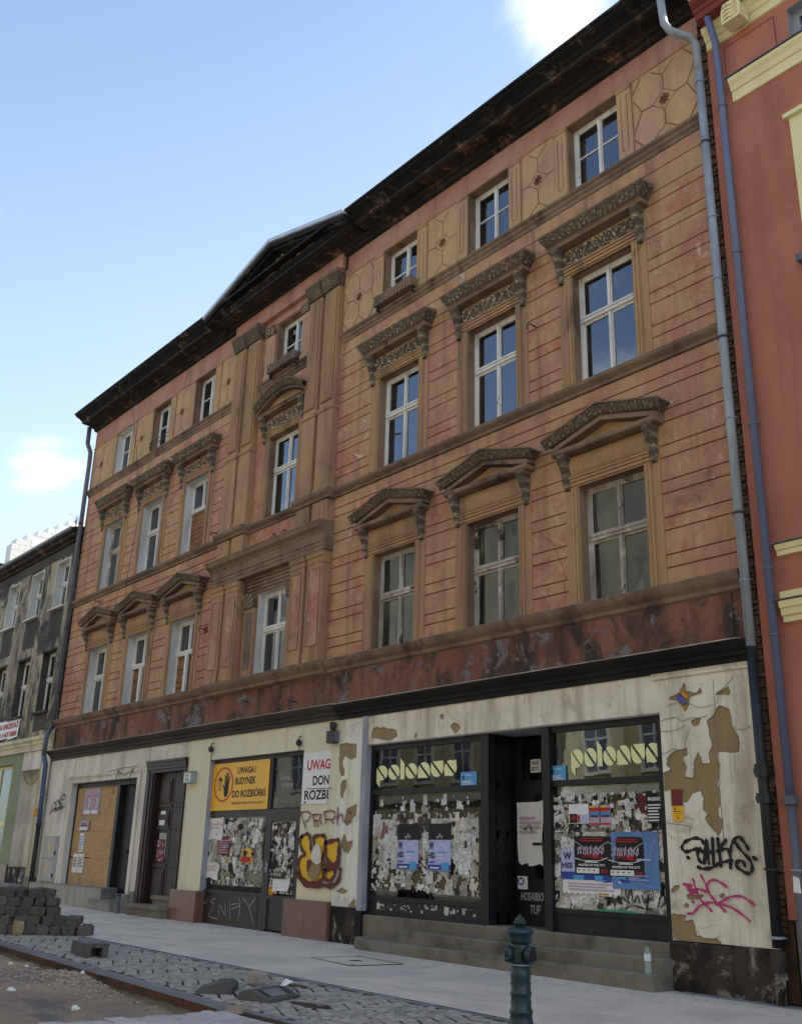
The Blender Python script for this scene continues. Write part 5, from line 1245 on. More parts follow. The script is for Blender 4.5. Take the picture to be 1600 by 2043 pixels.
m = MB(); m.cbox(-8.80, -7.86, -0.07, 0.1, -0.15, 0.585, 0.03); m.cbox(-7.85, XR, -0.075, 0.1, -0.15, 0.60, 0.03); m.build('pillar_foot', M_tar, B)
# --- the big shop: windows, recessed entry, steps
yw = 0.07
def shopwin(a, b):
    m = MB()
    for c, d, e, f in ((a, a+0.16, 0.56, 3.57), (b-0.13, b, 0.56, 3.57), (a+0.16, b-0.13, 3.46, 3.57), (a+0.16, b-0.13, 2.64, 2.73), (a+0.16, b-0.13, 0.82, 0.89), (a+0.16, b-0.13, 0.5, 0.58)): AB(m, c, d, e, f, yw, 0.17)
    AB(m, a+0.16, b-0.13, 0.58, 0.82, yw+0.02, 0.17)
    o = m.build('shop_window', M_black, B)
    for c, d in ((0.89, 2.64), (2.73, 3.46)):
        q = MB(); AB(q, a+0.155, b-0.125, c-0.005, d+0.005, 0.115, 0.121); q.build('pane', G_shop, o)
    q = MB()
    for r in range(3):                                        # wrought iron curls behind the glass
        for k in range(3):
            cx, cz = a+0.6+0.55*k, 1.1+0.75*r; q.tube([A(cx+0.2*math.cos(t*0.55), cz+0.24*math.sin(t*0.55), 0.3)[:1]+(0.3,)+A(cx, cz+0.24*math.sin(t*0.55), 0.3)[1:] for t in range(12)], 0.007, 5)
    q.build('window_grille', M_iron, o)
    return o
sw1 = shopwin(-15.54, -12.33); sw2 = shopwin(-11.06, -8.74)
m = MB(); AB(m, -12.46, -12.28, 0.55, 3.57, 0.03, 0.2); AB(m, -11.07, -10.92, 0.55, 3.57, 0.03, 0.2); m.build('entry_post', M_black, B)
m = MB()
ex0, ex1 = -12.33, -11.06
m.box(ex0-0.06, ex0, 0.2, 0.75, 0.5, 3.56); m.box(ex1, ex1+0.06, 0.2, 0.75, 0.5, 3.56)
for z0, z1 in ((0.6, 0.75), (1.9, 2.0), (2.7, 2.8), (3.4, 3.5)): m.box(ex0, ex0+0.02, 0.22, 0.7, z0, z1)
for y0 in (0.22, 0.45, 0.68): m.box(ex0, ex0+0.02, y0, y0+0.05, 0.6, 3.5)
ent_ = m.build('entry_side_panel', M_black, B)
q = MB()
for k in range(5):
    zc = 1.0+0.3*k
    q.tube([(ex0+0.015, 0.36+0.06*math.cos(t*0.6), zc+0.13*math.sin(t*0.6)) for t in range(12)], 0.006, 5)
q.build('iron_curl', M_iron, ent_)
m = MB()
dx0, dx1 = -12.3, -11.06; yd = 0.66
m.box(dx0, dx1, yd, yd+0.06, 2.72, 2.82); m.box(dx0, dx0+0.42, yd, yd+0.06, 0.56, 2.72); m.box(dx1-0.1, dx1, yd, yd+0.06, 0.56, 3.5); m.box(dx0+0.42, dx1-0.1, yd, yd+0.06, 0.56, 1.28); m.box(dx0+0.42, dx1-0.1, yd, yd+0.06, 2.6, 2.72)
m.box(dx0, dx0+0.12, yd, yd+0.06, 2.82, 3.5); m.box(dx0+0.5, dx1-0.2, yd-0.012, yd, 0.7, 1.2)
sdoor = m.build('shop_door', M_black, B)
q = MB(); q.box(dx0+0.4, dx1-0.08, yd+0.02, yd+0.026, 1.27, 2.61); q.build('pane', G_shop, sdoor)
q = MB(); q.box(dx0+0.11, dx1-0.08, yd+0.02, yd+0.026, 2.8, 3.5); q.build('pane', G_shop, sdoor)
q = MB(); q.lathe([(0.02, 0), (0.03, 0.02), (0.012, 0.05)], 0, 0, 0, 8); q.v = [(dx0+0.36+a, yd-c, 2.06+b) for a, b, c in q.v]; q.build('door_knob', M_zinc, sdoor)
m = MB(); m.box(-12.35, -11.0, 0.02, 0.75, 0.5, 0.565); m.build('threshold', M_stone, B)
# steps in long worn blocks
def step(x0, x1, y0, y1, z0, z1, cuts):
    xs = [x0]+cuts+[x1]
    for a, b in zip(xs[:-1], xs[1:]):
        q = MB(); q.cbox(a+0.002, b-0.003, y0+random.uniform(-.004, .004), y1, z0, z1+random.uniform(-.003, .004), 0.018); q.build('stone_step', M_stone, B)
step(-15.6, -8.77, -0.012, 0.1, -0.1, 0.555, [-12.4, -11.35])
step(-14.2, -8.77, -0.275, -0.012, -0.1, 0.375, [-11.6])
step(-15.1, -8.77, -0.5, -0.28, -0.1, 0.195, [-14.1, -10.9])
m = MB(); m.cbox(-15.4, -14.21, -0.278, -0.012, -0.1, 0.20, 0.01); m.build('stone_step', M_stone, B)
# small setts along the pillar foot
m = MB()
x = -8.6
while x < -6.0:
    w_ = random.uniform(0.16, 0.26); m.cbox(x, x+w_, -0.22, -0.09, -0.1, gz(x)+0.012, 0.01); x += w_+0.008
m.build('edge_setts', M_settd, B)

# ================================================================ things fixed to the fronts
def facade_thing(name, label, cat, x, z, y, group=None): return thing(name, label, cat, (x, y, z), group)
# yellow demolition warning
x0, z0 = A(-21.46, 2.47, 0.1); x1, z1 = A(-19.02, 3.52, 0.1); yv = 0.098
t = thing('warning_sign', 'yellow demolition warning sign with a raised hand in a red ring', 'sign', (x0, yv, z0))
m = MB(); m.box(x0, x1, yv, yv+0.012, z0, z1); m.build('board', P_yellow, t)
m = MB(); cx, cz = x0+0.53, z0+0.58
n = 40; yk = yv-0.002
for k in range(n):
    a, b = 2*PI*k/n, 2*PI*(k+1)/n; P = lambda r, q: (cx+r*1.1*math.cos(q), yk, cz+r*math.sin(q))
    m.quad(P(0.345, a), P(0.345, b), P(0.395, b), P(0.395, a))
m.build('red_ring', P_ring, t)
m = MB(); yy = yk
yy = ribbon(m, [(cx+0.13, cz-0.2), (cx+0.15, cz-0.02)], 0.19, yy, sm=False)
for (a, b, c, d, w_) in ((0.07, 0.02, 0.055, 0.2, .045), (0.125, 0.03, 0.125, 0.26, .045), (0.175, 0.03, 0.195, 0.24, .045), (0.22, 0.0, 0.27, 0.16, .042), (0.08, -0.14, -0.0, -0.02, .05)): yy = ribbon(m, [(cx+a, cz+b), (cx+c, cz+d)], w_, yy, sm=False)
for k in range(9): yy = ribbon(m, [(cx-0.22+0.02*math.cos(k), cz+0.08-0.025*k), (cx-0.08+0.02*math.sin(k*2), cz+0.07-0.025*k)], 0.006, yy, sm=False, taper=False)
yy = ribbon(m, [(cx-0.2, cz+0.1), (cx-0.15, cz+0.15), (cx-0.09, cz+0.1)], 0.05, yy)
m.build('hand_symbol', P_black, t)
m = MB(); W_ = x1-x0
text(m, 'UWAGA !', x0+1.12, x0+1.92, z0+0.79, z0+0.94, yk); text(m, 'BUDYNEK', x0+1.05, x0+1.93, z0+0.55, z0+0.71, yk); text(m, 'DO ROZBIÓRKI', x0+0.95, x0+2.36, z0+0.27, z0+0.47, yk); text(m, 'PRZEJŚCIE DRUGĄ STRONĄ ULICY', x0+0.95, x0+2.3, z0+0.115, z0+0.185, yk)
m.build('lettering', P_black, t)
# torn white warning
x0, z0 = -17.7, 2.53; x1, z1 = -16.74, 3.55
t = thing('torn_sign', 'white warning sign with red and black letters, its right side torn off', 'sign', (x0, -0.01, z0))
m = MB(); m.prism([(x0, z0), (x1-0.07, z0), (x1-0.01, z0+0.28), (x1-0.02, z0+0.5), (x1, z0+0.7), (x1, z1), (x0, z1)], -0.022, -0.006); m.build('board', P_signwhite, t)
m = MB(); text(m, 'UWAG', x0+0.15, x1-0.005, z0+0.66, z0+0.87, -0.0235); m.build('lettering', P_red, t)
m = MB(); text(m, 'DON', x0+0.37, x1-0.025, z0+0.36, z0+0.55, -0.0235); text(m, 'ROZBI', x0+0.1, x1-0.03, z0+0.08, z0+0.27, -0.0235); m.build('lettering', P_black, t)
m = MB(); m.tube([(x0+0.2, -0.03, z0+0.3), (x1+0.1, -0.03, z0+0.29)], 0.006, 5); m.box(x0+0.1, x0+0.16, -0.03, -0.024, z0+0.02, z0+0.05); m.build('wire_stub', M_iron, t)
# small plates on the pillar
yp = -0.05
m = MB(); m.box(-8.65, -8.47, yp, yp+0.012, 2.305, 2.52); tag(m.build('red_plate', P_maroon), 'small dark red plate on the peeling pillar, above the yellow one', 'plate')
t = thing('yellow_plate', 'small yellow plate with a Z fixed to the peeling pillar under the red one', 'plate', (-8.64, yp, 2.11))
m = MB(); m.box(-8.64, -8.465, yp, yp+0.012, 2.10, 2.30); m.build('plate', P_yellow, t)
m = MB(); text(m, 'Z', -8.62, -8.575, 2.225, 2.28, yp-0.002); m.box(-8.565, -8.55, yp-0.002, yp-0.001, 2.225, 2.235); m.box(-8.54, -8.5, yp-0.002, yp-0.001, 2.225, 2.235); m.box(-8.6, -8.51, yp-0.002, yp-0.001, 2.2, 2.204); m.box(-8.56, -8.55, yp-0.002, yp-0.001, 2.165, 2.18); m.box(-8.57, -8.545, yp-0.002, yp-0.001, 2.13, 2.15); m.build('lettering', P_black, t)
# shop name letters (cream foil on the glass)
def clip(poly, a, b, c):            # keep a*x+b*z+c >= 0
    out = []
    for i in range(len(poly)):
        p, q = poly[i], poly[(i+1) % len(poly)]; dp, dq = a*p[0]+b*p[1]+c, a*q[0]+b*q[1]+c
        if dp >= 0: out.append(p)
        if dp*dq < 0: s = dp/(dp-dq); out.append((p[0]+(q[0]-p[0])*s, p[1]+(q[1]-p[1])*s))
    return out
def arcp(cx, cz, r, a0, a1, n=10): return [(cx+r*math.cos(rad(a0+(a1-a0)*k/n)), cz+r*math.sin(rad(a0+(a1-a0)*k/n))) for k in range(n+1)]
def slash(poly, gap=0.105, sx=1.0, k=0.0):
    # cut along a line falling from top left to bottom right
    a, b = 1.0, 0.9; c = -(a*0.5+b*0.5)
    return [clip(poly, a, b, c-gap+k), clip(poly, -a, -b, -c-gap-k)]
GL = {}
GL['o'] = (slash(arcp(.5, .5, .5, 0, 351, 28)), 1.0)
GL['n'] = (slash([(1, 0)]+arcp(.5, .5, .5, 0, 180, 16)+[(0, 0)]), 1.0)
GL['u'] = (slash([(0, 1)]+arcp(.5, .5, .5, 180, 360, 16)+[(1, 1)]), 1.0)
GL['s'] = (slash(arcp(.5, .5, .5, 60, 200, 12)+[(0.06, 0.0)]+arcp(.5, .5, .5, -120, 20, 12)+[(0.94, 1)]), 1.0)
pb = [(0, 0.88)]+arcp(.5, .5, .5, 130, -80, 18)+[(0.3, 0.02)]
GL['p'] = ([clip([(0.12, 0.95)]+arcp(.5, .5, .5, 130, -60, 18), 1.0, 0.9, -0.95+0.0+0.0), [(0, 0.86), (0.72, 0.08), (0.5, 0), (0.32, 0.0), (0.32, -0.45), (0, -0.12)]], 1.0)
GL['l'] = ([[(0, 0), (0.36, 0), (0.36, 0.98), (0, 1.38)]], 0.38)
def shop_name(xa, xb, zb, h, y, lab):
    t = thing('shop_lettering', lab, 'lettering', (xa, y, zb), 'shop name in cut out letters on the windows')
    word = 'polonus'; tot = sum(GL[c][1] for c in word)+0.07*6; s = (xb-xa)/tot; x = xa
    for c in word:
        m = MB()
        for pg in GL[c][0]:
            if len(pg) > 2: m.prism([(x+px*s, zb+pz*h) for px, pz in pg], y-0.003, y)
        m.build('letter', P_gold, t); x += (GL[c][1]+0.07)*s
x0, z0 = A(-15.27, 2.90, 0.11); x1, _ = A(-13.05, 3, 0.11)
shop_name(x0, x1, z0, 0.275, 0.112, 'cream shop name in cut out letters on the left big shop window')
x0, z0 = A(-10.47, 2.90, 0.11); x1, _ = A(-8.83, 3, 0.11)
shop_name(x0, x1, z0, 0.28, 0.112, 'cream shop name in cut out letters on the right big shop window beside the pillar')
def poster(name, label, cat, a, b, c, d, y, mat, group=None, curl=0.012, prints=(), jag=0.0):
    x0, z0 = A(a, c, y); x1, z1 = A(b, d, y)
    n = 6; vs = []; fs = []
    for j in range(n+1):
        for i in range(n+1):
            u, v = i/n, j/n; e = max(abs(u*2-1), abs(v*2-1)); jj = jag*random.uniform(-1, 1) if (j == 0 or i == n) else 0
            vs.append((x0+(x1-x0)*u+jj, y-curl*max(0, e-0.6)**2*3*random.random(), z0+(z1-z0)*v+jj))
    for j in range(n):
        for i in range(n): k = j*(n+1)+i; fs.append((k, k+1, k+n+2, k+n+1))
    m = MB(); m.add(vs, fs)
    t = thing(name, label, cat, (x0, y, z0), group)
    m.build('sheet', mat, t)
    yk = y-curl*0.5-0.002
    for k, (nm, mt_, items) in enumerate(prints):
        q = MB()
        for it in items:
            if it[0] == 't': text(q, it[1], x0+(x1-x0)*it[2], x0+(x1-x0)*it[3], z0+(z1-z0)*it[4], z0+(z1-z0)*it[5], yk-0.0006*k)
            elif it[0] == 'b': q.quad(*[(x0+(x1-x0)*u, yk-0.0006*k, z0+(z1-z0)*v) for u, v in ((it[1], it[3]), (it[2], it[3]), (it[2], it[4]), (it[1], it[4]))])
            elif it[0] == 's': ribbon(q, [(x0+(x1-x0)*u, z0+(z1-z0)*v) for u, v in it[2]], it[1], yk-0.0006*k)
        q.build(nm, mt_, t)
    return t
lines = lambda z0, z1, n, x0=0.1, x1=0.9: [('b', x0, x1-random.uniform(0, .25), z0+(z1-z0)*k/n, z0+(z1-z0)*(k+0.45)/n) for k in range(n)]
yg = 0.100
stick = [('print', P_white, lines(0.1, 0.42, 3)+[('b', 0.3, 0.7, 0.75, 0.8)]), ('dark_print', P_black, [('b', 0.12, 0.22, 0.5, 0.72)])]
poster('window_sticker', 'pale blue notice stuck in the right corner of the left big shop window', 'sticker', -12.95, -12.55, 2.72, 2.95, yg, P_blue, 'blue notices on the big shop windows', 0.002, stick)
poster('window_sticker', 'pale blue notice stuck in the left corner of the right big shop window', 'sticker', -10.9, -10.58, 2.72, 2.95, yg, P_blue, 'blue notices on the big shop windows', 0.002, stick)
conc = [('blue_band', P_dblue, [('b', 0, 1, 0.02, 0.2), ('b', 0.05, 0.3, 0.25, 0.3)]), ('black_print', P_black, [('t', 'W', 0.04, 0.26, 0.68, 0.95), ('t', 'HSS', 0.02, 0.3, 0.4, 0.6)]), ('white_print', P_white, [('s', 0.02, [(0.4, 0.7), (0.55, 0.85), (0.75, 0.8), (0.85, 0.65)]), ('b', 0.4, 0.65, 0.5, 0.54), ('b', 0.4, 0.68, 0.38, 0.42), ('b', 0.1, 0.5, 0.07, 0.12)]), ('blue_print', P_blue, [('b', 0.6, 0.92, 0.0, 0.28), ('b', 0.45, 0.8, 0.58, 0.63)])]
for k, a in enumerate((-14.6, -13.76)):
    poster('concert_poster', ('lilac and blue poster in the left big shop window, the left one of the pair', 'lilac and blue poster in the left big shop window, the right one of the pair')[k], 'poster', a, a+0.58, 1.35, 1.85, yg-0.012, P_lilac, 'lilac concert posters', 0.006, conc)
    poster('torn_black_poster', ('remains of a black poster above the left lilac poster', 'remains of a black poster above the right lilac poster')[k], 'poster', a, a+0.58, 1.84, 2.12, yg-0.011, P_black, 'black poster remains', 0.004, [('print', P_silver, [('s', 0.02, [(0.4, 0.05), (0.5, 0.4), (0.6, 0.1)]), ('s', 0.015, [(0.35, 0.2), (0.65, 0.25)])])], 0.03)
# right window
poster('big_blue_poster', 'big plain blue poster behind the black posters in the right shop window', 'poster', -9.75, -8.93, 1.2, 1.97, yg-0.010, P_pblue, None, 0.05, [('crease', P_lilac, [('s', 0.006, [(0.62, 1.0), (0.75, 0.7), (0.7, 0.3)]), ('s', 0.005, [(0.95, 0.9), (0.8, 0.55)]), ('s', 0.005, [(0.6, 0.1), (0.9, 0.04)])]), ('pale_print', P_lilac, lines(0.16, 0.26, 3, 0.35, 0.8)+[('b', 0.55, 0.85, 0.5, 0.53)])], 0.01)
fig = []
for k in range(16):
    u = 0.12+0.78*k/16+random.uniform(-.02, .02); v = 0.52+random.uniform(-.02, .06); fig += [('s', 0.022, [(u, v), (u+random.uniform(-.03, .03), v+0.1), (u+random.uniform(-.05, .05), v+0.17)]), ('s', 0.009, [(u, v+.12), (u+random.uniform(-.08, .08), v+0.04+random.uniform(0, .14))])]
mc = [('red_print', P_red, [('b', 0.18, 0.85, 0.93, 0.95), ('b', 0.18, 0.85, 0.87, 0.90), ('t', 'STIC', 0.25, 0.55, 0.44, 0.54), ('b', 0.55, 0.72, 0.42, 0.52), ('b', 0.78, 0.86, 0.4, 0.46)]), ('figures', P_silver, fig), ('white_print', P_white, [('t', 'MASTERS OF THE CITY', 0.12, 0.9, 0.215, 0.275), ('b', 0.06, 0.72, 0.03, 0.17), ('b', 0.3, 0.7, 0.31, 0.335), ('s', 0.012, [(0.02, 0.42), (0.3, 0.36), (0.7, 0.36), (0.98, 0.44)]), ('s', 0.006, [(0.0, 0.88), (0.3, 0.7)]), ('s', 0.006, [(1.0, 0.85), (0.75, 0.72)])]),
      ('logos', P_black, [('b', 0.1+0.15*k, 0.16+0.15*k, 0.1, 0.13) for k in range(4)]), ('dark_red_print', P_maroon, [('b', 0.76, 0.97, 0.03, 0.15)])]
poster('fight_poster', 'black poster lettered MASTERS OF THE CITY, left of the two in the right window', 'poster', -10.46, -9.82, 1.38, 1.91, yg-0.016, P_black, 'black event posters', 0.006, mc)
poster('fight_poster', 'black poster lettered MASTERS OF THE CITY overlapping the big blue poster', 'poster', -9.83, -9.2, 1.36, 1.90, yg-0.018, P_black, 'black event posters', 0.006, mc)
poster('concert_poster', 'lilac poster strip with black letters at the left of the black posters', 'poster', -10.72, -10.45, 1.36, 1.72, yg-0.012, P_lilac, 'lilac concert posters', 0.004, [('black_print', P_black, [('t', 'W', 0.15, 0.75, 0.6, 0.9), ('t', 'HSS', 0.05, 0.8, 0.28, 0.5)]), ('blue_band', P_dblue, [('b', 0, 1, 0.0, 0.14)])])
poster('blue_strip', 'row of deep blue poster bottoms under the black posters', 'poster', -10.72, -9.45, 1.29, 1.385, yg-0.013, P_dblue, None, 0.006, [('pale_print', P_blue, [('b', 0.18, 0.34, 0.1, 0.8), ('b', 0.5, 0.62, 0.0, 0.8), ('b', 0.75, 0.95, 0.4, 0.9)])], 0.02)
poster('white_flyer', 'white flyer with a dark picture at its foot in the right shop window', 'flyer', -10.55, -10.16, 2.09, 2.37, yg-0.01, P_white, None, 0.004, [('picture', P_black, [('b', 0.04, 0.42, 0.03, 0.5)]), ('red_print', P_red, [('s', 0.03, [(0.15, 0.2), (0.25, 0.38), (0.32, 0.25)]), ('b', 0.44, 0.56, 0.05, 0.45)]), ('pale_picture', P_lilac, [('b', 0.58, 0.95, 0.05, 0.45)])])
for k, a in enumerate((-10.15, -9.94)):
    poster('small_flyer', ('small red and blue flyer, the left one beside the white flyer', 'small red and blue flyer, the right one of the pair beside the white flyer')[k], 'flyer', a, a+0.19, 2.06, 2.34, yg-0.01, P_silver, 'small red and blue flyers', 0.003, [('red_print', P_red, [('b', 0, 1, 0.72, 0.9), ('b', 0.05, 0.95, 0.03, 0.12)]), ('blue_print', P_pblue, [('b', 0, 1, 0.5, 0.7)]), ('yellow_print', P_yellow, [('b', 0.05, 0.6, 0.9, 1.0)]), ('dark_print', P_black, [('b', 0.08, 0.9, 0.42, 0.5)])])
poster('printed_sheet', 'black and white sheet with large letters at the right edge of the right window', 'poster', -9.1, -8.83, 2.08, 2.45, yg-0.01, P_black, None, 0.004, [('white_print', P_white, [('t', 'RISIS', 0.1, 0.95, 0.82, 0.95)]+lines(0.08, 0.75, 6, 0.05, 0.95))])
poster('yellowed_sheet', 'long yellowed sheet under the blue poster strip in the right window', 'poster', -10.7, -9.62, 1.1, 1.3, yg-0.012, P_white, None, 0.012, [('print', P_silver, lines(0.3, 0.9, 3, 0.1, 0.9)), ('yellow_print', P_ochre, [('b', 0.6, 0.8, 0.04, 0.14)]), ('dots', P_black, [('b', 0.05+0.1*k, 0.08+0.1*k, 0.04, 0.1) for k in range(10)])], 0.012)
poster('green_strip', 'green strip of an old poster along the foot of the right window', 'poster', -10.05, -9.35, 0.87, 0.92, yg-0.008, P_teal, None, 0.003)
# yellow shop
redscript = lambda *q: [('red_script', P_red, [('s', 0.012, l) for l in q])]
scr = redscript([(0.1, 0.85), (0.12, 0.65), (0.25, 0.68)], [(0.3, 0.75), (0.38, 0.68), (0.42, 0.78)], [(0.45, 0.72), (0.6, 0.73)], [(0.62, 0.9), (0.66, 0.68), (0.75, 0.8), (0.8, 0.7)], [(0.84, 0.85), (0.88, 0.7), (0.97, 0.72)], [(0.1, 0.5), (0.5, 0.58), (0.9, 0.52)])
poster('torn_sheet', 'white sheet with red script, the upper one on the yellow shop window', 'sheet', -21.44, -20.82, 1.82, 2.31, 0.14, P_white, 'white sheets with red script', 0.03, scr, 0.05)
poster('torn_sheet', 'white sheet with red script, the lower one on the yellow shop window', 'sheet', -21.45, -20.85, 1.0, 1.36, 0.14, P_white, 'white sheets with red script', 0.03, scr, 0.04)
poster('maroon_poster', 'maroon poster in the middle of the yellow shop window', 'poster', -20.98, -20.42, 1.52, 1.92, 0.142, P_maroon, None, 0.006, [('print', P_silver, lines(0.1, 0.85, 6, 0.08, 0.95))], 0.02)
poster('colour_poster', 'torn yellow and red poster on the yellow shop window', 'poster', -19.92, -19.5, 1.38, 1.66, 0.142, P_yellow, None, 0.01, [('red_print', P_red, [('b', 0.0, 0.9, 0.0, 0.4)]), ('dark_print', P_black, [('b', 0.1, 0.7, 0.6, 0.66), ('b', 0.1, 0.6, 0.75, 0.8)])], 0.03)
poster('white_notice', 'white printed notice on the yellow shop door', 'notice', -18.55, -18.22, 1.52, 1.88, 0.142, P_white, None, 0.004, [('print', P_black, lines(0.1, 0.5, 4)+[('s', 0.012, [(0.3, 0.6), (0.3, 0.9), (0.6, 0.75)])])])
poster('white_sheet', 'blank white sheet hanging low on the yellow shop door', 'sheet', -18.6, -18.0, 0.86, 1.08, 0.14, P_white, None, 0.03, (), 0.04)
poster('orange_scrap', 'orange poster scrap at the foot of the yellow shop door', 'scrap', -18.8, -18.45, 0.78, 0.92, 0.142, P_ochre, None, 0.01, (), 0.03)
# posters on the big shop's door
poster('yellowed_poster', 'large crumpled yellowed poster on the recessed shop door', 'poster', -11.62, -11.06, 1.5, 2.42, 0.63, P_white, None, 0.05, [('print', P_silver, lines(0.5, 0.8, 4)), ('dark_print', P_black, [('b', 0.6, 0.95, 0.3, 0.34), ('s', 0.02, [(0.3, 0.55), (0.5, 0.62), (0.6, 0.5)])])], 0.04)
poster('round_badge', 'white square sticker with a blue round badge on the recessed shop door', 'sticker', -11.63, -11.42, 1.13, 1.32, 0.63, P_white, None, 0.002, [('badge', P_dblue, [('s', 0.03, [(0.35+0.28*math.cos(k), 0.6+0.25*math.sin(k)) for k in range(7)])])])
poster('tag_sticker', 'pale sticker with black scrawl above the recessed shop door', 'sticker', -11.32, -11.1, 2.87, 3.07, 0.63, P_white, None, 0.002, [('scrawl', P_black, [('t', 'WHAT', 0.1, 0.9, 0.55, 0.9), ('t', 'BOYS', 0.1, 0.85, 0.1, 0.45)])])
t = thing('chalk_writing', 'thin pale letters scratched low on the recessed black shop door', 'graffiti', (-11.5, 0.64, 0.9))
m = MB(); x0, z0 = A(-11.58, 0.97, 0.64); text(m, 'HOSABBO', x0, x0+0.5, z0, z0+0.13, 0.644, 0, 0.02); text(m, 'TUF', x0+0.2, x0+0.42, z0-0.2, z0-0.06, 0.644, 0, 0.02); m.build('strokes', P_chalk, t)
# papers on the strand board
for nm, lab, a, b, c, d in (('photo_sheet', 'pinkish picture sheet pinned high on the strand board, left of two', -28.75, -28.22, 2.5, 3.2), ('photo_sheet', 'pinkish picture sheet pinned high on the strand board, right of two', -28.2, -27.7, 2.5, 3.2)):
    poster(nm, lab, 'sheet', a, b, c, d, 0.155, P_silver, 'picture sheets on the strand board', 0.004, [('print', P_pink, [('b', 0.25, 0.75, 0.7, 0.74), ('s', 0.04, [(0.3, 0.3), (0.4, 0.5), (0.3, 0.6)])]), ('white_print', P_white, [('s', 0.05, [(0.65, 0.3), (0.7, 0.5), (0.6, 0.6)]), ('b', 0.05, 0.9, 0.04, 0.16)])])
poster('hanging_leaflet', 'crooked leaflet curling off the strand board above its seam', 'leaflet', -28.8, -28.2, 2.08, 2.36, 0.15, P_silver, None, 0.05, [('print', P_black, [('b', 0.1, 0.8, 0.4, 0.5), ('b', 0.2, 0.7, 0.6, 0.66)]), ('white_print', P_white, [('b', 0.0, 0.9, 0.0, 0.3)])], 0.04)
poster('leaflet', 'narrow white leaflet in the middle of the strand board', 'leaflet', -28.75, -28.45, 1.5, 2.0, 0.155, P_white, None, 0.006, [('print', P_pblue, lines(0.1, 0.9, 6))])
for k, a in enumerate((-29.05, -28.66)):
    poster('leaflet_sheet', ('white printed leaflet low on the strand board, left of two', 'white printed leaflet low on the strand board, right of two')[k], 'leaflet', a, a+0.35, 0.95, 1.45, 0.155, P_white, 'leaflets low on the strand board', 0.006, [('print', P_maroon, lines(0.3, 0.85, 7))])
# torn paper layers: far too many scraps to count
def scraps(label, a, b, c, d, y, n, size, dens, cols, layers=0.012):
    vs = []; fs = []; cl = []
    x0, z0 = A(a, c, y); x1, z1 = A(b, d, y)
    for k in range(n):
        u, v = random.random(), random.random()
        if random.random() > dens(u, v): continue
        hw = size*random.choice((0.3, 0.45, 0.7, 1.1, 1.9))*random.uniform(.7, 1.2); hh_ = hw*random.choice((0.35, 0.7, 1.2, 1.5)); cx, cz = x0+(x1-x0)*u, z0+(z1-z0)*v
        an = random.gauss(0, 0.08) if random.random() < 0.7 else random.gauss(0, 0.5); base = len(vs); yy = y-layers*random.random(); tj = random.uniform(0.08, 0.34); cut = random.randint(0, 5); P_ = []
        for e, (ax, az, bx, bz) in enumerate(((-1, -1, 1, -1), (1, -1, 1, 1), (1, 1, -1, 1), (-1, 1, -1, -1))):
            for k2 in range(3):
                f = (k2+random.uniform(-.2, .2))/3; rag = tj*random.uniform(-1, .4); kx, kz = ax+(bx-ax)*f, az+(bz-az)*f
                if e == cut and k2 == 0: kx *= random.uniform(.1, .6); kz *= random.uniform(.1, .6)
                P_.append((kx*(1+rag)*hw, kz*(1+rag)*hh_))
        q = len(P_); lift = 0.008 if random.random() < 0.05 else 0.0
        for px, pz in P_:
            qx, qz = cx+px*math.cos(an)-pz*math.sin(an), cz+px*math.sin(an)+pz*math.cos(an)
            vs.append((min(max(qx, x0), x1), yy-lift-random.uniform(0, .0015), min(max(qz, z0), z1)))
        fs.append(tuple(range(base, base+q))); co = random.choice(cols); f = random.uniform(0.75, 1.1); cl += [co[0]*f, co[1]*f, co[2]*f, 1.0]*q
    me = bpy.data.meshes.new('torn_posters'); me.from_pydata(vs, [], fs)
    ca = me.color_attributes.new('scrap', 'FLOAT_COLOR', 'CORNER'); ca.data.foreach_set('color', cl); me.materials.append(M_paper); me.update()
    return tag(link('torn_posters', me), label, 'torn posters', None, 'stuff')
W0 = [S(214,211,204,1.3), S(204,200,190,1.3), S(190,184,170,1.3), S(218,216,210,1.3), S(170,164,150,1.25), S(206,200,184,1.3)]
D0 = [S(70,68,62), S(52,50,48), S(90,84,74), S(40,38,36)]
C0 = [S(170,60,60), S(200,170,70), S(90,120,160), S(190,130,140), S(110,40,44), S(120,150,120)]
def crust(a, b, c, d, y, seed, thr):
    # continuous pasted layer with real holes torn in it
    x0, z0 = A(a, c, y); x1, z1 = A(b, d, y); st = 0.014
    nx_, nz_ = int((x1-x0)/st), int((z1-z0)/st); X, Z_ = np.meshgrid(np.linspace(x0, x1, nx_), np.linspace(z0, z1, nz_))
    N = snoise(X, Z_*0.8, seed, 6, 2.6)+0.45*snoise(X, Z_, seed+3, 4, 9.0); V = (Z_-z0)/(z1-z0)
    keep = N > thr(X, V)
    Y = y-0.003-0.006*np.clip(snoise(X, Z_, seed+5, 4, 4.0), 0, 1)
    m = MB(); m.v = np.stack([X, Y, Z_], -1).reshape(-1, 3).tolist()
    tone = []; r = random.Random(seed); pal = {}
    for j in range(nz_-1):
        for i in range(nx_-1):
            if keep[j, i] and keep[j+1, i+1]:
                m.f.append((j*nx_+i, j*nx_+i+1, (j+1)*nx_+i+1, (j+1)*nx_+i)); key = (int((i+j*0.06)/26), int((j+0.05*i)/34))
                if key not in pal: q = r.choice(W0+W0+[S(120,116,108,1.1), S(150,140,124,1.1), S(140,110,106)]); f = r.uniform(.7, 1.0); pal[key] = [q[0]*f, q[1]*f, q[2]*f, 1.0]
                tone += pal[key]*4
    me = bpy.data.meshes.new('pasted_paper'); me.from_pydata(m.v, [], m.f)
    ca = me.color_attributes.new('scrap', 'FLOAT_COLOR', 'CORNER'); ca.data.foreach_set('color', tone); me.materials.append(M_paper); me.update()
    return me
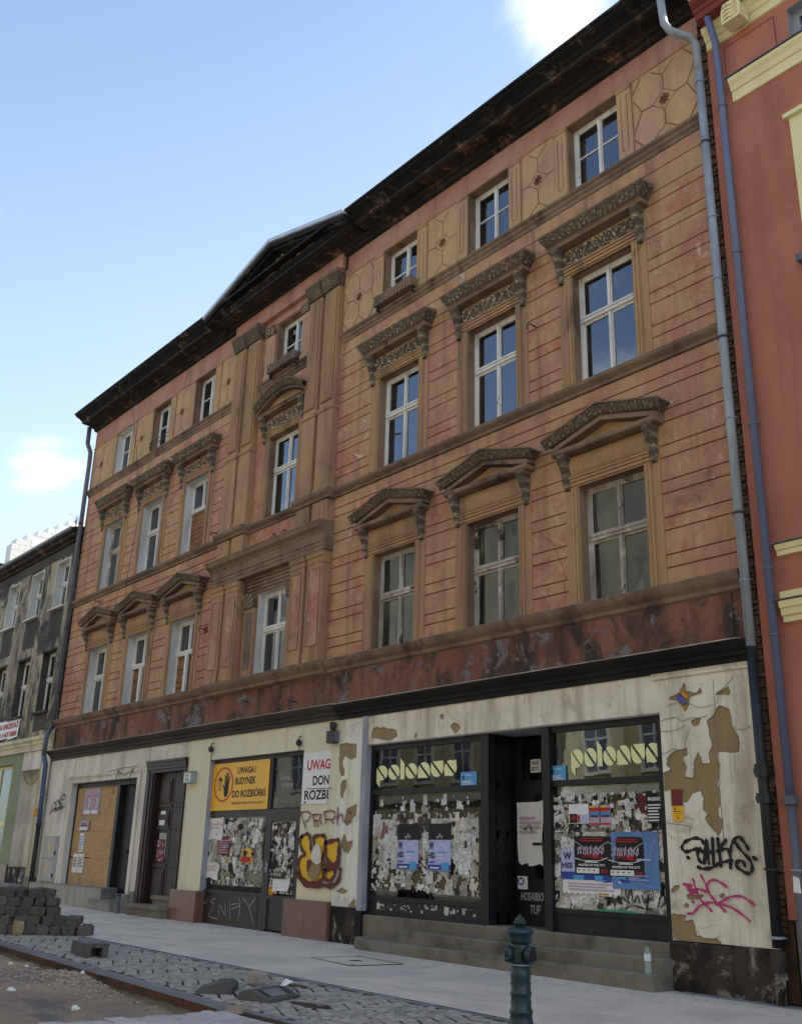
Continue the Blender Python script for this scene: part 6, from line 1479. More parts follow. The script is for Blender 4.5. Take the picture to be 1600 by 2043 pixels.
low = lambda u, v: (1.0 if v > 0.35 else 0.35+1.4*v)
def layer(label, box, y, seed, thr, n, size, cols, lay=0.008):
    o = scraps(label, *box, y-0.006, n, size, lambda u, v: 1.0, cols, lay)
    q = link('pasted_paper', crust(*box, y, seed, thr), o); q['kind'] = 'stuff'
layer('thick crust of torn white posters over the left big shop window', (-15.32, -12.5, 0.98, 2.30), 0.112, 41, lambda X, V: np.where(V > 0.93, 0.2, np.where(V > 0.42, -0.55, -0.2+0.9*(0.42-V))), 330, 0.05, W0*8+D0*2+[S(170,120,120), S(190,176,110)])
scraps('sparse white scraps left on the upper glass of the left big shop window', -15.3, -12.6, 2.28, 2.62, 0.112, 26, 0.045, lambda u, v: 1.0, W0, 0.003)
layer('torn black and white posters over the upper right big shop window', (-10.9, -8.84, 1.95, 2.52), 0.112, 51, lambda X, V: np.where(V > 0.75, 0.35, -0.1), 170, 0.045, W0*2+D0*3+[S(120,44,44)], 0.006)
layer('crust of torn posters over the lower right big shop window', (-10.9, -8.84, 0.9, 1.97), 0.112, 61, lambda X, V: np.where(V < 0.06, 0.2, -0.65), 260, 0.055, W0*8+D0*2+[S(190,176,110)], 0.005)
layer('torn poster crust covering the yellow shop window', (-21.45, -19.05, 0.9, 2.3), 0.153, 71, lambda X, V: np.where(V > 0.28, -0.3, 0.1), 330, 0.045, W0*4+D0*3+[S(180,80,80), S(120,140,170), S(200,180,90)], 0.006)
layer('torn poster crust covering the glass of the yellow shop door', (-18.78, -17.88, 0.8, 2.2), 0.153, 81, lambda X, V: -0.1+0*V, 200, 0.045, W0*3+D0*3+[S(120,140,170)], 0.006)
scraps('paint and paper flecks along the black panel below the left big shop window', -15.2, -12.5, 0.66, 0.8, 0.088, 60, 0.02, lambda u, v: 1.0, W0, 0.002)
scraps('torn paper shreds on the recessed shop door', -11.62, -11.08, 1.5, 2.4, 0.655, 90, 0.07, lambda u, v: 0.9, W0+D0, 0.01)
# graffiti
def graffiti(name, label, lists, w, mat, y, fills=()):
    m = MB(); mats = [mat]; yy = y
    for k, (polys, mt_) in enumerate(fills):
        mats.append(mt_); 
        for p in polys: 
            yy -= 0.0006; m.add([(x, yy, z) for x, z in smooth_line(p+[p[0]], 3)[:-1]], [tuple(range(3*len(p)))], k+1)
    for l in lists: yy = ribbon(m, l, w, yy)
    return tag(m.build(name, mats), label, 'graffiti')
graffiti('graffiti', 'black spray tag with a looping S on the peeling pillar', SAIKS, 0.05, P_spray, -0.040)
graffiti('graffiti', 'pink spray tag low on the peeling pillar', PINK, 0.034, P_pink, -0.040)
o = graffiti('graffiti', 'fat yellow letters with brown outline on the pier beside the yellow shop', [p+[p[0]] for p in UFILL], 0.085, P_sprayb, -0.026, [(UFILL, P_sprayy)])
m = MB(); yy = -0.05
for l in USHADOW: yy = ribbon(m, l, 0.11, yy)
yy -= 0.001
for L, mi in ((UHOLE, 0), (UTAN, 1), (UCHIP, 2)):
    for p in L: yy -= 0.0008; q = smooth_line(p+[p[0]], 3)[:-1]; m.add([(x, yy, z) for x, z in q], [tuple(range(len(q)))], mi)
m.build('worn_patch', [P_sprayb, P_tan, M_gwhite], o)
graffiti('graffiti', 'maroon scribbled tag between the torn white sign and the yellow letters', MAROON, 0.032, P_maroon, -0.026)
graffiti('graffiti', 'black tag on the dirty white wall left of the strand board', DAK, 0.045, P_spray, -0.008)
graffiti('graffiti', 'grey chalk letters on the dark panel under the yellow shop window', CHALK, 0.02, P_chalk, 0.124)
q = MB(); yy = 0.09
x0, z0 = A(-9.6, 1.05, 0.09)
for l in ([(0, 0.05), (0.08, 0.0), (0.14, 0.22), (0.1, 0.3), (0.06, 0.1), (0.12, -0.04)], [(0.16, 0.1), (0.2, -0.02), (0.26, 0.08), (0.3, -0.02)], [(0.34, 0.08), (0.4, -0.02), (0.46, 0.1), (0.42, -0.1)], [(0.05, -0.1), (0.2, -0.06), (0.45, -0.1)], [(0.68, 0.12), (0.6, -0.06)], [(0.78, 0.3), (0.76, 0.05), (0.66, -0.05)]): yy = ribbon(q, [(x0+a, z0+b) for a, b in l], 0.022, yy)
tag(q.build('graffiti', P_spray), 'black handwriting over the paper at the foot of the right shop window', 'graffiti')
# house number lamp, wall lamp, hanging lamp fittings
t = thing('house_number', 'grey box lamp with the house number 12 beside the brown door', 'house number', (-22.42, 0, 3.12))
m = MB(); m.box(-22.6, -22.24, -0.16, -0.01, 3.13, 3.38); m.build('box', M_zinc, t); m = MB(); m.box(-22.57, -22.27, -0.166, -0.16, 3.16, 3.35); m.build('face', P_signwhite, t)
m = MB(); text(m, '12', -22.5, -22.34, 3.18, 3.33, -0.168); m.build('numerals', P_black, t); m = MB(); m.box(-22.62, -22.22, -0.18, 0.0, 3.38, 3.395); m.tube([(-22.6, -0.05, 3.3), (-22.7, 0, 3.4)], 0.012, 6); m.build('hood', M_zincd, t)
t = thing('wall_lamp', 'black box lamp high on the wall at the left of the peeling pier', 'lamp', (-16.6, 0, 3.7))
m = MB(); m.cbox(-16.74, -16.5, -0.16, -0.02, 3.68, 3.92, 0.01); m.build('housing', M_blackp, t); m = MB(); m.lathe([(0.05, 0.0), (0.07, 0.06), (0.075, 0.14), (0.05, 0.17)], -16.64, -0.08, 3.93, 10); m.build('cap', M_iron, t)
m = MB(); m.box(-16.49, -16.485, -0.15, -0.03, 3.7, 3.9); m.build('side_glass', M_zincd, t)
for x, z, lab in ((-21.55, 3.9, 'small lamp hook at the upper left corner of the yellow shop'), (-17.85, 3.8, 'small round lamp fitting at the upper right corner of the yellow shop')):
    t = thing('lamp_hook', lab, 'hook', (x, 0, z), 'lamp fittings over the yellow shop')
    m = MB(); m.tube([(x, 0, z+0.12), (x, -0.06, z+0.1), (x, -0.07, z)], 0.012, 6); m.build('bracket', M_iron, t)
    m = MB(); m.lathe([(0.02, -0.1), (0.06, -0.05), (0.06, 0.0), (0.03, 0.04)], x, -0.07, z, 10); m.tube([(x-0.04, -0.03, z), (x-0.06, -0.01, z-0.3)], 0.006, 5); m.build('lamp_socket', M_iron, t)
t = thing('loose_cable', 'tangled loose cables hanging over the top right of the boarded shop', 'cable', (-25.9, 0, 3.5))
for pts in ([(-27.2, -0.05, 3.62), (-26.4, -0.1, 3.66), (-25.4, -0.08, 3.68)], [(-26.5, -0.09, 3.65), (-26.62, -0.1, 3.3), (-26.66, -0.1, 2.98)], [(-25.6, -0.09, 3.68), (-25.75, -0.1, 3.35), (-25.5, -0.1, 3.0)], [(-26.5, -0.1, 3.6), (-26.0, -0.12, 3.45), (-25.5, -0.1, 3.62)]):
    m = MB(); m.tube([(p[0], p[1], p[2]) for p in pts], 0.009, 5); m.build('wire', M_iron, t)
t = thing('meter_cabinet', 'grey two door meter cabinet with yellow warning marks on the left white wall', 'cabinet', (-30.7, 0, 0.64))
m = MB(); m.box(-31.27, -30.2, -0.05, 0.0, 0.64, 1.92); m.build('frame', M_meter, t)
for c, d in ((0.68, 1.26), (1.30, 1.88)):
    m = MB(); m.cbox(-31.18, -30.29, -0.075, -0.05, c, d, 0.006); dd = m.build('door', M_meter, t)
    q = MB(); zc = (c+d)/2; q.prism([(-30.76, zc-0.05), (-30.68, zc-0.05), (-30.68, zc+0.14), (-30.76, zc+0.14)], -0.078, -0.076); q.box(-30.8, -30.64, -0.078, -0.076, zc-0.1, zc-0.07); q.build('warning_mark', P_yellow, dd)
    q = MB(); q.box(-30.3, -30.26, -0.09, -0.05, c+0.1, c+0.2); q.build('hinge', M_iron, dd)
t = thing('bollard', 'short dark post standing beside the wheel stone left of the brown door', 'bollard', (-25.08, -0.34, gz(-25)))
m = MB(); m.lathe([(0.055, -0.05), (0.055, 0.44), (0.045, 0.46)], 0, 0, 0, 10); m.build('shaft', M_zincd, t, True); m = MB(); m.lathe([(0.06, 0.40), (0.06, 0.43)], 0, 0, 0, 10); m.build('collar', M_iron, t, True)
# drainpipes
def pipe(name, label, segs, r, clamps, elbows=(), cat='drainpipe'):
    t = thing(name, label, cat, segs[0][0][-1])
    for pts, mt_ in segs:
        m = MB(); m.tube(pts, r, 12); m.build('pipe_section', mt_, t, smooth=True)
    for p, rr, h, mt_ in clamps:
        m = MB(); m.lathe([(rr, 0), (rr, h)], p[0], p[1], p[2], 12); m.box(p[0]-rr-0.03, p[0]+rr+0.03, p[1], p[1]+0.02, p[2]+h*0.3, p[2]+h*0.7); m.build('clamp', mt_, t)
    return t
px = -7.19
pipe('drainpipe', 'grey zinc drainpipe with black lower half at the right end of the brown tenement', [
    ([(px, -0.12, 13.9), (px-0.0, -0.12, 9.0), (px, -0.12, 4.3)], M_zinc), ([(px-0.3, -0.62, 15.35), (px-0.28, -0.58, 14.75), (px-0.24, -0.5, 14.62), (px-0.03, -0.2, 14.5), (px, -0.13, 14.4), (px, -0.12, 13.85)], M_zinc),
    ([(px, -0.12, 4.3), (px, -0.12, 0.62)], M_blackp), ([(px, -0.12, 0.6), (px, -0.14, 0.35), (px, -0.14, -0.05)], M_tar)], 0.066,
    [((px, -0.12, z), 0.074, 0.04, M_iron) for z in (12.4, 8.9, 6.15)]+[((px, -0.12, z), 0.08, 0.015, M_zinc) for z in (13.6, 11.0, 9.9, 7.6, 5.2)]+[((px, -0.12, 2.62), 0.095, 0.16, M_blackp), ((px, -0.12, 2.3), 0.1, 0.12, M_blackp), ((px, -0.12, 1.5), 0.083, 0.03, M_iron), ((px, -0.12, 0.72), 0.085, 0.03, M_zinc), ((px, -0.13, 0.28), 0.095, 0.3, M_tar)])
px = -31.6
pipe('drainpipe', 'dark zinc drainpipe with a blue length at the left end of the brown tenement', [
    ([(px, -0.3, 15.4), (px, -0.29, 14.8), (px, -0.15, 14.5), (px, -0.14, 14.2), (px, -0.14, 5.2)], M_zincd), ([(px, -0.14, 5.2), (px, -0.3, 4.9), (px, -0.3, 4.3)], M_zincd), ([(px, -0.3, 4.3), (px, -0.2, 4.0), (px, -0.16, 2.3)], M_bluep), ([(px, -0.16, 2.3), (px, -0.16, 0.0)], M_blackp)], 0.075,
    [((px, -0.14, z), 0.082, 0.04, M_iron) for z in (11.9, 8.3, 6.2)]+[((px, -0.14, z), 0.08, 0.02, M_zincd) for z in (13.0, 10.4, 9.2, 7.2)]+[((px, -0.17, 3.1), 0.085, 0.04, M_bluep), ((px, -0.16, 2.2), 0.09, 0.1, M_blackp), ((px, -0.16, 1.4), 0.085, 0.03, M_iron)])
# rough brick edge in the joint between the two houses
m = MB(); m.box(XR-0.01, -7.06, 0.06, 0.3, 0.0, 15.0); jw = m.build('joint_wall', M_brick, B)
m = MB(); z = 0.7
while z < 15.0:
    h = random.uniform(0.06, 0.09); x1 = -7.09-random.uniform(0.0, 0.05); m.cbox(XR-0.005, x1, random.uniform(-0.03, 0.03), 0.07, z, z+h-0.012, 0.008, j=0.006); z += h
m.build('rough_bricks', M_brick, jw, kind='stuff')

# ================================================================ red house on the right
RB = thing('red_house', 'freshly rendered red house with cream ledges and a dark red cornice', 'building', (-2, 0, 0))
rops = [(-5.68, -4.6, 13.37, 14.05), (-5.55, -4.5, 9.0, 11.85), (-3.2, -2.1, 13.37, 14.05), (-3.1, -2.0, 9.0, 11.85), (-5.55, -4.5, 5.7, 8.0), (-3.1, -2.0, 5.7, 8.0)]
m = MB(); grid_wall(m, -7.09, 8, 0.94, 14.6, rops, 0.0); m.quad((-7.06, 0, 0.94), (-7.06, 1, 0.94), (-7.06, 1, 14.6), (-7.06, 0, 14.6)); m.box(-7.06, 8, 1.9, 11, -0.2, 15.4)
m.build('wall', M_red, RB)
m = MB(); m.box(-6.98, 8, -0.03, 0.3, -0.2, 0.93); m.build('stone_plinth', M_stonet, RB)
for a, b, c, d in rops: window((a+b)/2, c, b-a, d-c, 0.6, M_grey, M_grey, 0.16, kind='tall' if d-c > 1 else 'low', parent=RB)
string('cream_cornice', [(0.0, 14.22), (-0.03, 14.23), (-0.04, 14.36), (-0.07, 14.38), (-0.09, 14.45), (-0.14, 14.5), (-0.16, 14.6), (0, 14.6)], M_cream, [(-7.07, 8)], RB)
string('red_cornice', [(0, 14.602), (-0.36, 14.604), (-0.38, 14.70), (-0.41, 14.715), (-0.42, 14.78), (-0.50, 14.84), (-0.52, 14.90), (0, 15.4)], M_redcor, [(-7.03, 8)], RB)
for x in (-6.42, -3.8, -1.2):
    m = MB(); m.prism([(x-0.16, 14.2), (x+0.16, 14.2), (x+0.17, 14.42), (x+0.12, 14.58), (x-0.12, 14.58), (x-0.17, 14.42)], -0.34, -0.1); q = m.build('console', M_cream, RB)
    m = MB()
    for k in range(4): m.tube([(x-0.13, -0.345, 14.25+0.08*k), (x-0.05, -0.36, 14.28+0.08*k), (x+0.03, -0.345, 14.25+0.08*k), (x+0.12, -0.36, 14.29+0.08*k)], 0.018, 6)
    m.build('console_carving', M_cream, q, smooth=True)
m = MB(); yy = -0.004
for l in ([(-6.78, 14.08), (-5.90, 14.08)], [(-5.90, 14.08), (-5.90, 13.38)], [(-6.78, 14.08), (-6.78, 13.38)]): yy = ribbon(m, l, 0.018, yy, sm=False, taper=False)
m.build('panel_line', M_redcor, RB)
def ledge(name, prof, x0): string(name, prof, M_cream, [(x0, 8)], RB)
ledge('cream_ledge', [(0, 12.94), (-0.03, 12.945), (-0.035, 13.12), (-0.06, 13.13), (-0.08, 13.19), (-0.09, 13.22), (-0.13, 13.28), (-0.14, 13.33), (0, 13.345)], -6.70)
ledge('cream_ledge', [(0, 5.46), (-0.05, 5.465), (-0.055, 5.53), (-0.08, 5.54), (-0.10, 5.61), (0, 5.62)], -6.73)
ledge('cream_ledge', [(0, 4.56), (-0.05, 4.565), (-0.055, 4.63), (-0.09, 4.65), (-0.10, 4.73), (-0.13, 4.745), (-0.14, 4.83), (0, 4.84)], -6.73)
ledge('cream_band', [(0, 4.85), (-0.03, 4.852), (-0.03, 4.98), (0, 4.985)], -6.76)
for z, x0, p in ((13.348, -6.74, 0.165), (5.622, -6.78, 0.125), (4.842, -6.80, 0.165)):
    m = MB(); m.box(x0, 8, -p, 0, z, z+0.012); m.build('ledge_flashing', M_zincd, RB)
for c in (-5.03, -2.55):
    m = MB()
    for a, b, cc, d, p in ((c-0.8, c-0.55, 8.7, 12.05, 0.05), (c+0.55, c+0.8, 8.7, 12.05, 0.05), (c-0.55, c+0.55, 11.86, 12.05, 0.05), (c-0.86, c+0.86, 12.05, 12.12, 0.12)): m.box(a, b, -p, 0, cc, d)
    m.build('window_casing', M_cream, RB)
    m = MB(); m.box(c-0.9, c+0.9, -0.14, 0, 8.6, 8.7); m.box(c-0.9, c-0.6, -0.16, 0, 9.6, 9.7); m.build('window_sill', M_zincd, RB)
px = -6.85
pipe('drainpipe', 'slate blue drainpipe on the red house', [([(px-0.0, -0.3, 14.6), (px, -0.12, 14.2), (px, -0.1, 13.6), (px, -0.1, 2.35)], M_slate), ([(px, -0.1, 2.35), (px, -0.1, -0.05)], M_zincd)], 0.056,
     [((px, -0.1, z), 0.068, 0.02, M_zincd) for z in (12.9, 10.2, 7.4, 5.3, 4.4)]+[((px, -0.1, 2.28), 0.085, 0.1, M_zincd), ((px, -0.1, 1.5), 0.072, 0.02, M_zinc)])
m = MB(); m.add([(-7.06, -0.5, 14.9), (8, -0.5, 14.9), (8, 5.5, 18), (-7.06, 5.5, 18), (8, 11.3, 15.2), (-7.06, 11.3, 15.2)], [(0, 1, 2, 3), (3, 2, 4, 5)]); m.build('roof', M_roof, RB)
m = MB(); m.quad((-6.89, -0.168, 1.26), (-6.79, -0.168, 1.25), (-6.8, -0.168, 1.42), (-6.88, -0.168, 1.45)); tag(m.build('paper_scrap', P_white), 'torn white paper stuck to the slate blue drainpipe', 'scrap')

# ================================================================ grey house on the left
LB = thing('grey_house', 'lower grey house with soot streaked stucco, white framed top windows and a green shop', 'building', (-36, 0, 0))
LX = -31.72
ups = [(-33.58-2.36*k, -32.45-2.36*k, 9.30, 10.95) for k in range(4)]; los = [(-33.75-2.34*k, -32.62-2.34*k, 5.82, 7.82) for k in range(4)]
m = MB(); grid_wall(m, -46, LX, 4.4, 11.75, ups+los, 0.0); m.box(-46, LX, 1.9, 11, -0.2, 11.7); m.build('wall', M_lstucco, LB)
for a, b, c, d in ups:
    window((a+b)/2, c, b-a, d-c, 0.55, M_wwhite, M_rwhite, 0.24, parent=LB)
    m = MB()
    for x0, x1, z0, z1 in ((a-0.04, a, c, d+0.04), (b, b+0.05, c, d+0.04), (a, b, d, d+0.04)): m.box(x0, x1, -0.012, 0.0, z0, z1)
    m.build('window_trim', M_gwhite, LB)
    m = MB(); m.box(a-0.08, b+0.08, -0.12, 0.02, c-0.06, c); m.build('window_sill', M_gwhite, LB)
    m = MB(); m.box(a-0.01, b-0.02, -0.008, 0.0, c-1.1, c-0.06); m.build('sooty_apron', M_lsoot, LB)
for a, b, c, d in los:
    window((a+b)/2, c, b-a, d-c, 0.55, M_wwhite, M_lsoot, 0.24, parent=LB)
    m = MB(); m.box(a-0.08, b+0.08, -0.12, 0.02, c-0.08, c); m.box(a-0.06, b+0.06, -0.04, 0.0, d, d+0.06); m.build('window_sill', M_lsoot, LB)
    m = MB(); m.box(a, b-0.02, -0.008, 0.0, c-0.62, c-0.08); m.build('sooty_apron', M_lsoot, LB)
string('eave', [(0, 11.42), (-0.1, 11.44), (-0.12, 11.5), (-0.26, 11.55), (-0.28, 11.62), (-0.36, 11.66), (-0.38, 11.74), (0, 11.9)], M_wood, [(-46, LX)], LB)
string('gutter', [(-0.36, 11.70), (-0.42, 11.72), (-0.44, 11.79), (-0.36, 11.8)], M_zincd, [(-46, LX)], LB)
m = MB(); m.box(-46, LX, -0.02, 0.0, 11.1, 11.42); m.build('dark_frieze', M_lsoot, LB)
m = MB(); m.add([(-46, -0.34, 11.8), (LX, -0.34, 11.8), (LX, 5.5, 13.1), (-46, 5.5, 13.1)], [(0, 1, 2, 3)]); m.build('roof', M_roof, LB)
string('ledge', [(0, 4.60), (-0.06, 4.62), (-0.08, 4.72), (-0.12, 4.75), (-0.14, 4.82), (-0.2, 4.88), (-0.2, 4.98), (0, 5.02)], M_lcream, [(-46, LX)], LB)
m = MB(); m.box(-46, LX, -0.1, 0.0, 4.56, 4.60); m.build('ledge_strip', M_gwhite, LB)
m = MB(); grid_wall(m, -46, -34.15, 0.6, 4.56, [(-38.3, -35.08, 1.1, 4.22)], -0.004); m.quad((-38.3, 0, 1.1), (-38.3, .2, 1.1), (-38.3, .2, 4.22), (-38.3, 0, 4.22)); m.build('green_wall', M_green, LB)
m = MB(); m.box(-38.3, -35.08, 0.12, 0.2, 4.12, 4.22); m.box(-38.3, -35.08, 0.12, 0.2, 2.25, 2.4); m.box(-35.2, -35.08, 0.12, 0.2, 1.1, 4.12); m.box(-36.6, -36.5, 0.12, 0.2, 1.1, 4.12); sh = m.build('shop_frame', M_cream, LB)
for c, d in ((2.4, 4.12), (1.1, 2.25)):
    q = MB(); q.box(-38.3, -35.2, 0.16, 0.166, c, d); q.build('pane', G_shop, sh)
q = MB(); q.box(-36.3, -35.35, 0.45, 0.47, 2.75, 4.3); q.build('shop_blind', P_white, sh)  # white sheet behind the pane, standing in for a pale reflection
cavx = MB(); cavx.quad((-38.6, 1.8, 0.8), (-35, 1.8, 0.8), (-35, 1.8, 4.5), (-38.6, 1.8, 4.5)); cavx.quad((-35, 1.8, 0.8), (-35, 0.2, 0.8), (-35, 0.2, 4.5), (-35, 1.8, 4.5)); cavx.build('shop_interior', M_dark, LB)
m = MB(); m.box(-46, -35.06, -0.03, 0.0, -0.1, 1.08); m.box(-35.05, -34.2, -0.05, 0.0, -0.1, 1.06); m.build('tiled_foot', M_tileb, LB)
m = MB(); m.quad((-34.15, 0, 0.3), (-34.15, 0.4, 0.3), (-34.15, 0.4, 4.0), (-34.15, 0, 4.0)); m.quad((-34.15, 0.4, 0.3), (-32.5, 0.4, 0.3), (-32.5, 0.4, 4.0), (-34.15, 0.4, 4.0)); m.quad((-34.15, 0, 3.96), (-34.15, .4, 3.96), (-32.5, .4, 3.96), (-32.5, 0, 3.96)); m.build('niche', M_gwhite, LB)
m = MB(); m.box(-34.15, -32.56, -0.012, 0.1, 3.96, 4.56); m.build('white_lintel_panel', M_gwhite, LB)
m = MB(); m.box(-34.2, -32.6, -0.01, 0.42, -0.1, 1.0); m.build('niche_foot', M_tar, LB)
m = MB(); m.box(-33.1, -32.75, 0.37, 0.4, 2.0, 2.35); m.build('red_box', M_redcor, LB)
m = MB(); m.tube([(-34.1, 0.02, 3.9), (-33.6, 0.02, 3.55), (-33.1, 0.02, 3.5), (-32.6, 0.02, 3.75)], 0.012, 5); m.build('slack_cable', M_iron, LB)
m = MB(); m.box(-32.56, LX-0.02, -0.02, 0.4, 0.75, 4.56); m.build('white_pillar', M_lcream, LB); m = MB(); m.box(-32.58, LX, -0.03, 0.4, -0.1, 0.75); m.build('pillar_foot', M_stone, LB)
m = MB(); m.box(-32.5, -32.1, -0.03, -0.02, 2.5, 2.75); m.build('yellow_notice', P_ochre, LB)
m = MB(); m.cbox(-34.9, -32.65, -0.45, 0.0, 0.30, 0.52, 0.03); m.build('stone_step', M_stonet, LB)
t = thing('sale_banner', 'white banner with red letters under the lower windows of the grey house', 'sign', (-36, -0.06, 5.1))
bx1 = -34.9
m = MB(); m.add([(-38.4, -0.05, 5.78), (bx1, -0.05, 5.74), (bx1-0.05, -0.06, 5.14), (-35.7, -0.05, 5.09), (-36.0, -0.05, 5.14), (-38.4, -0.05, 5.13)], [(0, 5, 4, 3, 2, 1)]); m.box(-38.4, bx1, -0.048, 0.0, 5.70, 5.73); m.build('cloth', P_signwhite, t)
m = MB(); text(m, 'DOMKA NA SPRZEDAŻ', -38.3, -35.0, 5.46, 5.70, -0.062); text(m, 'tel. 500 147 888', -38.0, -35.05, 5.18, 5.36, -0.064); m.build('lettering', P_red, t)
# stepped wall of white blocks being built on the roof behind
BW = thing('block_wall', 'unfinished stepped wall of white aerated blocks rising over the grey house roof', 'wall', (-39.3, 1.5, 11.8))
xw0, xw1 = -39.75, -39.15; r = 0; z = 11.55
while z < 14.5:
    ys = 0.05+max(0, (z-12.9))*1.65; y = ys; first = True
    while y < 3.6:
        L = (0.3 if (r % 2 and first) else 0.59); e = min(y+L, 3.7)
        if e-y > 0.08:
            q = MB(); o = random.uniform(-.008, .008); q.box(xw0+o, xw1+o, y+0.005, e-0.004, z+0.004, z+0.236)
            q.build('block', M_block if (z > 12.2 or random.random() < .3) else M_lcream, BW)
        y = e; first = False
    z += 0.24; r += 1
# taller old house end beyond it
FB = thing('far_house', 'dark old house end with a brick patch beyond the white blocks', 'building', (-45, 2, 0))
m = MB(); m.box(-56, -41.3, 0.3, 9, -0.2, 12.4); m.build('wall', M_lstucco, FB); m = MB(); m.box(-56.2, -41.1, 0.1, 9.2, 12.4, 12.62); m.build('coping', M_wood, FB); m = MB(); m.box(-43.8, -41.6, 0.27, 0.3, 11.9, 12.38); m.build('brick_patch', M_brick, FB)
# weed on the eave
t = thing('roof_weed', 'thin weed growing on the eave of the grey house beside the drainpipe', 'plant', (-32.15, -0.1, 11.78))
m = MB()
for k in range(5): m.tube([(0, 0, 0), (random.uniform(-.05, .05), 0, 0.25), (random.uniform(-.12, .12), random.uniform(-.05, .05), random.uniform(.4, .62))], 0.006, 4)
m.build('stem', M_leaf, t, True)
for k in range(40):
    m = MB(); a = random.uniform(0, 6.28); p = Vector((random.gauss(-0.05, 0.11), random.gauss(0, 0.1), abs(random.gauss(0.05, 0.06)) if k < 32 else random.uniform(.3, .6))); l = random.uniform(.04, .09); d = Vector((math.cos(a), math.sin(a), random.uniform(-.2, .6)))*l; s_ = Vector((-math.sin(a), math.cos(a), 0))*l*0.35
    m.add([tuple(p), tuple(p+d*0.5+s_), tuple(p+d), tuple(p+d*0.5-s_)], [(0, 1, 2, 3)]); m.build('leaf', M_leaf, t, True)

# ================================================================ things in the street
# heap of cobbles
du = Vector((0.52, 0.854, 0)); dv = Vector((-0.854, 0.52, 0)); org = Vector((-19.75, -5.05, 0))
def cobble(seed, sx, sy, sz):
    r = random.Random(seed); mb = MB(); vs = []
    for z, c in ((-sz, 0.82), (-sz*0.7, 1.0), (sz*0.7, 1.0), (sz, 0.84)):
        for x, y in ((-sx, -sy), (sx, -sy), (sx, sy), (-sx, sy)):
            vs.append((x*c*(1+r.uniform(-.09, .09)), y*c*(1+r.uniform(-.09, .09)), z+r.uniform(-.012, .012)))
    fs = [(3, 2, 1, 0), (12, 13, 14, 15)]
    for k in (0, 4, 8):
        for i in range(4): fs.append((k+i, k+(i+1) % 4, k+4+(i+1) % 4, k+4+i))
    mb.add(vs, fs); return mb
cm = [cobble(i, random.uniform(.085, .12), random.uniform(.08, .1), .088).mesh('cobblestone', M_cob) for i in range(14)]
rows = [1.62, 1.36, 0.98, 0.98, 0.9]; names = ('lowest', 'second', 'third', 'fourth', 'top')
for r, um in enumerate(rows):
    for d in range(2):
        u = um-0.11-random.uniform(0, 0.05)-(0.07*d if r > 2 else 0); k = 0
        while u > -0.75:
            if not (r == 4 and random.random() < 0.15):
                p = org+du*u+dv*(0.1+0.23*d+random.uniform(-.05, .05)+0.03*r); sc = random.uniform(0.9, 1.12)
                o = link('cobblestone', random.choice(cm), loc=(p.x, p.y, gz(p.x)+0.082+0.155*r), rot=(random.uniform(-.14, .14), random.uniform(-.2, .2), math.atan2(du.y, du.x)+random.uniform(-.5, .5)))
                o.scale = (sc, sc, random.uniform(.94, 1.04))
                if d == 0 and k == 0: lab = 'grey cobblestone at the right end of the %s course of the heap' % names[r]
                elif d == 0: lab = 'rough grey cobblestone in the front of the %s course of the street heap' % names[r]
                else: lab = 'grey cobblestone at the back of the %s course, behind the front of the heap' % names[r]
                tag(o, lab, 'cobblestone', 'cobblestones stacked in a heap'); k += 1
            u -= random.uniform(0.2, 0.27)
p = org+du*0.33+dv*(-0.06)
q = cobble(99, .085, .07, .11); tag(q.build('cobblestone', M_cobpale, loc=(p.x, p.y, gz(p.x)+0.12)), 'pale sandy cobblestone standing upright at the foot of the grey heap', 'cobblestone', 'cobblestones stacked in a heap')
# hollow concrete block
t = thing('concrete_block', 'dark concrete channel block with an open end lying on the cobbles near the heap', 'block', (-15.7, -5.08, gz(-15.7)), None, rad(-8))
m = MB()
for a, b, c, d, e, f in ((-0.4, 0.4, -0.17, -0.08, 0.0, 0.19), (-0.4, 0.4, 0.08, 0.17, 0.0, 0.19), (-0.4, 0.4, -0.08, 0.08, 0.13, 0.19), (-0.4, 0.1, -0.08, 0.08, 0.0, 0.13)): m.cbox(a, b, c, d, e, f, 0.008, j=0.003)
m.build('channel', M_concd, t, True); m = MB(); m.box(-0.38, 0.36, -0.15, 0.15, 0.19, 0.196); m.build('dusty_top', M_conc, t, True)
# feet of temporary signs
def foot(name, label, loc, rot, flip=1):
    t = thing(name, label, 'sign base', loc, 'rubber bases of temporary signs', rot)
    m = MB(); pr = [(0, 0), (0, 0.07), (0.07, 0.105), (0.2, 0.105), (0.36, 0.04), (0.42, 0.03), (0.42, 0)]
    m.prism([(x*flip, z) for x, z in pr], 0.0, 0.62); m.build('base', M_concd, t, True)
    m = MB()
    for y0 in (0.09, 0.49): m.add([(flip*0.16, y0, 0.1065), (flip*0.2, y0, 0.1065), (flip*0.34, y0, 0.0497), (flip*0.34, y0+0.045, 0.0497), (flip*0.2, y0+0.045, 0.1065), (flip*0.16, y0+0.045, 0.1065)], [(0, 1, 4, 5), (1, 2, 3, 4)])
    m.build('slot', M_blackp, t, True)
    m = MB(); m.add([(flip*0.21, 0.16, 0.1025), (flip*0.345, 0.16, 0.0477), (flip*0.345, 0.46, 0.0477), (flip*0.21, 0.46, 0.1025)], [(0, 1, 2, 3)]); m.build('worn_face', M_stonet, t, True)
foot('sign_base', 'worn grey sign base with two slots facing the cobbles, nearer of two', (-10.56, -5.55, gz(-10)), rad(22))
foot('sign_base', 'dark grey sign base turned away behind the nearer one', (-10.95, -5.4, gz(-11)), rad(52), -1)
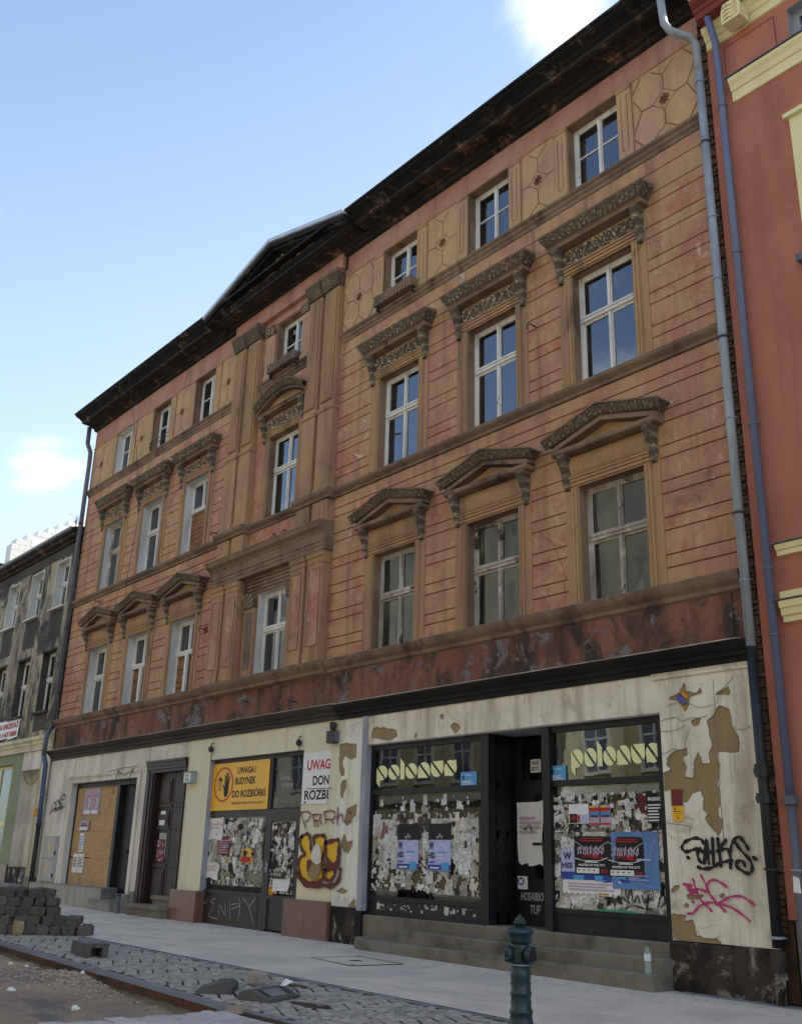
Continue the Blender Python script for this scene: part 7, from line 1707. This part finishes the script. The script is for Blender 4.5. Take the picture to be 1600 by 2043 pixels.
q = cobble(7, .085, .08, .08); tag(q.build('granite_cube', M_sett, loc=(-11.5, -4.72, gz(-11.5)+0.085)), 'single granite cube standing behind the two sign bases', 'stone')
m = MB(); m.add([(0, 0, 0.0), (0.16, -0.03, 0.03), (0.19, 0.1, 0.09), (0.04, 0.12, 0.05), (0.1, 0.05, 0.12)], [(0, 1, 4), (1, 2, 4), (2, 3, 4), (3, 0, 4)]); tag(m.build('paper_scrap', P_white, loc=(-11.2, -4.62, gz(-11))), 'crumpled white paper on the cobbles beside the granite cube', 'scrap')
# service cover in the pavement
t = thing('manhole_cover', 'square stone filled service cover let into the pale pavement', 'manhole cover', (-13.45, -1.72, gz(-13.45)), None, rad(-8))
m = MB(); m.box(-0.62, 0.62, -0.42, 0.42, -0.01, 0.004); m.build('lid', M_pave, t, True)
m = MB(); yy = 0
for a, b, c, d in ((-0.66, 0.66, -0.46, -0.43), (-0.66, 0.66, 0.43, 0.46), (-0.66, -0.63, -0.43, 0.43), (0.63, 0.66, -0.43, 0.43)): m.box(a, b, c, d, -0.01, 0.006)
m.build('frame', M_iron, t, True)
m = MB(); m.lathe([(0.1, 0.0), (0.1, 0.007), (0.07, 0.007)], 0, 0, 0, 14); m.box(0.5, 0.56, -0.38, -0.33, 0, 0.007); m.box(-0.56, -0.5, 0.33, 0.38, 0, 0.007); m.build('lifting_key_hole', M_iron, t, True)
# grit swept against the fronts
m = MB()
for i in range(900):
    x = random.uniform(-26, -6.2); y = -0.62-abs(random.gauss(0, 0.35)) if -15.4 < x < -8.8 else -0.12-abs(random.gauss(0, 0.3))
    if y > -3.6: pebble(m, x, y, gz(x)+0.001, random.choice((0.004, 0.005, 0.007, 0.012)))
m.build('grit', M_gravel, kind='stuff')
# bottle
t = thing('water_bottle', 'empty clear plastic water bottle with white label on the lowest stone step', 'bottle', (-8.9, -0.42, 0.196))
m = MB(); m.lathe([(0.04, 0.0), (0.045, 0.01), (0.045, 0.08), (0.036, 0.12), (0.045, 0.15), (0.045, 0.24), (0.03, 0.29), (0.014, 0.315), (0.014, 0.33)], 0, 0, 0, 14); m.build('body', M_plastic, t, True, True)
m = MB(); m.lathe([(0.0462, 0.155), (0.0462, 0.235)], 0, 0, 0, 14); m.f = m.f[:-2]; m.mi = m.mi[:-2]; m.build('label', P_white, t, True, True); m = MB(); m.lathe([(0.017, 0.325), (0.017, 0.345)], 0, 0, 0, 10); m.build('cap', P_cap, t, True)
# hydrant
hx, hy = -6.57, -5.2
t = thing('fire_hydrant', 'dark blue green cast iron fire hydrant with side outlets in the foreground', 'fire hydrant', (hx, hy, gz(hx)))
m = MB(); m.lathe([(0.19, -0.05), (0.185, 0.02), (0.165, 0.05), (0.135, 0.12), (0.112, 0.2), (0.098, 0.28), (0.092, 0.32), (0.1, 0.335), (0.1, 0.35), (0.088, 0.37), (0.084, 0.46), (0.09, 0.475), (0.094, 0.485), (0.09, 0.495), (0.084, 0.51), (0.083, 0.60), (0.088, 0.62), (0.084, 0.64), (0.082, 0.70)], 0, 0, 0, 28); m.build('pillar', M_hyd, t, True, True)
m = MB(); m.lathe([(0.084, 0.70), (0.086, 0.703), (0.086, 0.709), (0.084, 0.712)], 0, 0, 0, 28); m.build('joint_ring', M_zinc, t, True, True)
m = MB(); m.lathe([(0.081, 0.712), (0.082, 0.80), (0.078, 0.86), (0.07, 0.88)], 0, 0, 0, 28); m.build('outlet_body', M_hyd, t, True, True)
m = MB(); m.lathe([(0.085, 0.875), (0.097, 0.885), (0.1, 0.9), (0.1, 0.935), (0.106, 0.945), (0.117, 0.955), (0.122, 0.966), (0.119, 0.978), (0.1, 0.992), (0.07, 1.003), (0.045, 1.008), (0.04, 1.012)], 0, 0, 0, 28); m.build('cap', M_hyd, t, True, True)
m = MB(); m.lathe([(0.036, 1.01), (0.036, 1.025), (0.054, 1.03), (0.058, 1.038), (0.054, 1.047), (0.046, 1.052), (0.043, 1.068), (0.03, 1.085), (0.016, 1.09), (0.016, 1.104), (0.008, 1.108)], 0, 0, 0, 18); m.build('spindle_knob', M_hydg, t, True, True)
vv = Vector((-6.57, 6.8, 0)).normalized(); rr_ = Vector((vv.y, -vv.x, 0))
def outlet(d, open_):
    m = MB(); d = d.normalized(); c = Vector((0, 0, 0.79)); ks = ((0.05, 0.062), (0.088, 0.062), (0.09, 0.07), (0.118, 0.07), (0.122, 0.062), (0.128, 0.06))
    m.tube([c+d*k for k, _ in ks], [r for _, r in ks], 18); o = m.build('outlet', M_hyd, t, True, True)
    m = MB()
    if open_: m.tube([c+d*0.1285, c+d*0.130], 0.047, 18); m.build('outlet_hole', M_blackp, o, True)
    else: m.tube([c+d*0.128, c+d*0.145], 0.03, 6); m.build('cap_nut', M_hyd, o, True)
    m = MB()
    for k in range(4):
        s = d.cross(Vector((0, 0, 1))); p = c+d*0.119+s*0.066*math.cos(k*1.57+.6)+Vector((0, 0, 0.066*math.sin(k*1.57+.6))); m.tube([p, p+d*0.014], 0.01, 6)
    m.build('lug', M_hyd, o, True)
outlet(-vv*0.62+rr_*0.78, True); outlet(-vv*0.25-rr_*0.95, False)
m = MB()
for zz in (0.24, 0.41, 0.56):
    for k in range(8):
        a = k*PI/4+0.2*(zz > 0.3); rr2 = 0.104 if zz < 0.3 else 0.086; p = Vector((rr2*math.cos(a), rr2*math.sin(a), zz)); pebble(m, p.x, p.y, p.z, 0.011)
m.build('cast_boss', M_hyd, t, True, True)
m = MB(); pd = (-vv*0.95-rr_*0.25).normalized(); s_ = pd.cross(Vector((0, 0, 1))); c = pd*0.084; m.add([tuple(c+s_*a+Vector((0, 0, z))) for a, z in ((-.03, .735), (.03, .735), (.03, .85), (-.03, .85))]+[tuple(c*1.08+s_*a+Vector((0, 0, z))) for a, z in ((-.03, .735), (.03, .735), (.03, .85), (-.03, .85))], [(4, 5, 6, 7), (0, 1, 5, 4), (2, 3, 7, 6), (1, 2, 6, 5), (3, 0, 4, 7)]); m.build('data_plate', M_hydg, t, True)

# ================================================================ far side of the street: sunlit fronts that the windows mirror
M_o1 = stucco('opposite_cream_front', S(196,184,146,1.0), S(188,176,136,1.0), S(160,146,112,1.0), streak=0.3, fine=0.05)
M_o2 = stucco('opposite_ochre_front', S(184,166,126,1.0), S(178,160,120,1.0), S(146,128,98,1.0), streak=0.3, fine=0.05)
M_o3 = stucco('opposite_pale_front', S(216,210,190,1.1), S(206,200,180,1.1), S(170,164,146,1.1), streak=0.3, fine=0.05)
def opposite(x0, x1, h, mat, label):
    t = thing('street_house', label, 'building', ((x0+x1)/2, -22, 0), 'houses on the far side of the street')
    yb = -22.0; n = max(3, int((x1-x0)/2.7)); ws = []
    m = MB(); m.box(x0, x1, yb-9, yb, -0.3, h); m.build('wall', mat, t)
    m = MB(); m.box(x0-0.1, x1+0.1, yb, yb+0.6, h-0.3, h+0.1); m.box(x0, x1, yb, yb+0.25, h-0.55, h-0.3); m.box(x0, x1, yb, yb+0.2, 4.3, 4.6); m.box(x0, x1, yb, yb+0.15, 8.1, 8.25); m.build('cornice', M_o3, t)
    fm = MB(); fm.box(-0.75, 0.75, 0.0, 0.09, -0.15, 0.0); fm.box(-0.75, -0.6, 0, 0.09, 0, 2.1); fm.box(0.6, 0.75, 0, 0.09, 0, 2.1); fm.box(-0.8, 0.8, 0, 0.2, 2.1, 2.3); me1 = fm.mesh('window', M_o3)
    gm = MB(); gm.box(-0.6, 0.6, 0.0, 0.02, 0, 2.1); me2 = gm.mesh('pane', M_zincd)
    bm2 = MB(); bm2.box(-0.03, 0.03, 0.02, 0.05, 0, 2.1); bm2.box(-0.6, 0.6, 0.02, 0.05, 1.3, 1.38); me3 = bm2.mesh('glazing_bar', M_wwhite)
    for k in range(n):
        for z in (1.2, 5.3, 9.2, 12.6, 15.6):
            if z+2.4 > h-0.5: continue
            o = link('window', me1, t, False, None, (x0+(x1-x0)*(k+0.5)/n, yb, z)); link('pane', me2, o, True); link('glazing_bar', me3, o, True)
opposite(-64, -44, 17.5, M_o3, 'pale stuccoed house across the street, far left behind the camera')
opposite(-43.8, -27, 18.6, M_o1, 'cream house across the street, mirrored in the left windows')
opposite(-26.8, -10, 19.2, M_o2, 'ochre house across the street, mirrored in the middle windows')
opposite(-9.8, 6, 18.4, M_o1, 'cream house across the street, mirrored in the big shop windows')
opposite(6.2, 24, 17.5, M_o3, 'pale stuccoed house across the street, to the right behind the camera')
g = MB(); g.quad((-70, -30, -0.03), (-9.93, -30, -0.03), (-9.93, -14, -0.10), (-70, -14, -0.10)); g.build('far_carriageway', M_asph, kind='structure')
g = MB(); g.box(-70, 30, -22, -18.5, -0.4, 0.08); g.build('far_pavement', M_pave, kind='structure')
